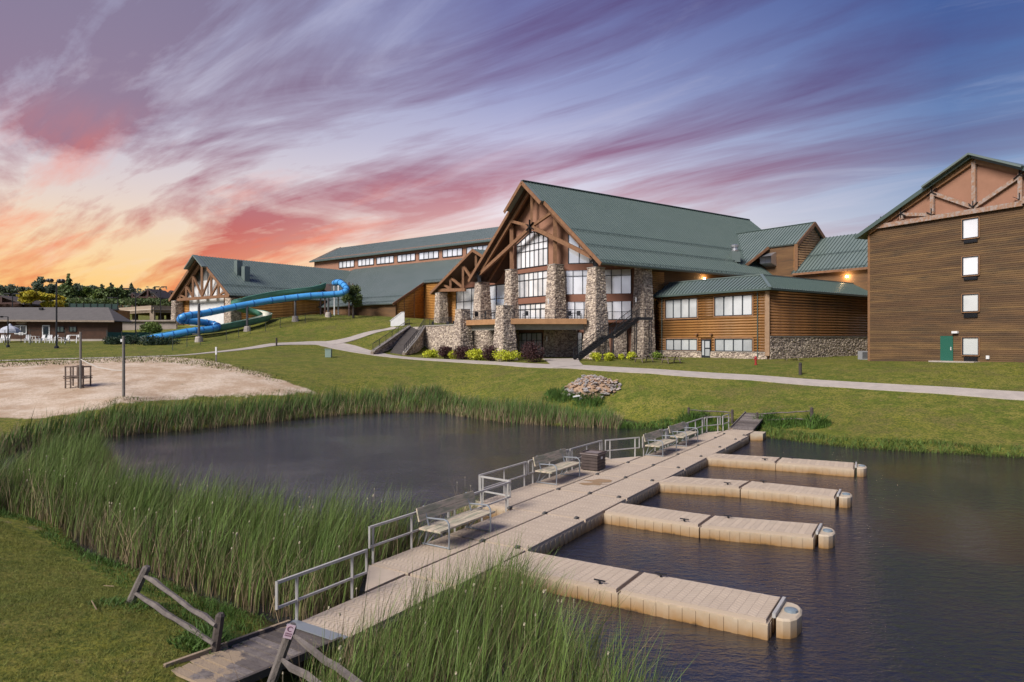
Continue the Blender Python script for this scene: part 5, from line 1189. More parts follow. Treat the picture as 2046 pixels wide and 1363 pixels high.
for a, b in ((S1, S1b), (S2, S3)): 
    h = (b-a).normalized(); s_ = Vector((h.y, -h.x, 0)); m = MB(); m.box((a+b)/2, ((b-a).length+.1, 1.35, .3), (h, s_, Zv)); m.build('landing', M_dark, ss)
    railing(ss, a-s_*(-.66), b-s_*(-.66), 1.05, posts=2); 
for p in (S1, S1b, S2, S3):
    for k in (-.55, .55): m = MB(); q = p+Vector((0, k, 0)); m.beam(Vector((q.x, q.y, 4.2)), q, .10, .10); m.build('post', M_dark, ss)
m = MB(); m.beam(Wr.p(5.0, DKZ-.15, .9), Wr.p(lr-.6, DKZ-.15, .9), 1.6, .3); m.build('balcony', M_band, lodge); railing(lodge, Wr.p(5.2, DKZ, 1.6), Wr.p(lr-1, DKZ, 1.6), 1.05, posts=3, name='balcony_railing')

# ---- deck and terrace furniture
def pchair(label, loc, rz, group, matl, nm='patio_chair'):
    t = thing(nm, label, 'chair', (0, 0, 0), 0, group); B = Vector
    m = MB(); m.box((0, 0, .44), (.5, .5, .05)); m.build('seat', matl, t); m = MB(); m.box((0, .25, .72), (.48, .05, .52)); m.build('backrest', matl, t)
    for x in (-.22, .22):
        for y in (-.22, .24): m = MB(); m.beam((x, y, 0), (x, y, .45), .045, .045); m.build('leg', matl, t)
        m = MB(); m.beam((x*1.1, -.22, .65), (x*1.1, .25, .65), .05, .04); m.beam((x*1.1, -.22, .44), (x*1.1, -.22, .65), .04, .04); m.build('armrest', matl, t)
    t.location = loc; t.rotation_euler = (0, 0, rz); return t
def ptable(label, loc, group, matl):
    t = thing('patio_table', label, 'table', (0, 0, 0), 0, group); m = MB(); m.lathe((0, 0, .72), [(.5, 0), (.5, .04)], 14); m.build('tabletop', matl, t); m = MB(); m.lathe((0, 0, 0), [(.28, 0), (.26, .03), (.04, .06), (.04, .72)], 8); m.build('base', matl, t); t.location = loc; return t
ch = None; R = random.Random(5)
gl_ = 'dark patio furniture on the upper deck'
for i, (px, Y, lb) in enumerate(((950, 84, 'dark patio chair on the left deck part, nearest the left stone pier'), (966, 83, 'dark patio chair on the left deck part, second from the left pier'), (983, 82, 'dark patio chair on the left deck part, third from the left pier'), (994, 81.2, 'dark patio chair on the left deck part, close to the tall middle pier'),
                      (1024, 80.6, 'dark patio chair behind the deck railing just right of the middle pier'), (1050, 81.5, 'dark patio chair in front of the central deck window'), (1139, 81.5, 'high patio chair on the deck between the two right pillars, left one'), (1157, 81.3, 'high patio chair on the deck beside the big right pillar'))):
    c = atY(px, 630, Y); c.z = DZ+.01
    if ch is None: ch = pchair(lb, c, R.uniform(0, 6), gl_, M_dark)
    else: k = copy_tree(ch, c, R.uniform(0, 6)); k['label'] = lb
tb_ = ptable('round dark patio table on the left deck part between the chairs', Vector((*atY(975, 630, 82.8).xy, DZ+.01)), gl_, M_dark)
k = copy_tree(tb_, Vector((*atY(1148, 630, 81.8).xy, DZ+.01))); k['label'] = 'round dark patio table between the two high chairs at the right of the deck'
for px, Y, lb in ((893, 108, 'dark patio chair on the stone terrace right of the terrace pillar'), (905, 106, 'dark patio chair on the stone terrace beside the tall left windows'), (862, 109, 'dark patio chair on the stone terrace in front of the yellow log wall')):
    k = copy_tree(ch, Vector((*atY(px, 640, Y).xy, TZ)), R.uniform(0, 6)); k['label'] = lb; k['group'] = 'patio chairs on the stone terrace'

# ---- picnic tables
def picnic(label, loc, rz):
    t = thing('picnic_table', label, 'picnic table', (0, 0, 0), 0, 'picnic tables on the lawn'); Wd = mat('picnic_wood', (.23, .18, .14), .85, (.17, .13, .10), 4)
    for y in (-.3, -.1, .1, .3): m = MB(); m.box((0, y, .75), (2.0, .18, .04)); m.build('table_board', Wd, t)
    for y in (-.78, .78): m = MB(); m.box((0, y, .44), (2.0, .26, .04)); m.build('bench_board', Wd, t)
    for x in (-.7, .7):
        m = MB(); m.beam((x, -.25, .73), (x, -.62, 0), .05, .1, up=(1, 0, 0)); m.beam((x, .25, .73), (x, .62, 0), .05, .1, up=(1, 0, 0)); m.beam((x, -.85, .40), (x, .85, .40), .05, .09); m.build('leg_frame', Wd, t)
    t.location = loc; t.rotation_euler = (0, 0, rz); return t
def gplace(px, py, lo=30, hi=150): q = onG(px, py, lo, hi); return q
q = gplace(1287, 724); pt = picnic('left picnic table of the close pair beside the yellow shrubs', q, .5)
for px, py, rz, lb in ((1341, 726, .35, 'right picnic table of the close pair in front of the log annexe window'), (1582, 720, 1.3, 'lone picnic table by the stone base of the log annexe side wall')):
    k = copy_tree(pt, gplace(px, py), rz); k['label'] = lb
# ---- hydrant, bollards, marker, utility box, air conditioner
c = gplace(1510, 729.5); hy = thing('fire_hydrant', 'red fire hydrant standing on the lawn in front of the log annexe', 'hydrant', c); M_red = mat('hydrant_red', (.30, .025, .02), .5)
m = MB(); m.lathe(c, [(.16, 0), (.16, .06), (.10, .08), (.10, .62), (.15, .64), (.15, .70), (.10, .78), (.03, .88)], 12); m.build('body', M_red, hy)
for a in ((1, 0, 0), (-1, 0, 0), (0, -1, 0)): a = Vector(a); m = MB(); m.tube([c+Zv*.52+a*.08, c+Zv*.52+a*.2], .055, 8); m.build('nozzle_cap', M_red, hy)
def bollard(px, py, h, r, label, matl, nm='bollard'):
    c = gplace(px, py); t = thing(nm, label, nm.replace('_', ' '), c, 0); m = MB(); m.lathe(c-Zv*.1, [(r, 0), (r, h*.86+.1), (r*.9, h+.1)], 10); m.build('post', matl, t); m = MB(); m.lathe(c+Zv*(h*.80), [(r*1.06, 0), (r*1.06, h*.04)], 10); m.build('ring', M_dark, t); return t
M_bpost = mat('dark_wood_post', (.05, .04, .035), .85)
bollard(1599, 749, 1.05, .14, 'dark wooden path-light bollard on the lawn in front of the log annexe', M_bpost); bollard(552.5, 691, 1.1, .12, 'dark path-light bollard beside the grass path below the water slide', M_bpost)
c = onG(432, 722, 60, 120); t = thing('path_marker', 'grey post with a white reflective top where the path meets the sand', 'marker post', c); m = MB(); m.beam(c-Zv*.2, c+Zv*.9, .13, .13); m.build('post', mat('grey_post', (.16, .14, .13), .8), t); m = MB(); m.beam(c+Zv*.75, c+Zv*1.6, .16, .16); m.build('white_sleeve', M_white, t)
c = gplace(656.5, 714, 60, 130); t = thing('utility_box', 'pale green utility pedestal in the grass below the path junction', 'utility box', c); m = MB(); M_ub = mat('utility_green', (.20, .27, .23), .6); m.box(c+Zv*.5, (.75, .6, 1.0)); m.build('cabinet', M_ub, t); m = MB(); m.box(c+Zv*1.03, (.85, .7, .09)); m.build('lid', M_ub, t)
c = gplace(1726, 718.5, 50, 110); c = Vector((c.x, c.y, c.z)); t = thing('air_conditioner', 'grey air-conditioning unit on the grass at the hotel corner', 'air conditioner', c); m = MB(); m.box(c+Zv*.45, (.85, .85, .9)); m.build('housing', mat('ac_grey', (.30, .30, .31), .6), t)
m = MB()
for i in range(7): m.box(c+Zv*(.15+.1*i)+Vector((0, -.43, 0)), (.74, .02, .05))
m.build('louvres', M_dark, t); m = MB(); m.lathe(c+Zv*.9, [(.36, 0), (.36, .03)], 14); m.build('fan_guard', M_dark, t)

# ---- split-rail fences
M_split = mat('grey_split_rail', (.185, .155, .135), .9, (.10, .082, .072), 3.5, .6, 22, stretch=(1, 1, 1))
M_split2 = mat('dark_split_rail', (.10, .078, .066), .9, (.055, .042, .036), 3.5, .5, 22)
def sfence(label, posts, rails, matls, nm='split_rail_fence', grp=None):
    t = thing(nm, label, 'fence', posts[0][0], 0, grp); R = random.Random(int(posts[0][0][0]*10))
    for (a, b, r), mm_ in zip(posts, matls):
        a, b = Vector(a), Vector(b); m = MB(); m.tube([a-(b-a).normalized()*.25, a.lerp(b, .5)+Vector((R.uniform(-.01, .01), 0, 0)), b-(b-a).normalized()*.05, b], [r, r*.95, r*.92, r*.55], 7); m.build('post', mm_, t)
    for a, b, r in rails:
        a, b = Vector(a), Vector(b); n = 7; pts = [a.lerp(b, i/n)+Vector((R.uniform(-.03, .03), R.uniform(-.03, .03), R.uniform(-.03, .03)))*(0 if i in (0, n) else 1) for i in range(n+1)]
        rr = [r*R.uniform(.8, 1.15)*(1 if 0 < i < n else .7) for i in range(n+1)]; m = MB(); m.tube(pts, rr, 5); m.build('rail', M_split, t)
    return t
YA, YB, YC = 15.2, 13.0, 11.3
P_ = lambda px, py, Y: atY(px, py, Y)
sfence('leaning split rail fence on the lawn left of the plank ramp', [(P_(260, 1207, YA), P_(295, 1131, YA), .10), (P_(432, 1284, YB), P_(441, 1225, YB), .095)],
       [(P_(290, 1152, YA-.05), P_(431, 1250, YB-.1), .062), (P_(272, 1186, YA-.05), P_(428, 1287, YB-.1), .062)], [M_split, M_split2])
f2 = sfence('leaning split rail fence with a small pink sign, right of the plank ramp', [(P_(548, 1352, YC), P_(586, 1246, YC), .085), (P_(745, 1460, 9.2), P_(760, 1372, 9.2), .09)],
       [(P_(588, 1270, YC-.05), P_(752, 1392, 9.2), .055), (P_(564, 1318, YC-.05), P_(750, 1440, 9.2), .055)], [M_split, M_split])
# little notice on the post: white-pink sheet with a red ring and dark lettering
sc_ = P_(578, 1262, YC-.09); up_ = (P_(586, 1246, YC)-P_(548, 1352, YC)).normalized(); fr_ = Vector((.25, -1, 0)).normalized(); sx_ = up_.cross(fr_).normalized()
sg1 = MB(); sg1.box(sc_, (.14, .24, .008), (sx_, up_, fr_)); sign = thing('notice', 'small pinkish notice nailed to the leaning fence post by the ramp', 'sign', sc_); sg1.build('board', mat('notice_pink', (.62, .46, .52), .6), sign)
M_ink = mat('notice_ink', (.16, .03, .07), .6); m = MB(); pts = [sc_+fr_*.006+up_*(.045+.04*math.sin(t))+sx_*(.04*math.cos(t)) for t in np.linspace(.6, 5.4, 12)]; m.tube(pts, .006, 5); m.build('ring_symbol', M_ink, sign)
m = MB()
for r_ in range(2):
    for k in range(5): m.box(sc_+fr_*.006-up_*(.035+.035*r_)+sx_*(-.045+.022*k), (.010, .022, .003), (sx_, up_, fr_))
m.build('lettering', M_ink, sign)
# far end fences
def gp(px, py): return onG(px, py, 44, 62)
a, b = gp(1376, 842), gp(1463, 846); sfence('dark split rail fence half sunk in tall grass left of the far ramp', [(a, a+Zv*1.05, .10), (b, b+Zv*1.0, .11)], [(a+Zv*.85, b+Zv*.78, .05), (a+Zv*.45, b+Zv*.4, .05)], [M_split2, M_split2])
a, b = gp(1513, 845), gp(1622, 848); sfence('grey split rail fence right of the far ramp ending at a stout post', [(a, a+Zv*.75, .09), (b, b+Zv*1.15, .12)], [(a+Zv*.62, b+Zv*.92, .05), (a+Zv*.2, b+Zv*.38, .05)], [M_split2, M_split2])

# ---- rock pile (its own rocks can be picked apart one by one)
rc = onG(1182, 782, 45, 80); pile = thing('rubble_heap', 'heap of pale pink and grey rubble on the grassy slope below the path', 'rock pile', rc); R = random.Random(11)
M_rk = [mat('rubble_pale', (.46, .38, .33), .9, (.36, .29, .25), 3, .3, 15), mat('rubble_grey', (.34, .31, .29), .9, (.27, .24, .22), 3, .3, 15), mat('rubble_tan', (.38, .25, .16), .9, (.30, .19, .12), 3, .3, 15)]
RM = []
for v in range(9):
    me = bpy.data.meshes.new('rock'); n = 9; vs = []
    for ring, (zz, rr) in enumerate(((-.35, .55), (.1, 1.0), (.5, .6))):
        for e in range(6): t = e*math.pi/3+ring*.4; k = rr*R.uniform(.7, 1.2); vs.append((math.cos(t)*k, math.sin(t)*k*.8, zz*R.uniform(.7, 1.2)))
    fs = [tuple(range(5, -1, -1)), tuple(range(12, 18))]+[(r_*6+e, r_*6+(e+1) % 6, (r_+1)*6+(e+1) % 6, (r_+1)*6+e) for r_ in (0, 1) for e in range(6)]
    me.from_pydata(vs, [], fs); me.materials.append(M_rk[v % 3]); RM.append(me)
moundv = MB(); ang = np.linspace(0, 2*math.pi, 24, endpoint=False)
def mh(u, v): r = math.hypot(u, v); return max(0, 1-r*r)*.85
rings = [(1.0, -.25), (.8, 0), (.55, 0), (.3, 0), (.05, 0)]; vs = []
for rr, dz in rings:
    for t in ang: u, v = rr*math.cos(t), rr*math.sin(t); X, Y = rc.x+u*2.45, rc.y+.4+v*1.7; vs.append((X, Y, g1(X, Y)+mh(u, v)+dz))
moundv.add(vs, [(i*24+k, i*24+(k+1) % 24, (i+1)*24+(k+1) % 24, (i+1)*24+k) for i in range(4) for k in range(24)]+[tuple(range(96, 120))]); moundv.build('earth_mound', M_rk[2], pile)
for i in range(290):
    t, r_ = R.uniform(0, 6.283), R.uniform(0, 1)**.55; u, v = r_*math.cos(t), r_*math.sin(t); X, Y = rc.x+u*2.6, rc.y+.4+v*1.85
    o = bpy.data.objects.new('rock', R.choice(RM)); COL.objects.link(o); o.parent = pile; s = R.uniform(.08, .24) if R.random() < .85 else R.uniform(.24, .36)
    o.location = Vector((X, Y, g1(X, Y)+mh(u, v)+s*.2))-rc; o.scale = (s*R.uniform(.8, 1.4), s, s*R.uniform(.6, 1)); o.rotation_euler = (R.uniform(-.4, .4), R.uniform(-.4, .4), R.uniform(0, 6.3))
for i, (px, py, lb) in enumerate(((1152, 806, 'white broken pipe piece lying in the tall grass below the rubble heap'),)):
    c = onG(px, py, 45, 75); o = thing('pipe_fragment', lb, 'pipe', c); m = MB(); m.tube([c+Vector((-.3, 0, .55)), c+Vector((.3, .1, .62))], .07, 8); m.build('tube', M_white, o)

# ================================================================ sand court
def pole(px, py, h, r, label, nm='volleyball_post', cat='post'):
    c = onG(px, py, 40, 70); t = thing(nm, label, cat, c, 0, 'volleyball posts on the sand'); m = MB(); m.tube([c-Zv*.3, c+Zv*h], [r, r*.9], 8); m.build('post', mat('pole_grey_wood', (.19, .17, .15), .85, (.14, .125, .11), 3), t); m = MB(); m.box(c+Zv*(h-.35)+Vector((-.14, -.02, 0)), (.14, .1, .22)); m.build('bracket', M_white, t); return c
c1 = pole(247, 793, 4.75, .115, 'nearer grey volleyball post, standing in open sand'); c2 = pole(161, 776, 4.75, .10, 'farther grey volleyball post, in front of the lookout chair')
t = thing('net_rope', 'slack pale rope strung between the two volleyball posts', 'rope', (c1+c2)/2); m = MB(); m.tube([c1+Zv*2.05, c1.lerp(c2, .25)+Zv*1.95, c1.lerp(c2, .6)+Zv*2.0, c1.lerp(c2, .85)+Zv*2.25, c2+Zv*2.45], .045, 5); m.build('rope', mat('pale_rope', (.45, .41, .36), .8), t)
c = onG(156, 773, 40, 75); lc = thing('lookout_chair', 'wooden lifeguard lookout chair on the sand behind the volleyball posts', 'lookout chair', c); M_lc = mat('brown_stained_wood', (.13, .09, .07), .85, (.10, .07, .055), 4)
for x, y in ((-.75, -.5), (.75, -.5), (-.75, .5), (.75, .5), (-.3, -.52), (.35, -.52)): m = MB(); m.beam(c+Vector((x, y, -.1)), c+Vector((x, y, 1.75 if abs(x) > .5 else 1.7)), .09, .09, up=(1, 0, 0)); m.build('leg', M_lc, lc)
for z in (.75, .9): m = MB(); m.box(c+Vector((0, 0, z)), (1.75, 1.2, .07)); m.build('platform_board', M_lc, lc)
for y in (-.5, .5): m = MB(); m.beam(c+Vector((-.82, y, 1.72)), c+Vector((.82, y, 1.72)), .07, .08); m.build('top_rail', M_lc, lc)
for x in (-.75, .75): m = MB(); m.beam(c+Vector((x, -.55, 1.70)), c+Vector((x, .55, 1.70)), .07, .08); m.build('arm_rail', M_lc, lc)
m = MB(); m.box(c+Vector((-.1, .42, 1.35)), (.55, .06, .95)); m.build('backrest', M_lc, lc); m = MB(); 
for z in (.25, .5): m.beam(c+Vector((-.72, -.55, z)), c+Vector((-.3, -.55, z)), .05, .05)
m.build('ladder_rungs', M_lc, lc)

# ================================================================ water slides
M_blue = mat('blue_slide', (.075, .33, .68), .32, (.06, .29, .62), 1, spec=.6); M_blue2 = mat('blue_slide_flange', (.02, .13, .38), .45)
M_gsl = mat('seagreen_slide', (.10, .27, .20), .4, (.085, .23, .17), 1); M_gin = mat('pale_slide_lining', (.62, .60, .50), .5)
def smooth(P, n=6):
    P = [Vector(p) for p in P]; out = []
    for i in range(len(P)-1):
        p0, p1_, p2_, p3 = P[max(i-1, 0)], P[i], P[i+1], P[min(i+2, len(P)-1)]
        for k in range(n): t = k/n; out.append(.5*((2*p1_)+(-p0+p2_)*t+(2*p0-5*p1_+4*p2_-p3)*t*t+(-p0+3*p1_-3*p2_+p3)*t**3))
    return out+[P[-1]]
bp = [(668, 566, 119), (678, 564, 117), (688, 571, 115.2), (692, 579, 114.2), (682, 586, 113.6), (650, 589, 113), (614, 591.5, 112), (575, 596, 111), (535, 601.5, 109.5), (477, 611.5, 107), (438, 620, 105), (404, 626.5, 103), (378, 630, 101.6), (364, 634, 101), (361, 638.5, 101.5), (370, 641, 102.5), (398, 643, 104), (424, 647.5, 105.5), (435, 652.5, 105), (426, 657, 103.5), (400, 660, 102), (379, 662.5, 101), (340, 670, 99.5), (310, 675, 98.5), (292, 679, 98)]
sp = smooth([atY(*q) for q in bp]); blue = thing('blue_tube_slide', 'bright blue closed tube water slide zigzagging down the grassy bank', 'water slide', onG(397, 685, 80, 120))
m = MB(); m.tube(sp[:-1], .50, 14); m.build('tube', M_blue, blue, smooth=True)
for i in range(3, len(sp)-3, 4):
    a = (sp[i+1]-sp[i]).normalized(); m = MB(); m.tube([sp[i]-a*.05, sp[i]+a*.05], .575, 14); m.build('flange', M_blue2, blue)
m = MB(); m.tube([p-Zv*.5 for p in sp[8:-6]], .07, 5); m.build('side_seam', M_blue2, blue)
def trough(P, r, name, parent, mo, mi):
    n = 9; vo = []; vi = []
    for i, p in enumerate(P):
        a = (P[min(i+1, len(P)-1)]-P[max(i-1, 0)]); a.z = 0; a.normalize(); s_ = Vector((a.y, -a.x, 0))
        for k in range(n): t = math.pi*(1+k/(n-1)); c_, s__ = math.cos(t), math.sin(t); vo.append(p+s_*c_*r+Zv*(s__*r+(.25 if k in (0, n-1) else 0))); vi.append(p+s_*c_*(r-.05)+Zv*(s__*(r-.05)+(.25 if k in (0, n-1) else 0)))
    f = [(i*n+k, i*n+k+1, (i+1)*n+k+1, (i+1)*n+k) for i in range(len(P)-1) for k in range(n-1)]
    m = MB(); m.add(vo, f); o = m.build(name, mo, parent, smooth=True); m = MB(); m.add(vi, f); m.build('lining', mi, o)
    m = MB(); m.tube([vo[i*n]+Zv*.02 for i in range(len(P))], .06, 5); m.tube([vo[i*n+n-1]+Zv*.02 for i in range(len(P))], .06, 5); m.build('rim', mo, o)
gp_ = [(648, 569, 119.5), (630, 575, 118.5), (608, 579, 117.5), (556, 585, 116), (510, 593, 114), (478, 602, 112.5), (472, 610, 114), (490, 617, 116), (520, 624, 116.5), (534, 630, 114.5), (520, 636, 111.5), (490, 643, 109), (455, 650, 107), (440, 653, 106.2), (415, 656, 105.5), (375, 660, 104), (350, 664, 103), (310, 671, 101.5), (285, 676.5, 100)]
green = thing('green_open_slide', 'sea-green open trough water slide with pale lining winding behind the blue one', 'water slide', onG(493, 654, 80, 125)); gs_ = smooth([atY(*q) for q in gp_]); trough(gs_, .78, 'trough', green, M_gsl, M_gin)
def support(px, yb, yt, label, obj, r=.19, pad=True, Y=None):
    c = atY(px, yb, Y); c.z = g1(c.x, c.y); t = thing('slide_support', label, 'support column', c, 0, 'steel columns holding the water slides'); h = (yb-yt)/F*c.y
    m = MB(); m.tube([c-Zv*.2, c+Zv*h], r, 8); m.build('column', mat('dark_column', (.085, .08, .085), .6), t)
    if pad: m = MB(); m.lathe(c-Zv*.3, [(.62, 0), (.5, .9), (.42, 1.05)], 10); m.build('footing', M_conc, t)
    m = MB(); q = c+Zv*(h-.4); tgt = min(sp, key=lambda p: (Vector((p.x, p.y, 0))-Vector((c.x, c.y, 0))).length); m.beam(Vector((c.x, c.y, tgt.z-.5)), tgt-Zv*.4, .12, .14); m.build('arm', mat('dark_column', (.085, .08, .085), .6), t)
for px, yb, yt, lb in ((397.5, 688, 612, 'dark slide column at the first bend, farthest left'), (494, 655, 601, 'dark slide column with concrete footing below the middle of the slides'), (590, 634, 586, 'dark slide column with concrete footing right of the middle'), (656, 628, 584, 'dark slide column standing next to the launch tower')): support(px, yb, yt, lb, blue, Y={397.5: 98, 494: 107.5, 590: 113, 656: 117.5}[px])
tw_ = atY(672, 627, 119.5); tw_.z = g1(tw_.x, tw_.y); tow = thing('launch_tower', 'brown launch tower with railings at the top of the water slides', 'tower', tw_); M_tw = mat('tower_brown', (.085, .05, .045), .7)
tc_ = atY(672, 590, tw_.y+2)
for x in (-2.4, 0, 2.6):
    for y in (-1.4, 1.4): m = MB(); m.beam(Vector((tc_.x+x, tc_.y+y, tw_.z-.6)), Vector((tc_.x+x, tc_.y+y, tc_.z+2.2)), .22, .22, up=(1, 0, 0)); m.build('post', M_tw if x else M_white, tow)
m = MB(); m.box(tc_, (5.8, 3.2, .3)); m.build('platform', M_tw, tow)
for y in (-1.5, 1.5): railing(tow, tc_+Vector((-2.8, y, .15)), tc_+Vector((2.9, y, .15)), 1.7, M_tw, posts=4, n_bal=22)
for x in (-2.8,): m = MB(); m.box(tc_+Vector((-1.6, -1.5, 1.1)), (2.2, .08, 1.5)); m.build('panel', M_tw, tow)
# chain link fence following the bank
M_ff = mat('fence_dark_metal', (.03, .035, .03), .6)
def cfence(label, pxs, h, mesh=True, matl=None, step=2.6, lo=70, hi=150, nm='wire_fence'):
    P = [onG(px, py, lo, hi) for px, py in pxs]; t = thing(nm, label, 'fence', P[0]); matl = matl or M_ff; pts = []
    for a, b in zip(P, P[1:]):
        k = max(1, int((b-a).length/step)); pts += [a.lerp(b, i/k) for i in range(k)]
    pts.append(P[-1]); pts = [Vector((p.x, p.y, g1(p.x, p.y))) for p in pts]
    for p in pts: m = MB(); m.beam(p-Zv*.1, p+Zv*h, .06, .06, up=(1, 0, 0)); m.build('post', matl, t)
    m = MB()
    for a, b in zip(pts, pts[1:]):
        m.beam(a+Zv*h, b+Zv*h, .045, .045)
        if mesh:
            for z in np.linspace(.1, h-.15, 4): m.beam(a+Zv*z, b+Zv*z, .012, .012)
    m.build('rails', matl, t); return t
cfence('thin dark wire fence running up the bank below the water slides', [(345, 700), (400, 689), (452, 680), (500, 668), (560, 655), (610, 645), (660, 636), (700, 632)], 1.5, lo=80)
cfence('thin dark wire fence in front of the poolside bar and white chairs', [(-40, 689), (60, 689), (130, 689), (213, 688)], 2.0, lo=85)

# ================================================================ poolside bar and what stands behind it
bar = thing('pool_bar', 'low brown poolside bar with grey hipped shingle roof at the left edge', 'building', (-85, 104, 6.3))
YB_ = 104.; bw = lambda px, z: Vector(((px-HX)/F*YB_, YB_, z)); Wb = Wall(Vector((-100, YB_, 0)), X1, -Y1); bx = lambda px, py: Wb.hit(px, py)
xr_ = bx(215, 650)[0]; M_bar = mat('bar_brown_board', (.10, .045, .025), .8, (.075, .035, .02), 1.2, .2, 8)
plainwall(bar, Wb, [(0, 5.8), (xr_, 5.8), (xr_, 9.8), (0, 9.8)], M_bar, .3)
mlap = MB()
for k in range(17): z = 6.9+k*.17; mlap.beam(Wb.p(0, z, .02), Wb.p(xr_, z, .02), .04, .03)
mlap.build('lap_boards', M_bar, bar, 'stuff')
m = MB(); m.beam(Wb.p(0, 6.45, .05), Wb.p(xr_, 6.45, .05), .12, .7); m.build('block_base', M_conc, bar)
Wb2 = Wall(Wb.p(xr_, 0), Vector((.06, .998, 0)), Vector((.998, -.06, 0))); plainwall(bar, Wb2, [(0, 5.8), (3.6, 5.8), (3.6, 9.8), (0, 9.8)], M_bar, .3)
M_shg = mat('grey_shingle', (.125, .11, .10), .9, (.10, .088, .08), 1.5, .4, 30)
er = bx(236, 643)[0]; e0, e1 = Wb.p(-2, 9.85, 1.0), Wb.p(er, 9.6, 1.0); r0, r1 = Wb.p(-2, 11.9, -5.5), Wb.p(bx(166, 616)[0]+.6, 11.9, -5.5)
m = MB(); m.slab([e0, e1, r1, r0], (0, 0, -.15)); m.slab([e1, Wb.p(er-.9, 9.6, -5.6), r1], (0, 0, -.15)); m.build('roof', M_shg, bar)
m = MB(); m.beam(e0-Zv*.12, e1-Zv*.12, .08, .26); m.build('fascia', mat('pale_fascia', (.30, .23, .17), .8, (.2, .15, .11), 4), bar)
for pa, pb, cl in (((30.5, 651), (53.5, 667), 2),): 
    xa, za_ = bx(*pa); xb, zb_ = bx(*pb); window(bar, Wb, xa, xb, zb_, za_, cols=cl, glass=mat('dark_pane', (.02, .03, .035), .1, spec=.8), frame=M_white, fw=.12, mw=.1)
for pa, pb in (((112, 653), (128, 663)), ((139, 653), (153, 662.5))): xa, za_ = bx(*pa); xb, zb_ = bx(*pb); window(bar, Wb, xa, xb, zb_, za_, cols=2, glass=mat('green_dim_pane', (.06, .10, .085), .15, spec=.8), frame=M_dark, fw=.06)
xa, za_ = bx(85, 650); xb, zb_ = bx(100, 678); m = MB(); m.slab([Wb.p(xa, zb_, .1), Wb.p(xb, zb_, .1), Wb.p(xb, za_, .1), Wb.p(xa, za_, .1)], (0, .08, 0)); d_ = m.build('door', M_white, bar)
m = MB(); m.slab([Wb.p(xa+.16, zb_+.25, .13), Wb.p(xb-.16, zb_+.25, .13), Wb.p(xb-.16, za_-.16, .13), Wb.p(xa+.16, za_-.16, .13)], (0, .02, 0)); m.build('pane', MATS['dark_pane'], d_)
m = MB(); c = Wb.p(bx(43, 645.5)[0], bx(43, 645.5)[1], .08); pts = [c+Vector((math.cos(t)*.85, 0, math.sin(t)*.22)) for t in np.linspace(0, 2*math.pi, 18, endpoint=False)]; m.slab(pts, (0, .05, 0)); m.build('oval_sign', mat('sign_tan', (.24, .17, .13), .7, (.3, .23, .18), 6), bar)
m = MB(); m.box(Wb.p(bx(47, 618)[0], 11.6, -3.9), (.5, .4, .35)); m.build('roof_vent', M_dark, bar)
# parasol, white chairs, small board
c = Vector(((20-HX)/F*100, 100, g1((20-HX)/F*100, 100))); um = thing('parasol', 'pale dome-shaped parasol on the pool deck at the far left', 'parasol', c); m = MB(); prof = [(1.42, 1.45), (1.35, 1.75), (1.1, 2.1), (.7, 2.35), (.28, 2.5), (.22, 2.62), (.03, 2.85)]
vs = []; 
for r_, z in prof:
    for k in range(16): t = k*math.pi/8; rr = r_*(1 if k % 2 else .93); vs.append(c+Vector((rr*math.cos(t), rr*math.sin(t), z-.1)))
m.add(vs, [(i*16+k, i*16+(k+1) % 16, (i+1)*16+(k+1) % 16, (i+1)*16+k) for i in range(len(prof)-1) for k in range(16)]); m.build('canopy', mat('parasol_cloth', (.50, .51, .55), .8, (.40, .41, .46), 2), um); m = MB(); m.tube([c, c+Zv*2.7], .04, 6); m.build('pole', M_white, um)
def adir(label, loc, rz):
    t = thing('garden_chair', label, 'chair', (0, 0, 0), 0, 'white garden chairs beside the pool bar')
    m = MB(); m.box((0, .0, .36), (.62, .55, .06)); m.build('seat', M_white, t)
    for x in (-.22, 0, .22): m = MB(); m.beam((x, .25, .36), (x, .52, 1.15), .17, .04, up=(0, 1, .3)); m.build('back_slat', M_white, t)
    for x in (-.34, .34): m = MB(); m.beam((x, -.35, 0), (x, -.35, .6), .08, .08, up=(1, 0, 0)); m.beam((x, .35, 0), (x, .35, .6), .08, .08, up=(1, 0, 0)); m.beam((x, -.42, .62), (x, .42, .62), .14, .05); m.build('arm_frame', M_white, t)
    t.location = loc; t.rotation_euler = (0, 0, rz); return t
ad = None; R = random.Random(8)
for px, lb in ((3, 'white garden chair at the very left edge under the parasol'), (11, 'white garden chair just left of the short lamp post'), (55.5, 'white garden chair farthest left of the row in front of the bar'), (81, 'white garden chair just left of the white bar door'), (97, 'white garden chair just in front of the white bar door'), (107, 'white garden chair directly left of the tall floodlight pole'), (131, 'white garden chair between the floodlight pole and the white swing frame')):
    x = (px-HX)/F*98.5; loc = Vector((x, 98.5, g1(x, 98.5)))
    if ad is None: ad = adir(lb, loc, .1)
    else: k = copy_tree(ad, loc, R.uniform(-.5, .5)); k['label'] = lb
def wtable(px, label, hgt, wd):
    x = (px-HX)/F*98.3; c = Vector((x, 98.3, g1(x, 98.3))); t = thing('garden_table', label, 'table', c); m = MB(); m.box(c+Zv*hgt, (wd, .8, .05)); m.build('tabletop', M_white, t)
    for a in (-1, 1):
        for b in (-1, 1): m = MB(); m.beam(c+Vector((a*wd*.45, b*.35, 0)), c+Vector((a*wd*.45, b*.35, hgt)), .07, .07, up=(1, 0, 0)); m.build('leg', M_white, t)
wtable(68, 'white garden table right of the leftmost chair in front of the bar', .95, 1.0); wtable(119, 'white garden table right of the tall floodlight pole', .8, 1.1)
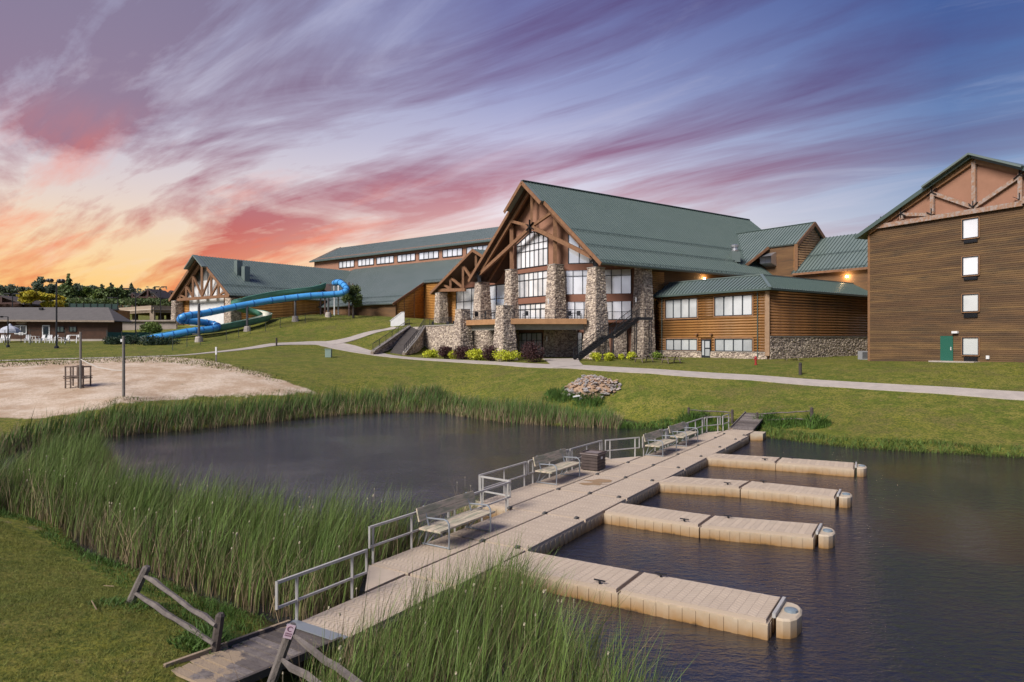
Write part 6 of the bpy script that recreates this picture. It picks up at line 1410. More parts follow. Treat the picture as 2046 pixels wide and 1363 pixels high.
x = (146-HX)/F*98.5; c = Vector((x, 98.5, g1(x, 98.5))); sw = thing('swing_frame', 'white A-frame garden swing at the right end of the chair row', 'garden swing', c)
for s_ in (-1, 1):
    for y in (-.6, .6): m = MB(); m.beam(c+Vector((s_*.85, y, 0)), c+Vector((s_*.55, 0, 1.15)), .07, .07, up=(1, 0, 0)); m.build('leg', M_white, sw)
m = MB(); m.beam(c+Vector((-.6, 0, 1.15)), c+Vector((.6, 0, 1.15)), .08, .08); m.build('top_bar', M_white, sw); m = MB(); m.box(c+Zv*.4, (.7, .4, .06)); m.build('seat', M_white, sw)
c = Vector(((42-HX)/F*97.5, 97.5, 0)); c.z = g1(c.x, c.y); t = thing('notice_board', 'small white notice board on a post beside the parasol', 'sign', c); m = MB(); m.box(c+Zv*1.35, (.62, .05, .38)); m.build('board', M_white, t); m = MB(); m.beam(c, c+Zv*1.3, .06, .06, up=(1, 0, 0)); m.build('post', M_dark, t)
m = MB()
for k in range(3): m.box(c+Vector((0, -.03, 1.45-.1*k)), (.44, .01, .03))
m.build('lettering', M_dark, t)
# teal screen fence
M_teal = mat('teal_windscreen', (.03, .105, .085), .8, (.025, .085, .07), 2)
t = thing('screen_fence', 'dark teal fabric screen fence between the bar and the slides', 'fence', atY(225, 684, 99)); 
for a, b in ((215, 243), (244, 272), (273, 300)):
    m = MB(); m.slab([atY(a, 686, 99+(a-215)*.06), atY(b, 685, 99+(b-215)*.06), atY(b, 664.5, 99+(b-215)*.06), atY(a, 663.5, 99+(a-215)*.06)], (0, .05, 0)); m.build('screen_panel', M_teal, t)
for a in (214.5, 243.5, 272.5, 300): m = MB(); q = atY(a, 686, 98.9+(a-215)*.06); m.beam(q-Zv*.3, q+Zv*1.8, .07, .07, up=(1, 0, 0)); m.build('post', M_ff, t)
# concrete retaining wall and parking deck
M_cw = mat('stained_concrete', (.36, .30, .26), .9, (.27, .22, .19), .7, .2, 10)
t = thing('retaining_wall', 'stained concrete retaining wall behind the bush and slide foot', 'wall', atY(290, 668, 122)); m = MB(); m.slab([atY(228, 680, 122), atY(352, 674, 122), atY(352, 641.5, 122), atY(228, 641.5, 122)], (0, .5, 0)); m.build('wall', M_cw, t); m = MB(); m.beam(atY(228, 641, 121.9), atY(352, 641, 121.9), .7, .25); m.build('coping', M_cw, t)
pk = thing('parking_deck', 'beige concrete parking deck with open bays behind the retaining wall', 'building', atY(300, 645, 140)); M_pk = mat('beige_concrete', (.36, .275, .20), .85, (.31, .235, .17), .6)
cA, cB, cC = (236, 148.), (302, 140.), (380, 146.)
for (a, Ya), (b, Yb), ya, yb, yc, yd in ((cA, cB, 615.5, 610.5, 628, 624.5), (cB, cC, 610.5, 612.5, 624.5, 625.5)):
    m = MB(); m.slab([atY(a, yc, Ya), atY(b, yd, Yb), atY(b, yb, Yb), atY(a, ya, Ya)], (0, .6, 0)); m.build('parapet', M_pk, pk)
    m = MB(); m.beam(atY(a, (ya+yc)/2+.5, Ya-.05), atY(b, (yb+yd)/2+.5, Yb-.05), .12, .22); m.build('stripe', mat('pale_stripe', (.48, .39, .31), .8), pk)
    m = MB(); m.slab([atY(a, yc-1, Ya), atY(b, yd-1, Yb), atY(b, yd-1, Yb)+Y1*14, atY(a, yc-1, Ya)+Y1*14], (0, 0, .3)); m.build('deck_slab', M_pk, pk)
for px, w_, Yc in ((241, 1.1, 147.2), (305, .85, 140.2), (352, .8, 142.5)): m = MB(); q = atY(px, 626, Yc+.4); m.box(Vector((q.x, q.y, 9.9)), (w_, .7, 7.0)); m.build('column', M_pk, pk)
for px, Yc in ((270, 152), (322, 152), (338, 153)): m = MB(); q = atY(px, 626, Yc); m.box(Vector((q.x, q.y, 10)), (.9, .9, 6.6)); m.build('column', M_mortar, pk)
og = thing('orange_building', 'low orange-brown building with a white cut-out emblem behind the bar roof', 'building', atY(200, 640, 124)); m = MB(); m.slab([atY(150, 650, 124), atY(235, 650, 124), atY(235, 619.5, 124), atY(150, 617.5, 124)], (0, 4, 0)); m.build('wall', mat('orange_stucco', (.34, .165, .055), .85, (.29, .14, .045), 1), og)
m = MB(); m.beam(atY(149, 617, 123.8), atY(236, 619, 123.8), .8, .25); m.build('roof_edge', M_dark, og)
eo = [(192, 626), (196, 623.5), (199, 621.8), (203, 622), (207, 623.6), (211, 626.3), (215, 627), (218, 627.8), (219.5, 631), (221, 634.5), (217, 633), (213, 630.6), (210.5, 629.6), (206.5, 629.8), (205, 627), (202.5, 625.3), (200, 627.2), (197, 627)]
m = MB(); m.slab([atY(a, b, 123.7) for a, b in eo], (0, .15, 0)); m.build('emblem', M_white, og)
nf = thing('net_fence', 'dark green net fence on the bank above the orange building', 'fence', atY(185, 616, 132)); m = MB(); m.slab([atY(138, 619, 132), atY(237, 618, 132), atY(237, 607.5, 132), atY(138, 606.5, 132)], (0, .05, 0)); m.build('netting', mat('dark_netting', (.022, .045, .042), .9, (.03, .06, .05), 3), nf)
for px in range(138, 240, 14): m = MB(); q = atY(px, 618, 131.9); m.beam(q-Zv*1, q+Zv*1.3, .07, .07, up=(1, 0, 0)); m.build('post', M_dark, nf)
# cabins on the rise
def cabin(label, pxl, pxa, pxr, ya, ye, yb, Y, dep=9, windows=True, roofm=None, nm='log_cabin'):
    a, l, r_ = atY(pxa, ya, Y), atY(pxl, ye, Y), atY(pxr, ye, Y); b = atY(pxa, yb, Y); t = thing(nm, label, 'cabin', b); M_cb = mat('cabin_dark_log', (.075, .032, .025), .8, (.055, .024, .02), 1); roofm = roofm or mat('cabin_roof', (.07, .052, .048), .85, (.055, .042, .04), 1.5)
    w_ = (r_-l).length; li, ri = l.lerp(r_, .1), l.lerp(r_, .9); m = MB(); m.slab([Vector((li.x, Y+1, b.z-2)), Vector((ri.x, Y+1, b.z-2)), Vector((ri.x, Y+1, ri.z+.4)), Vector((a.x, Y+1, a.z-.35)), Vector((li.x, Y+1, li.z+.4))], (0, .3, 0)); m.build('wall', M_cb, t)
    for q in (l, r_): m = MB(); m.slab([q, a, a+Y1*dep, q+Y1*dep], (0, 0, -.35)); m.build('roof', roofm, t)
    m = MB(); m.beam(l.lerp(r_, .12)+Y1*.2, l.lerp(r_, .88)+Y1*.2, .35, .35); m.beam(l.lerp(r_, .33)+Y1*.2, a.lerp(r_, .33)*1, .01, .01) if False else None; m.beam(Vector((a.x, Y+.2, l.z)), Vector((a.x, Y+.2, a.z-.4)), .4, .4, up=(1, 0, 0)); m.build('truss', M_cb, t)
    if windows:
        gw = mat('cabin_pale_pane', (.55, .48, .40), .3); H = a.z-l.z
        for s_ in (-1, 1):
            m = MB(); x0, x1 = a.x+s_*w_*.05, a.x+s_*w_*.20; m.slab([Vector((x0, Y+.95, l.z+.12*H)), Vector((x1, Y+.95, l.z+.12*H)), Vector((x0, Y+.95, l.z+.62*H))], (0, .05, 0)); m.build('pane', gw, t)
            m = MB(); m.slab([Vector((x0, Y+.95, l.z-.55*H)), Vector((x1, Y+.95, l.z-.55*H)), Vector((x1, Y+.95, l.z-.15*H)), Vector((x0, Y+.95, l.z-.15*H))], (0, .05, 0)); m.build('pane', gw, t)
    m = MB(); m.slab([Vector((ri.x, Y+1, b.z-2)), Vector((ri.x, Y+dep, b.z-2)), Vector((ri.x, Y+dep, ri.z+.3)), Vector((ri.x, Y+1, ri.z+.3))], (-.3, 0, 0)); m.build('wall', M_cb, t)
cabin('dark log cabin with steep gable and pale triangular windows above the parking deck', 271, 295, 317, 576, 594, 606, 172)
cabin('smaller dark gabled porch cabin left of the steep-gabled cabin', 255, 264, 276, 584, 594, 606, 178, windows=False)
cabin('grey roofed house half hidden behind the green trees left of the cabins', 143, 160, 178, 576.5, 585, 600, 200, roofm=mat('slate_blue_roof', (.13, .17, .18), .7), windows=False)
cabin('low dark roofed house behind the left end of the bar roof', -30, 2, 48, 590, 606, 625, 150, windows=False)
cabin('plain grey roofed cabin peeking out just left of the slide hall', 328, 340, 356, 580, 590, 606, 185, windows=False)
# lamp posts
def lamp_post(label, px, yt, yb, Y=None, style='arm', r=.09, ground=True, grp='dark lamp posts around the resort'):
    if Y is None: c = onG(px, yb, 80, 110)
    else: c = atY(px, yb, Y)
    t = thing('lamp_post', label, 'lamp post', c, 0, grp); h = (yb-yt)/F*c.y; m = MB(); m.tube([c-Zv*.3, c+Zv*h], [r, r*.7], 8); m.build('pole', M_dark, t); tp_q = c+Zv*h
    m = MB(); m.lathe(c-Zv*.1, [(r*2.4, 0), (r*2.2, .35), (r*1.1, .42)], 8); m.build('base', M_dark, t)
    if style == 'arm':
        m = MB(); m.beam(tp_q, tp_q+Vector((-1.5, 0, .05)), .09, .09); m.build('arm', M_dark, t); m = MB(); m.box(tp_q+Vector((-1.3, 0, .0)), (1.1, .4, .2)); m.build('lamp_head', M_dark, t)
    elif style == 'double':
        for s_ in (-1, 1): m = MB(); m.box(tp_q+Vector((s_*.85, 0, .08)), (1.1, .45, .22)); m.build('lamp_head', M_dark, t)
        m = MB(); m.beam(tp_q+Vector((-.9, 0, 0)), tp_q+Vector((.9, 0, 0)), .09, .09); m.build('arm', M_dark, t)
    else:
        m = MB(); m.beam(tp_q+Vector((-.95, 0, -.15)), tp_q+Vector((.95, 0, -.15)), .1, .1); m.build('crossbar', M_dark, t)
        for x, z in ((-.95, .15), (-.62, .15), (.42, .10), (.85, .10)):
            m = MB(); cc_ = tp_q+Vector((x, -.1, z)); m.lathe(cc_-Zv*.22, [(.12, 0), (.28, .08), (.31, .25), (.2, .42), (.05, .46)], 10); m.build('floodlight', M_dark, t)
lamp_post('short dark lamp post with one arm in front of the parasol', 16, 633, 694, style='arm'); lamp_post('tall dark floodlight pole with four round lamps in front of the bar', 113, 563, 696, style='flood', r=.12)
lamp_post('tall dark lamp post rising before the left part of the parking deck', 271, 577, 676, Y=108, style='arm', r=.1); lamp_post('dark lamp post in front of the right bay of the parking deck', 321, 585, 648, Y=125, style='arm', r=.09)
lamp_post('double headed dark lamp post on the rise right of the steep cabin', 320.5, 574, 612, Y=158, style='double', r=.09); lamp_post('dark lamp post at the left corner of the parking deck', 235, 595, 640, Y=130, style='arm', r=.09); lamp_post('dark lamp post left of the yellow tree behind the bar', 25, 588, 618, Y=120, style='double', r=.1)
# ================================================================ vegetation
def blades(name, base, h, w, lean, curve, mtl, parent=None, seed=0, segs=3, dirv=None, dirspread=math.pi):
    "grass or reed blades as one mesh: base (N,3), h, w (N,)"
    r = np.random.default_rng(seed); N = len(base); az = r.uniform(0, 2*np.pi, N)
    if dirv is not None: la = dirv+r.normal(0, dirspread, N)
    else: la = r.uniform(0, 2*np.pi, N)
    ln = np.abs(r.normal(lean, lean*.5, N)); cv = np.abs(r.normal(curve, curve*.6, N)); L = segs+1
    V = np.zeros((N, L, 2, 3)); 
    for k in range(L):
        t = k/segs; off = (ln*t+cv*t**2.4)*h; z = h*t*(1-.28*cv*t*t)
        cx_ = base[:, 0]+np.cos(la)*off; cy_ = base[:, 1]+np.sin(la)*off; ww_ = w*(1-t**1.6*.93)*.5
        for s_, sg_ in ((0, -1), (1, 1)):
            V[:, k, s_, 0] = cx_+sg_*np.cos(az)*ww_; V[:, k, s_, 1] = cy_+sg_*np.sin(az)*ww_; V[:, k, s_, 2] = base[:, 2]+z
    idx = np.arange(N)*L*2; Q = []
    for k in range(segs): Q.append(np.stack([idx+2*k, idx+2*k+1, idx+2*k+3, idx+2*k+2], 1))
    return np_mesh(name, V.reshape(-1, 3), np.concatenate(Q), mtl, parent, 'stuff')
def scatter(P, dens, seed=0, warp=0.):
    P = [(p[0], p[1]) for p in P]; A = np.array(P); lo, hi = A.min(0), A.max(0); n = int((hi-lo).prod()*dens); r = np.random.default_rng(seed)
    x = r.uniform(lo[0], hi[0], n); y = r.uniform(lo[1], hi[1], n); ok = in_poly(x, y, P); return x[ok], y[ok], r
def reed_extra(z0, z1):
    def fn(nt, N, L, base, mixc, nz, tc):
        ps = N.new('ShaderNodeSeparateXYZ'); L.new(tc.outputs['Object'], ps.inputs[0]); g = N.new('ShaderNodeNewGeometry')
        m = N.new('ShaderNodeMath'); m.operation = 'MULTIPLY_ADD'; L.new(g.outputs['Random Per Island'], m.inputs[0]); m.inputs[1].default_value = .9; L.new(ps.outputs[2], m.inputs[2])
        r = N.new('ShaderNodeMapRange'); r.inputs['From Min'].default_value = z0; r.inputs['From Max'].default_value = z1; L.new(m.outputs[0], r.inputs[0])
        return mixc(r.outputs[0], (.20, .135, .075, 1), base)
    return fn
M_reed = mat('cattail_green', (.150, .205, .042), .65, (.100, .150, .030), .9, island=.62, extra=reed_extra(.25, 1.15), trans=.25)
M_reedf = mat('far_cattail_green', (.100, .165, .028), .7, (.068, .125, .022), .3, island=.4, extra=reed_extra(.30, 1.0), trans=.2)
M_dead = mat('dead_stalk', (.30, .215, .125), .8, (.21, .145, .085), .8, island=.4)
M_tuft = mat('tall_grass', (.085, .155, .020), .75, (.055, .115, .014), .6, island=.4, trans=.2)
M_lawnb = mat('lawn_blade', (.20, .20, .036), .8, (.135, .155, .026), .6, island=.35, trans=.2)
def reedbed(nm, label, P, dens, hm, seed, w=.022, mtl=None, zlo=-.15, wind=.35, deadf=.35, edge=True, segs=3, cat='reeds'):
    x, y, r = scatter(P, dens, seed); 
    # clumped density: keep more where a coarse noise is high
    cl = np.sin(x*1.9+np.sin(y*1.3)*1.7)*np.sin(y*2.1+np.sin(x*1.1)*1.5); keep = r.uniform(0, 1, len(x)) < .60+.45*cl; x, y = x[keep], y[keep]; cl = cl[keep]
    z = np.maximum(gz(x, y), zlo); d = dist_poly(x, y, P); e = np.clip(d/.8, .55, 1) if edge else 1
    h = hm*np.where(r.uniform(0, 1, len(x)) < .12, r.uniform(1.0, 1.2, len(x)), r.uniform(.62, 1.02, len(x)))*e*(1+.12*cl); o = blades(nm, np.stack([x, y, z], 1), h, w*r.uniform(.7, 1.4, len(x)), .07, .20, mtl or M_reed, None, seed, segs, dirv=wind, dirspread=.8); tag(o, label, cat, kind='stuff')
    n = int(len(x)*deadf); i = r.choice(len(x), n, replace=False); b = np.stack([x[i], y[i], z[i]], 1)+r.normal(0, .08, (n, 3))*[1, 1, 0]
    o2 = blades('dead_stalks', b, hm*r.uniform(.15, .85, n), w*.8*np.ones(n), .14, .22, M_dead, None, seed+50, 2); tag(o2, 'dry tan dead stalks standing among '+label.split(' of ')[-1] if False else 'dry tan dead stalks at the foot of the '+nm.replace('_', ' ')+' '+{1: 'on the near left', 2: 'in the foreground', 3: 'below the sand beach', 4: 'on the far shore centre', 5: 'at the left edge', 6: 'at the left end of the pond'}[seed], 'dead reeds', kind='stuff')
    return o
def w0(px, py, z=0.): p = atZ(px, py, z); return (p.x, p.y)
bedA = [w0(-120, 1080), w0(0, 1040), w0(90, 1062), w0(180, 1105), w0(270, 1145), w0(340, 1172), w0(420, 1205), w0(500, 1232), w0(560, 1245)] + [tuple(dp(10.4, -11.95).xy), tuple(dp(11.9, -12.1).xy), tuple(dp(13.4, -13.3).xy), tuple(dp(16.5, -13.35).xy), tuple(dp(19.2, -13.5).xy), tuple(dp(20.3, -14.6).xy), tuple(dp(21.0, -15.6).xy)] + [w0(880, 1096), w0(780, 1078), w0(690, 1072), w0(600, 1066), w0(500, 1050), w0(400, 1030), w0(300, 1012), w0(200, 996), w0(100, 985), w0(0, 985), w0(-120, 985)]
reedbed('cattail_bed', 'dense green cattails of the near left pond margin beside the dock', bedA, 190, 2.2, 1, deadf=.5)
bedB = [tuple(dp(9.8, -10.1).xy), tuple(dp(12.5, -9.95).xy), tuple(dp(14.9, -9.9).xy), tuple(dp(15.0, -8.6).xy), w0(1120, 1300), w0(1190, 1350), w0(1270, 1410), w0(1370, 1500), w0(1420, 1600), (1.9, 7.4), (-1.5, 7.4), (-2.6, 8.0), tuple(dp(6.2, -8.6).xy), tuple(dp(8.0, -9.4).xy)]
reedbed('cattail_clump', 'tall green cattails in the foreground right of the plank ramp', bedB, 170, 2.12, 2, w=.019, wind=.25, deadf=.5)
def belt(px_line, depth, ext=0.):
    a = []; b = []
    for px, py in px_line:
        p = atZ(px, py, 0); r_ = Vector((p.x, p.y)).normalized(); a.append((p.x-r_.x*.4, p.y-r_.y*.4)); b.append((p.x+r_.x*depth, p.y+r_.y*depth))
    return a+b[::-1]
bl1 = belt([(-260, 935), (-120, 930), (0, 921), (48, 900), (120, 888), (206, 876), (290, 868), (381, 861), (450, 854), (520, 848), (590, 840), (660, 832), (720, 828), (780, 826)], 3.6)
reedbed('far_cattail_belt', 'long belt of green cattails between the pond and the sand beach', bl1, 62, 1.8, 3, w=.045, mtl=M_reedf, deadf=.9)
bl2 = belt([(770, 826), (870, 825), (930, 835), (1000, 845), (1060, 850), (1130, 855), (1190, 856), (1240, 858)], 5.0)
reedbed('shore_cattail_belt', 'green cattails along the far shore below the rubble heap', bl2, 60, 1.55, 4, w=.045, mtl=M_reedf, deadf=.9)
bedF = [w0(30, 930), w0(150, 905), w0(215, 905), w0(240, 945), w0(180, 1000), w0(60, 995), w0(20, 960)]
reedbed('joining_reeds', 'green cattails closing off the left end of the pond', bedF, 120, 1.95, 6, deadf=.3)
bedE = [w0(-160, 1000), w0(-160, 970), w0(0, 960), w0(30, 985), w0(20, 1030), w0(-60, 1040)]
reedbed('edge_reed_clump', 'short bright green reed clump at the left frame edge', bedE, 120, .9, 5, deadf=.1)
# fluffy seed heads
def seedheads(P, n, h, seed, label):
    x, y, r = scatter(P, 12, seed); i = r.choice(len(x), min(n, len(x)), replace=False); m = MB(); R = random.Random(seed)
    for a, b in zip(x[i], y[i]):
        z = h*R.uniform(.72, .98); p = Vector((a, b, z)); s_ = R.uniform(.014, .028); vs = [p+Vector((math.cos(e*2.09+k)*s_*R.uniform(.6, 1.3), math.sin(e*2.09+k)*s_*R.uniform(.6, 1.3), (k-1)*s_*1.1)) for k in range(3) for e in range(3)]
        m.add([p-Zv*s_*2]+vs+[p+Zv*s_*1.6], [(0, 2, 1), (0, 3, 2), (0, 1, 3), (1, 2, 5, 4), (2, 3, 6, 5), (3, 1, 4, 6), (4, 5, 8, 7), (5, 6, 9, 8), (6, 4, 7, 9), (7, 8, 10), (8, 9, 10), (9, 7, 10)]); m.tube([p-Zv*.4, p], .003, 3, caps=False)
    o = m.build('seed_heads', mat('seed_fluff', (.50, .43, .30), .9, (.40, .33, .22), 9), None, 'stuff'); tag(o, label, 'seed heads')
seedheads(bedA, 90, 1.75, 71, 'pale fluffy seed heads scattered over the near left cattails'); seedheads(bedB, 45, 1.6, 72, 'pale fluffy seed heads scattered over the foreground cattails')
# tall grass fringes
def fringe(nm, label, P, dens, hm, seed, mtl=None, w=.016, cat='tall grass', segs=2, lean=.2):
    x, y, r = scatter(P, dens, seed); cl = np.sin(x*2.3+np.sin(y*1.7)*1.7)*np.sin(y*2.7+np.sin(x*1.9)*1.5); k = r.uniform(0, 1, len(x)) < .6+.4*cl; x, y, cl = x[k], y[k], cl[k]
    d = np.clip(dist_poly(x, y, P)/.5, .35, 1); o = blades(nm, np.stack([x, y, gz(x, y)-.02], 1), hm*r.uniform(.5, 1.15, len(x))*d*(1+.3*cl), w*r.uniform(.7, 1.4, len(x)), lean, .45, mtl or M_tuft, None, seed, segs); return tag(o, label, cat, kind='stuff')
edge = [w0(-120, 1010), w0(0, 1030), w0(90, 1058), w0(180, 1100), w0(270, 1140), w0(340, 1168), w0(420, 1200), w0(500, 1228), w0(570, 1240)]+[tuple(dp(9.6, -11.95).xy), tuple(dp(7.0, -12.0).xy)]+[w0(380, 1340), w0(340, 1290), w0(300, 1240), w0(240, 1205), w0(170, 1150), w0(90, 1100), w0(0, 1062), w0(-120, 1060)]
fringe('grass_fringe', 'rough tall grass between the mown lawn and the near cattails', edge, 420, .26, 81)
pF = onG(433, 1285, 9, 18); fringe('weed_patch', 'leafy green weeds round the foot of the short leaning post', [(pF.x+math.cos(t)*.9, pF.y+math.sin(t)*.8) for t in np.linspace(0, 6.2, 14)], 900, .34, 82, w=.03, lean=.5)
pF = onG(262, 1208, 9, 20); fringe('weed_patch', 'grass tufts round the foot of the tall leaning post', [(pF.x+math.cos(t)*.9, pF.y+math.sin(t)*.7) for t in np.linspace(0, 6.2, 14)], 600, .2, 83, w=.02, lean=.5)
rt = [tuple(dp(9.8, -10.05).xy), tuple(dp(9.9, -9.2).xy), tuple(dp(8.0, -8.7).xy), tuple(dp(5.0, -7.5).xy), tuple(dp(4.2, -9.8).xy)]
fringe('grass_fringe', 'rough green grass between the plank ramp and the foreground cattails', rt, 600, .30, 84)
# far shore bright green fringe and dark clumps by the far fences
fb = belt([(1230, 858), (1330, 858), (1420, 862), (1466, 866)], 2.0); fringe('shore_grass', 'bright green grass on the bank left of the far ramp', fb, 130, .5, 85, M_tuft, w=.05)
M_bank = mat('bank_grass', (.105, .155, .024), .75, (.075, .12, .018), .6, island=.35, trans=.2)
fb = belt([(1512, 874), (1600, 886), (1700, 898), (1870, 908), (2046, 918), (2250, 925)], 2.1); fringe('shore_grass', 'bright green grass fringe on the bank right of the far ramp', fb, 110, .38, 86, M_bank, w=.045)
for k, (px, py, rx, hh, lb) in enumerate(((1385, 846, 1.5, 1.2, 'dark tall weeds swallowing the left far fence post'), (1425, 848, 1.2, .9, 'dark tall weeds under the middle of the left far fence'), (1530, 846, 1.3, .9, 'green weeds beside the left end of the right far fence'), (1575, 848, 1.2, .8, 'green weeds under the middle of the right far fence'), (1628, 850, 1.1, 1.1, 'tall green weeds round the stout post of the right far fence'), (1125, 790, 1.9, .7, 'tall weeds on the left foot of the rubble heap'), (1178, 802, 1.6, .6, 'tall weeds below the rubble heap'))):
    p = onG(px, py, 42, 75); fringe('weed_clump', lb, [(p.x+math.cos(t)*rx, p.y+math.sin(t)*rx*.8) for t in np.linspace(0, 6.2, 14)], 260, hh, 90+k, M_tuft, w=.045, lean=.15, segs=3)
# sparse grass on the sand edge
sp2 = [onG(*q) for q in ((150, 836), (300, 806), (450, 800), (640, 792), (650, 782), (450, 790), (300, 794), (150, 824))]; fringe('sand_grass', 'sparse dry grass between the sand and the cattail belt', sp2, 45, .22, 99, mat('dry_grass', (.16, .15, .045), .85, (.12, .125, .03), .8, island=.4), w=.035)
st2 = [onG(*q) for q in ((-60, 722), (150, 716), (330, 710), (420, 716), (470, 730), (560, 752), (590, 766), (540, 762), (450, 742), (340, 726), (200, 726), (-60, 738))]; fringe('sand_tufts', 'scattered grass tufts along the back edge of the sand', st2, 22, .28, 98, mat('dry_grass', (.16, .15, .045), .85, (.12, .125, .03), .8, island=.4), w=.06)
# mown lawn blades near the camera
lawn = [w0(-150, 1035, .5), w0(0, 1050, .5), w0(90, 1080, .5), w0(180, 1130, .5), w0(260, 1180, .5), w0(330, 1225, .5), w0(400, 1290, .5), w0(350, 1360, .5), w0(300, 1420, .5), w0(-150, 1420, .5)]
x, y, r = scatter(lawn, 1500, 101); o = blades('lawn_grass', np.stack([x, y, gz(x, y)-.01], 1), .055*r.uniform(.5, 1.6, len(x)), .010*np.ones(len(x)), .4, .5, M_lawnb, None, 101, 1); tag(o, 'short mown grass of the lawn in the bottom left corner', 'grass', kind='stuff')
for k, (pa, pb) in enumerate((((183, 1207), (193, 1226)), ((207, 1176), (228, 1178)))):
    a, b = onG(*pa, 9, 20), onG(*pb, 9, 20); t = thing('straw', ('longer' if k == 0 else 'shorter')+' pale dry reed stalk lying on the lawn', 'stalk', a); m = MB(); m.tube([a+Zv*.07, b+Zv*.08], .012, 4); m.build('stalk', M_dead, t)

# ---- shrubs and trees: leaf-sized faces spread through uneven clumps
def leafmass(ctrs, radii, n, size, seed, shell=.55):
    r = np.random.default_rng(seed); ctrs = np.array(ctrs, float); radii = np.array(radii, float); vol = radii.prod(1); pk_ = r.choice(len(ctrs), n, p=vol**.7/(vol**.7).sum())
    d = r.normal(0, 1, (n, 3)); d /= np.linalg.norm(d, axis=1)[:, None]; rad = (shell+(1-shell)*r.uniform(0, 1, n))*r.uniform(.82, 1.12, n)
    c = ctrs[pk_]+d*radii[pk_]*rad[:, None]; u = r.normal(0, 1, (n, 3)); u /= np.linalg.norm(u, axis=1)[:, None]; v = np.cross(u, r.normal(0, 1, (n, 3))); v /= np.linalg.norm(v, axis=1)[:, None]
    s_ = size*r.uniform(.55, 1.4, n)[:, None]; V = np.stack([c-u*s_, c+v*s_*.55, c+u*s_, c-v*s_*.55], 1).reshape(-1, 3); return V, np.arange(n*4).reshape(-1, 4)
def leafmat(nm, c1, c2, sc=.9): return mat(nm, c1, .7, c2, sc, island=.45, trans=.25)
L_yel = leafmat('yellow_leaf', (.58, .58, .035), (.42, .46, .03)); L_red = leafmat('dark_red_leaf', (.085, .032, .030), (.05, .022, .022)); L_jun = leafmat('juniper_leaf', (.030, .058, .026), (.02, .04, .02))
L_haze = leafmat('hazed_tree_leaf', (.145, .175, .105), (.10, .13, .085)); L_md = leafmat('mid_tree_leaf', (.125, .165, .050), (.088, .125, .040)); L_lt = leafmat('light_tree_leaf', (.17, .22, .045), (.11, .16, .035)); L_gold = leafmat('golden_tree_leaf', (.60, .46, .035), (.40, .36, .035), 1.5)  # far foliage, first in line: colour lightened to stand in for distance haze
M_bark = mat('bark', (.07, .055, .045), .9, (.05, .04, .033), 4, .4, 12)
def shrub(label, px, py, wpx, hpx, leaf, seed, lo=60, hi=110, nm='shrub', n=900, grp=None, size=.09, Y=None):
    c = onG(px, py, lo, hi) if Y is None else atY(px, py, Y); w_ = wpx*1.5/F*c.y/2; h_ = hpx*1.45/F*c.y; t = thing(nm, label, 'shrub', c, 0, grp); R = random.Random(seed); cs = []; rs = []
    for i in range(7): cs.append((R.uniform(-.45, .45)*w_, R.uniform(-.4, .4)*w_*.8, h_*R.uniform(.3, .6))); rs.append((w_*R.uniform(.38, .6), w_*R.uniform(.35, .55), h_*R.uniform(.33, .45)))
    V, Q_ = leafmass(cs, rs, n, size, seed); np_mesh('foliage', V, Q_, leaf, t)
    m = MB()
    for k in range(5): a = R.uniform(0, 6.28); m.tube([c+Vector((math.cos(a)*.05, math.sin(a)*.05, 0)), c+Vector((math.cos(a)*w_*.4, math.sin(a)*w_*.4, h_*.55))], .02, 4)
    m.build('stems', M_bark, t); return t
gy_ = 'yellow shrubs along the foot of the lodge'; gr2 = 'dark red shrubs along the foot of the lodge'
for px, py, w_, h_, lb in ((862, 714.5, 30, 13, 'leftmost small yellow shrub below the terrace wall'), (907, 717, 22, 15, 'small yellow shrub between the two leftmost dark red shrubs'), (957, 719.5, 46, 17, 'wide yellow shrub below the left deck pier'), (1019, 722, 58, 18, 'largest yellow shrub right in front of the middle deck pier')): shrub(lb, px, py, w_, h_, L_yel, int(px), n=1300, grp=gy_, size=.10)
for px, py, w_, h_, lb in ((889, 717, 30, 20, 'leftmost dark red shrub below the terrace wall'), (928, 718, 44, 22, 'dark red shrub at the foot of the left deck pier'), (985, 721, 40, 26, 'dark red shrub between the two wide yellow shrubs'), (1071, 724, 54, 33, 'biggest round dark red shrub in front of the ground floor windows')): shrub(lb, px, py, w_, h_, L_red, int(px), n=2400, grp=gr2, size=.09)
for px, py, w_, h_, lb in ((1190, 722, 19, 13, 'yellow shrub right of the foot of the steel stair'), (1214, 721.5, 22, 13, 'yellow shrub second from the steel stair'), (1242, 719.5, 11, 9, 'tiny yellow shrub under the steel stair landing'), (1264, 720, 18, 13, 'yellow shrub left of the paired picnic tables'), (1311, 719.5, 20, 12, 'greenish shrub between the paired picnic tables')): shrub(lb, px, py, w_, h_, L_yel if px < 1300 else leafmat('lime_leaf', (.20, .27, .03), (.14, .2, .025)), int(px), n=800, grp='small shrubs right of the steel stair', size=.09)
for k, (px, py, w_, h_, Y, lb) in enumerate(((228, 691, 40, 15, 96, 'low dark juniper in front of the teal screen fence, left one'), (258, 692, 50, 18, 96, 'low dark juniper in front of the teal screen fence, right one'), (295, 695, 52, 21, 95, 'low dark juniper under the end of the blue slide'), (325, 697, 44, 20, 95, 'low dark juniper at the right end of the hedge'))): shrub(lb, px, py, w_, h_, L_jun, 300+k, Y=Y, nm='juniper', n=1400, grp='junipers below the slide end', size=.11)
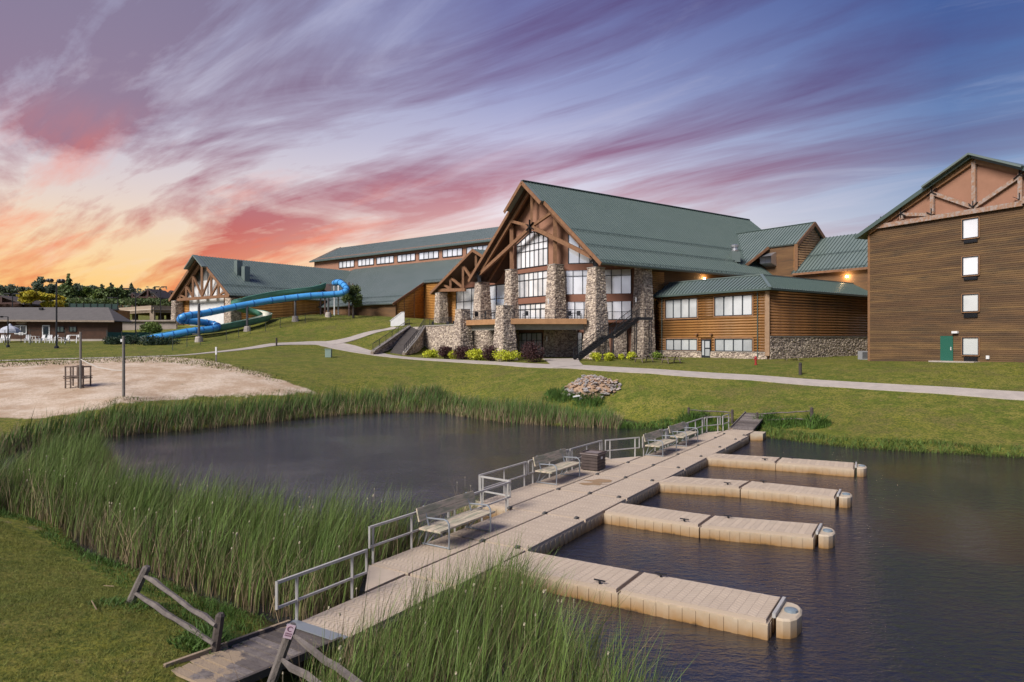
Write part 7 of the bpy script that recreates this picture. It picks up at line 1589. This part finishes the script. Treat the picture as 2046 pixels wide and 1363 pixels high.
def tree(label, px, yb, wpx, hpx, Y, leaf, seed, trunk=.25, n=1500, size=.35, kind='round', nm=None, grp='trees on the rise at the left'):
    c = atY(px, yb, Y); w_ = wpx/F*Y/2; h_ = hpx/F*Y; t = thing(nm or ('conifer' if kind == 'cone' else 'tree'), label, 'tree', c, 0, grp); R = random.Random(seed); cs = []; rs = []
    if kind == 'cone':
        for i in range(9): f = i/8; rr = w_*(1-f)*.9+.12*w_; cs.append((R.uniform(-.12, .12)*w_, R.uniform(-.1, .1)*w_, h_*(trunk*.6+(1-trunk*.6)*f*.95))); rs.append((rr, rr, h_*.085))
    else:
        for i in range(11): a = R.uniform(0, 6.28); rr = R.uniform(.15, .62)*w_; zf = R.uniform(trunk+.12, .9); sc = math.sqrt(max(.1, 1-((zf-.62)/.42)**2)); cs.append((math.cos(a)*rr*sc, math.sin(a)*rr*sc, h_*zf)); rs.append((w_*R.uniform(.26, .46), w_*R.uniform(.26, .46), h_*R.uniform(.10, .19)))
    V, Q_ = leafmass(cs, rs, n, size, seed, .35); np_mesh('crown', V, Q_, leaf, t); m = MB(); m.tube([c-Zv*2, c+Zv*h_*.45, c+Zv*h_*.85], [w_*.07+.06, w_*.05+.05, .04], 7); m.build('trunk', M_bark, t); m = MB()
    for x_, y_, z_ in cs[:6]: m.tube([c+Zv*z_*.6, c+Vector((x_, y_, z_))], [.07, .03], 4)
    m.build('limbs', M_bark, t); return t
tree('bushy young tree in front of the green roof beside the launch tower', 706, 630, 56, 62, 117, L_md, 401, n=2600, size=.20, grp=None)
shrub('bright green bush behind the slide end in front of the concrete wall', 301, 673, 42, 22, L_lt, 402, Y=108, n=3200, size=.16)
tree('wide golden yellow tree behind the bar roof', 62, 622, 60, 40, 122, L_gold, 403, trunk=.05, n=4200, size=.24); tree('golden yellow tree right beside the wider golden tree', 108, 622, 62, 36, 124, L_gold, 404, trunk=.05, n=4200, size=.24)
spec = [(75, 600, 42, 46, 210, L_haze, 'round', 'dark round tree rising above the golden trees'), (137, 612, 50, 62, 165, L_md, 'cone', 'tall pointed tree right of the floodlight pole'), (155, 612, 34, 45, 172, L_haze, 'round', 'dark tree just right of the tall pointed tree'), (120, 610, 40, 42, 180, L_md, 'round', 'green tree behind the floodlight pole'),
        (175, 610, 40, 34, 168, L_lt, 'round', 'light green tree in front of the slate roofed house'), (197, 612, 46, 38, 160, L_lt, 'round', 'light green tree left of the parking deck'), (222, 612, 44, 36, 158, L_md, 'round', 'green tree above the net fence, right end'), (243, 608, 36, 32, 165, L_md, 'round', 'green tree just left of the porch cabin'),
        (185, 596, 34, 28, 230, L_haze, 'round', 'dark tree on the skyline above the slate roofed house'), (204, 594, 22, 26, 225, L_haze, 'cone', 'small pointed dark tree on the skyline above the light trees'), (222, 594, 26, 28, 235, L_haze, 'cone', 'pointed dark tree on the skyline near the cabins'), (242, 592, 16, 22, 240, L_haze, 'cone', 'narrow dark conifer left of the steep cabin'), (263, 592, 18, 26, 230, L_haze, 'cone', 'dark conifer behind the porch cabin'),
        (321, 604, 20, 26, 200, L_haze, 'cone', 'dark conifer right of the steep cabin'), (20, 606, 60, 40, 215, L_haze, 'round', 'broad dark tree at the left edge of the skyline'), (48, 604, 50, 36, 225, L_haze, 'round', 'dark tree left of the tall round tree'), (100, 602, 40, 34, 220, L_haze, 'round', 'dark tree between the round tree and the floodlight pole'), (-25, 608, 70, 44, 205, L_haze, 'round', 'dark tree just entering at the left frame edge')]
for k, (px, yb, w_, h_, Y, lf, kd, lb) in enumerate(spec): tree(lb, px, yb, w_, h_, Y, lf, 420+k, n=1500, size=.42, kind=kd, trunk=.1)
for k, (px, yb, w_, h_, Y, lb) in enumerate(((285, 612, 60, 12, 150, 'clipped green hedge in front of the steep cabin, left part'), (330, 613, 50, 12, 150, 'clipped green hedge in front of the steep cabin, right part'), (190, 609, 90, 10, 136, 'dark green hedge on top of the net fence bank'))): shrub(lb, px, yb, w_, h_, L_md, 500+k, Y=Y, nm='hedge', n=1800, size=.25, grp='hedges above the parking deck')
# far wooded ridge: one mass
r = np.random.default_rng(5); cs = []; rs = []
for px in np.arange(-420, 700, 7.5):
    Y = 300+r.uniform(-20, 30); top = 581+6*math.sin(px*.035)+4*math.sin(px*.11)+r.uniform(-2, 2)+(0 if px < 330 else 22)+max(0, -px)*.02; p = atY(px, top+12, Y); cs.append(tuple(p)); rs.append((3.4*r.uniform(.8, 1.3), 4, 3.2*r.uniform(.8, 1.3)))
    p = atY(px, top+34, Y-6); cs.append(tuple(p)); rs.append((4.2, 4, 5.5))
V_, Q_ = leafmass(cs, rs, 26000, .62, 9, .3); o = np_mesh('distant_woods', V_, Q_, L_haze, None, 'stuff'); tag(o, 'far dark wooded ridge along the left skyline', 'woods')
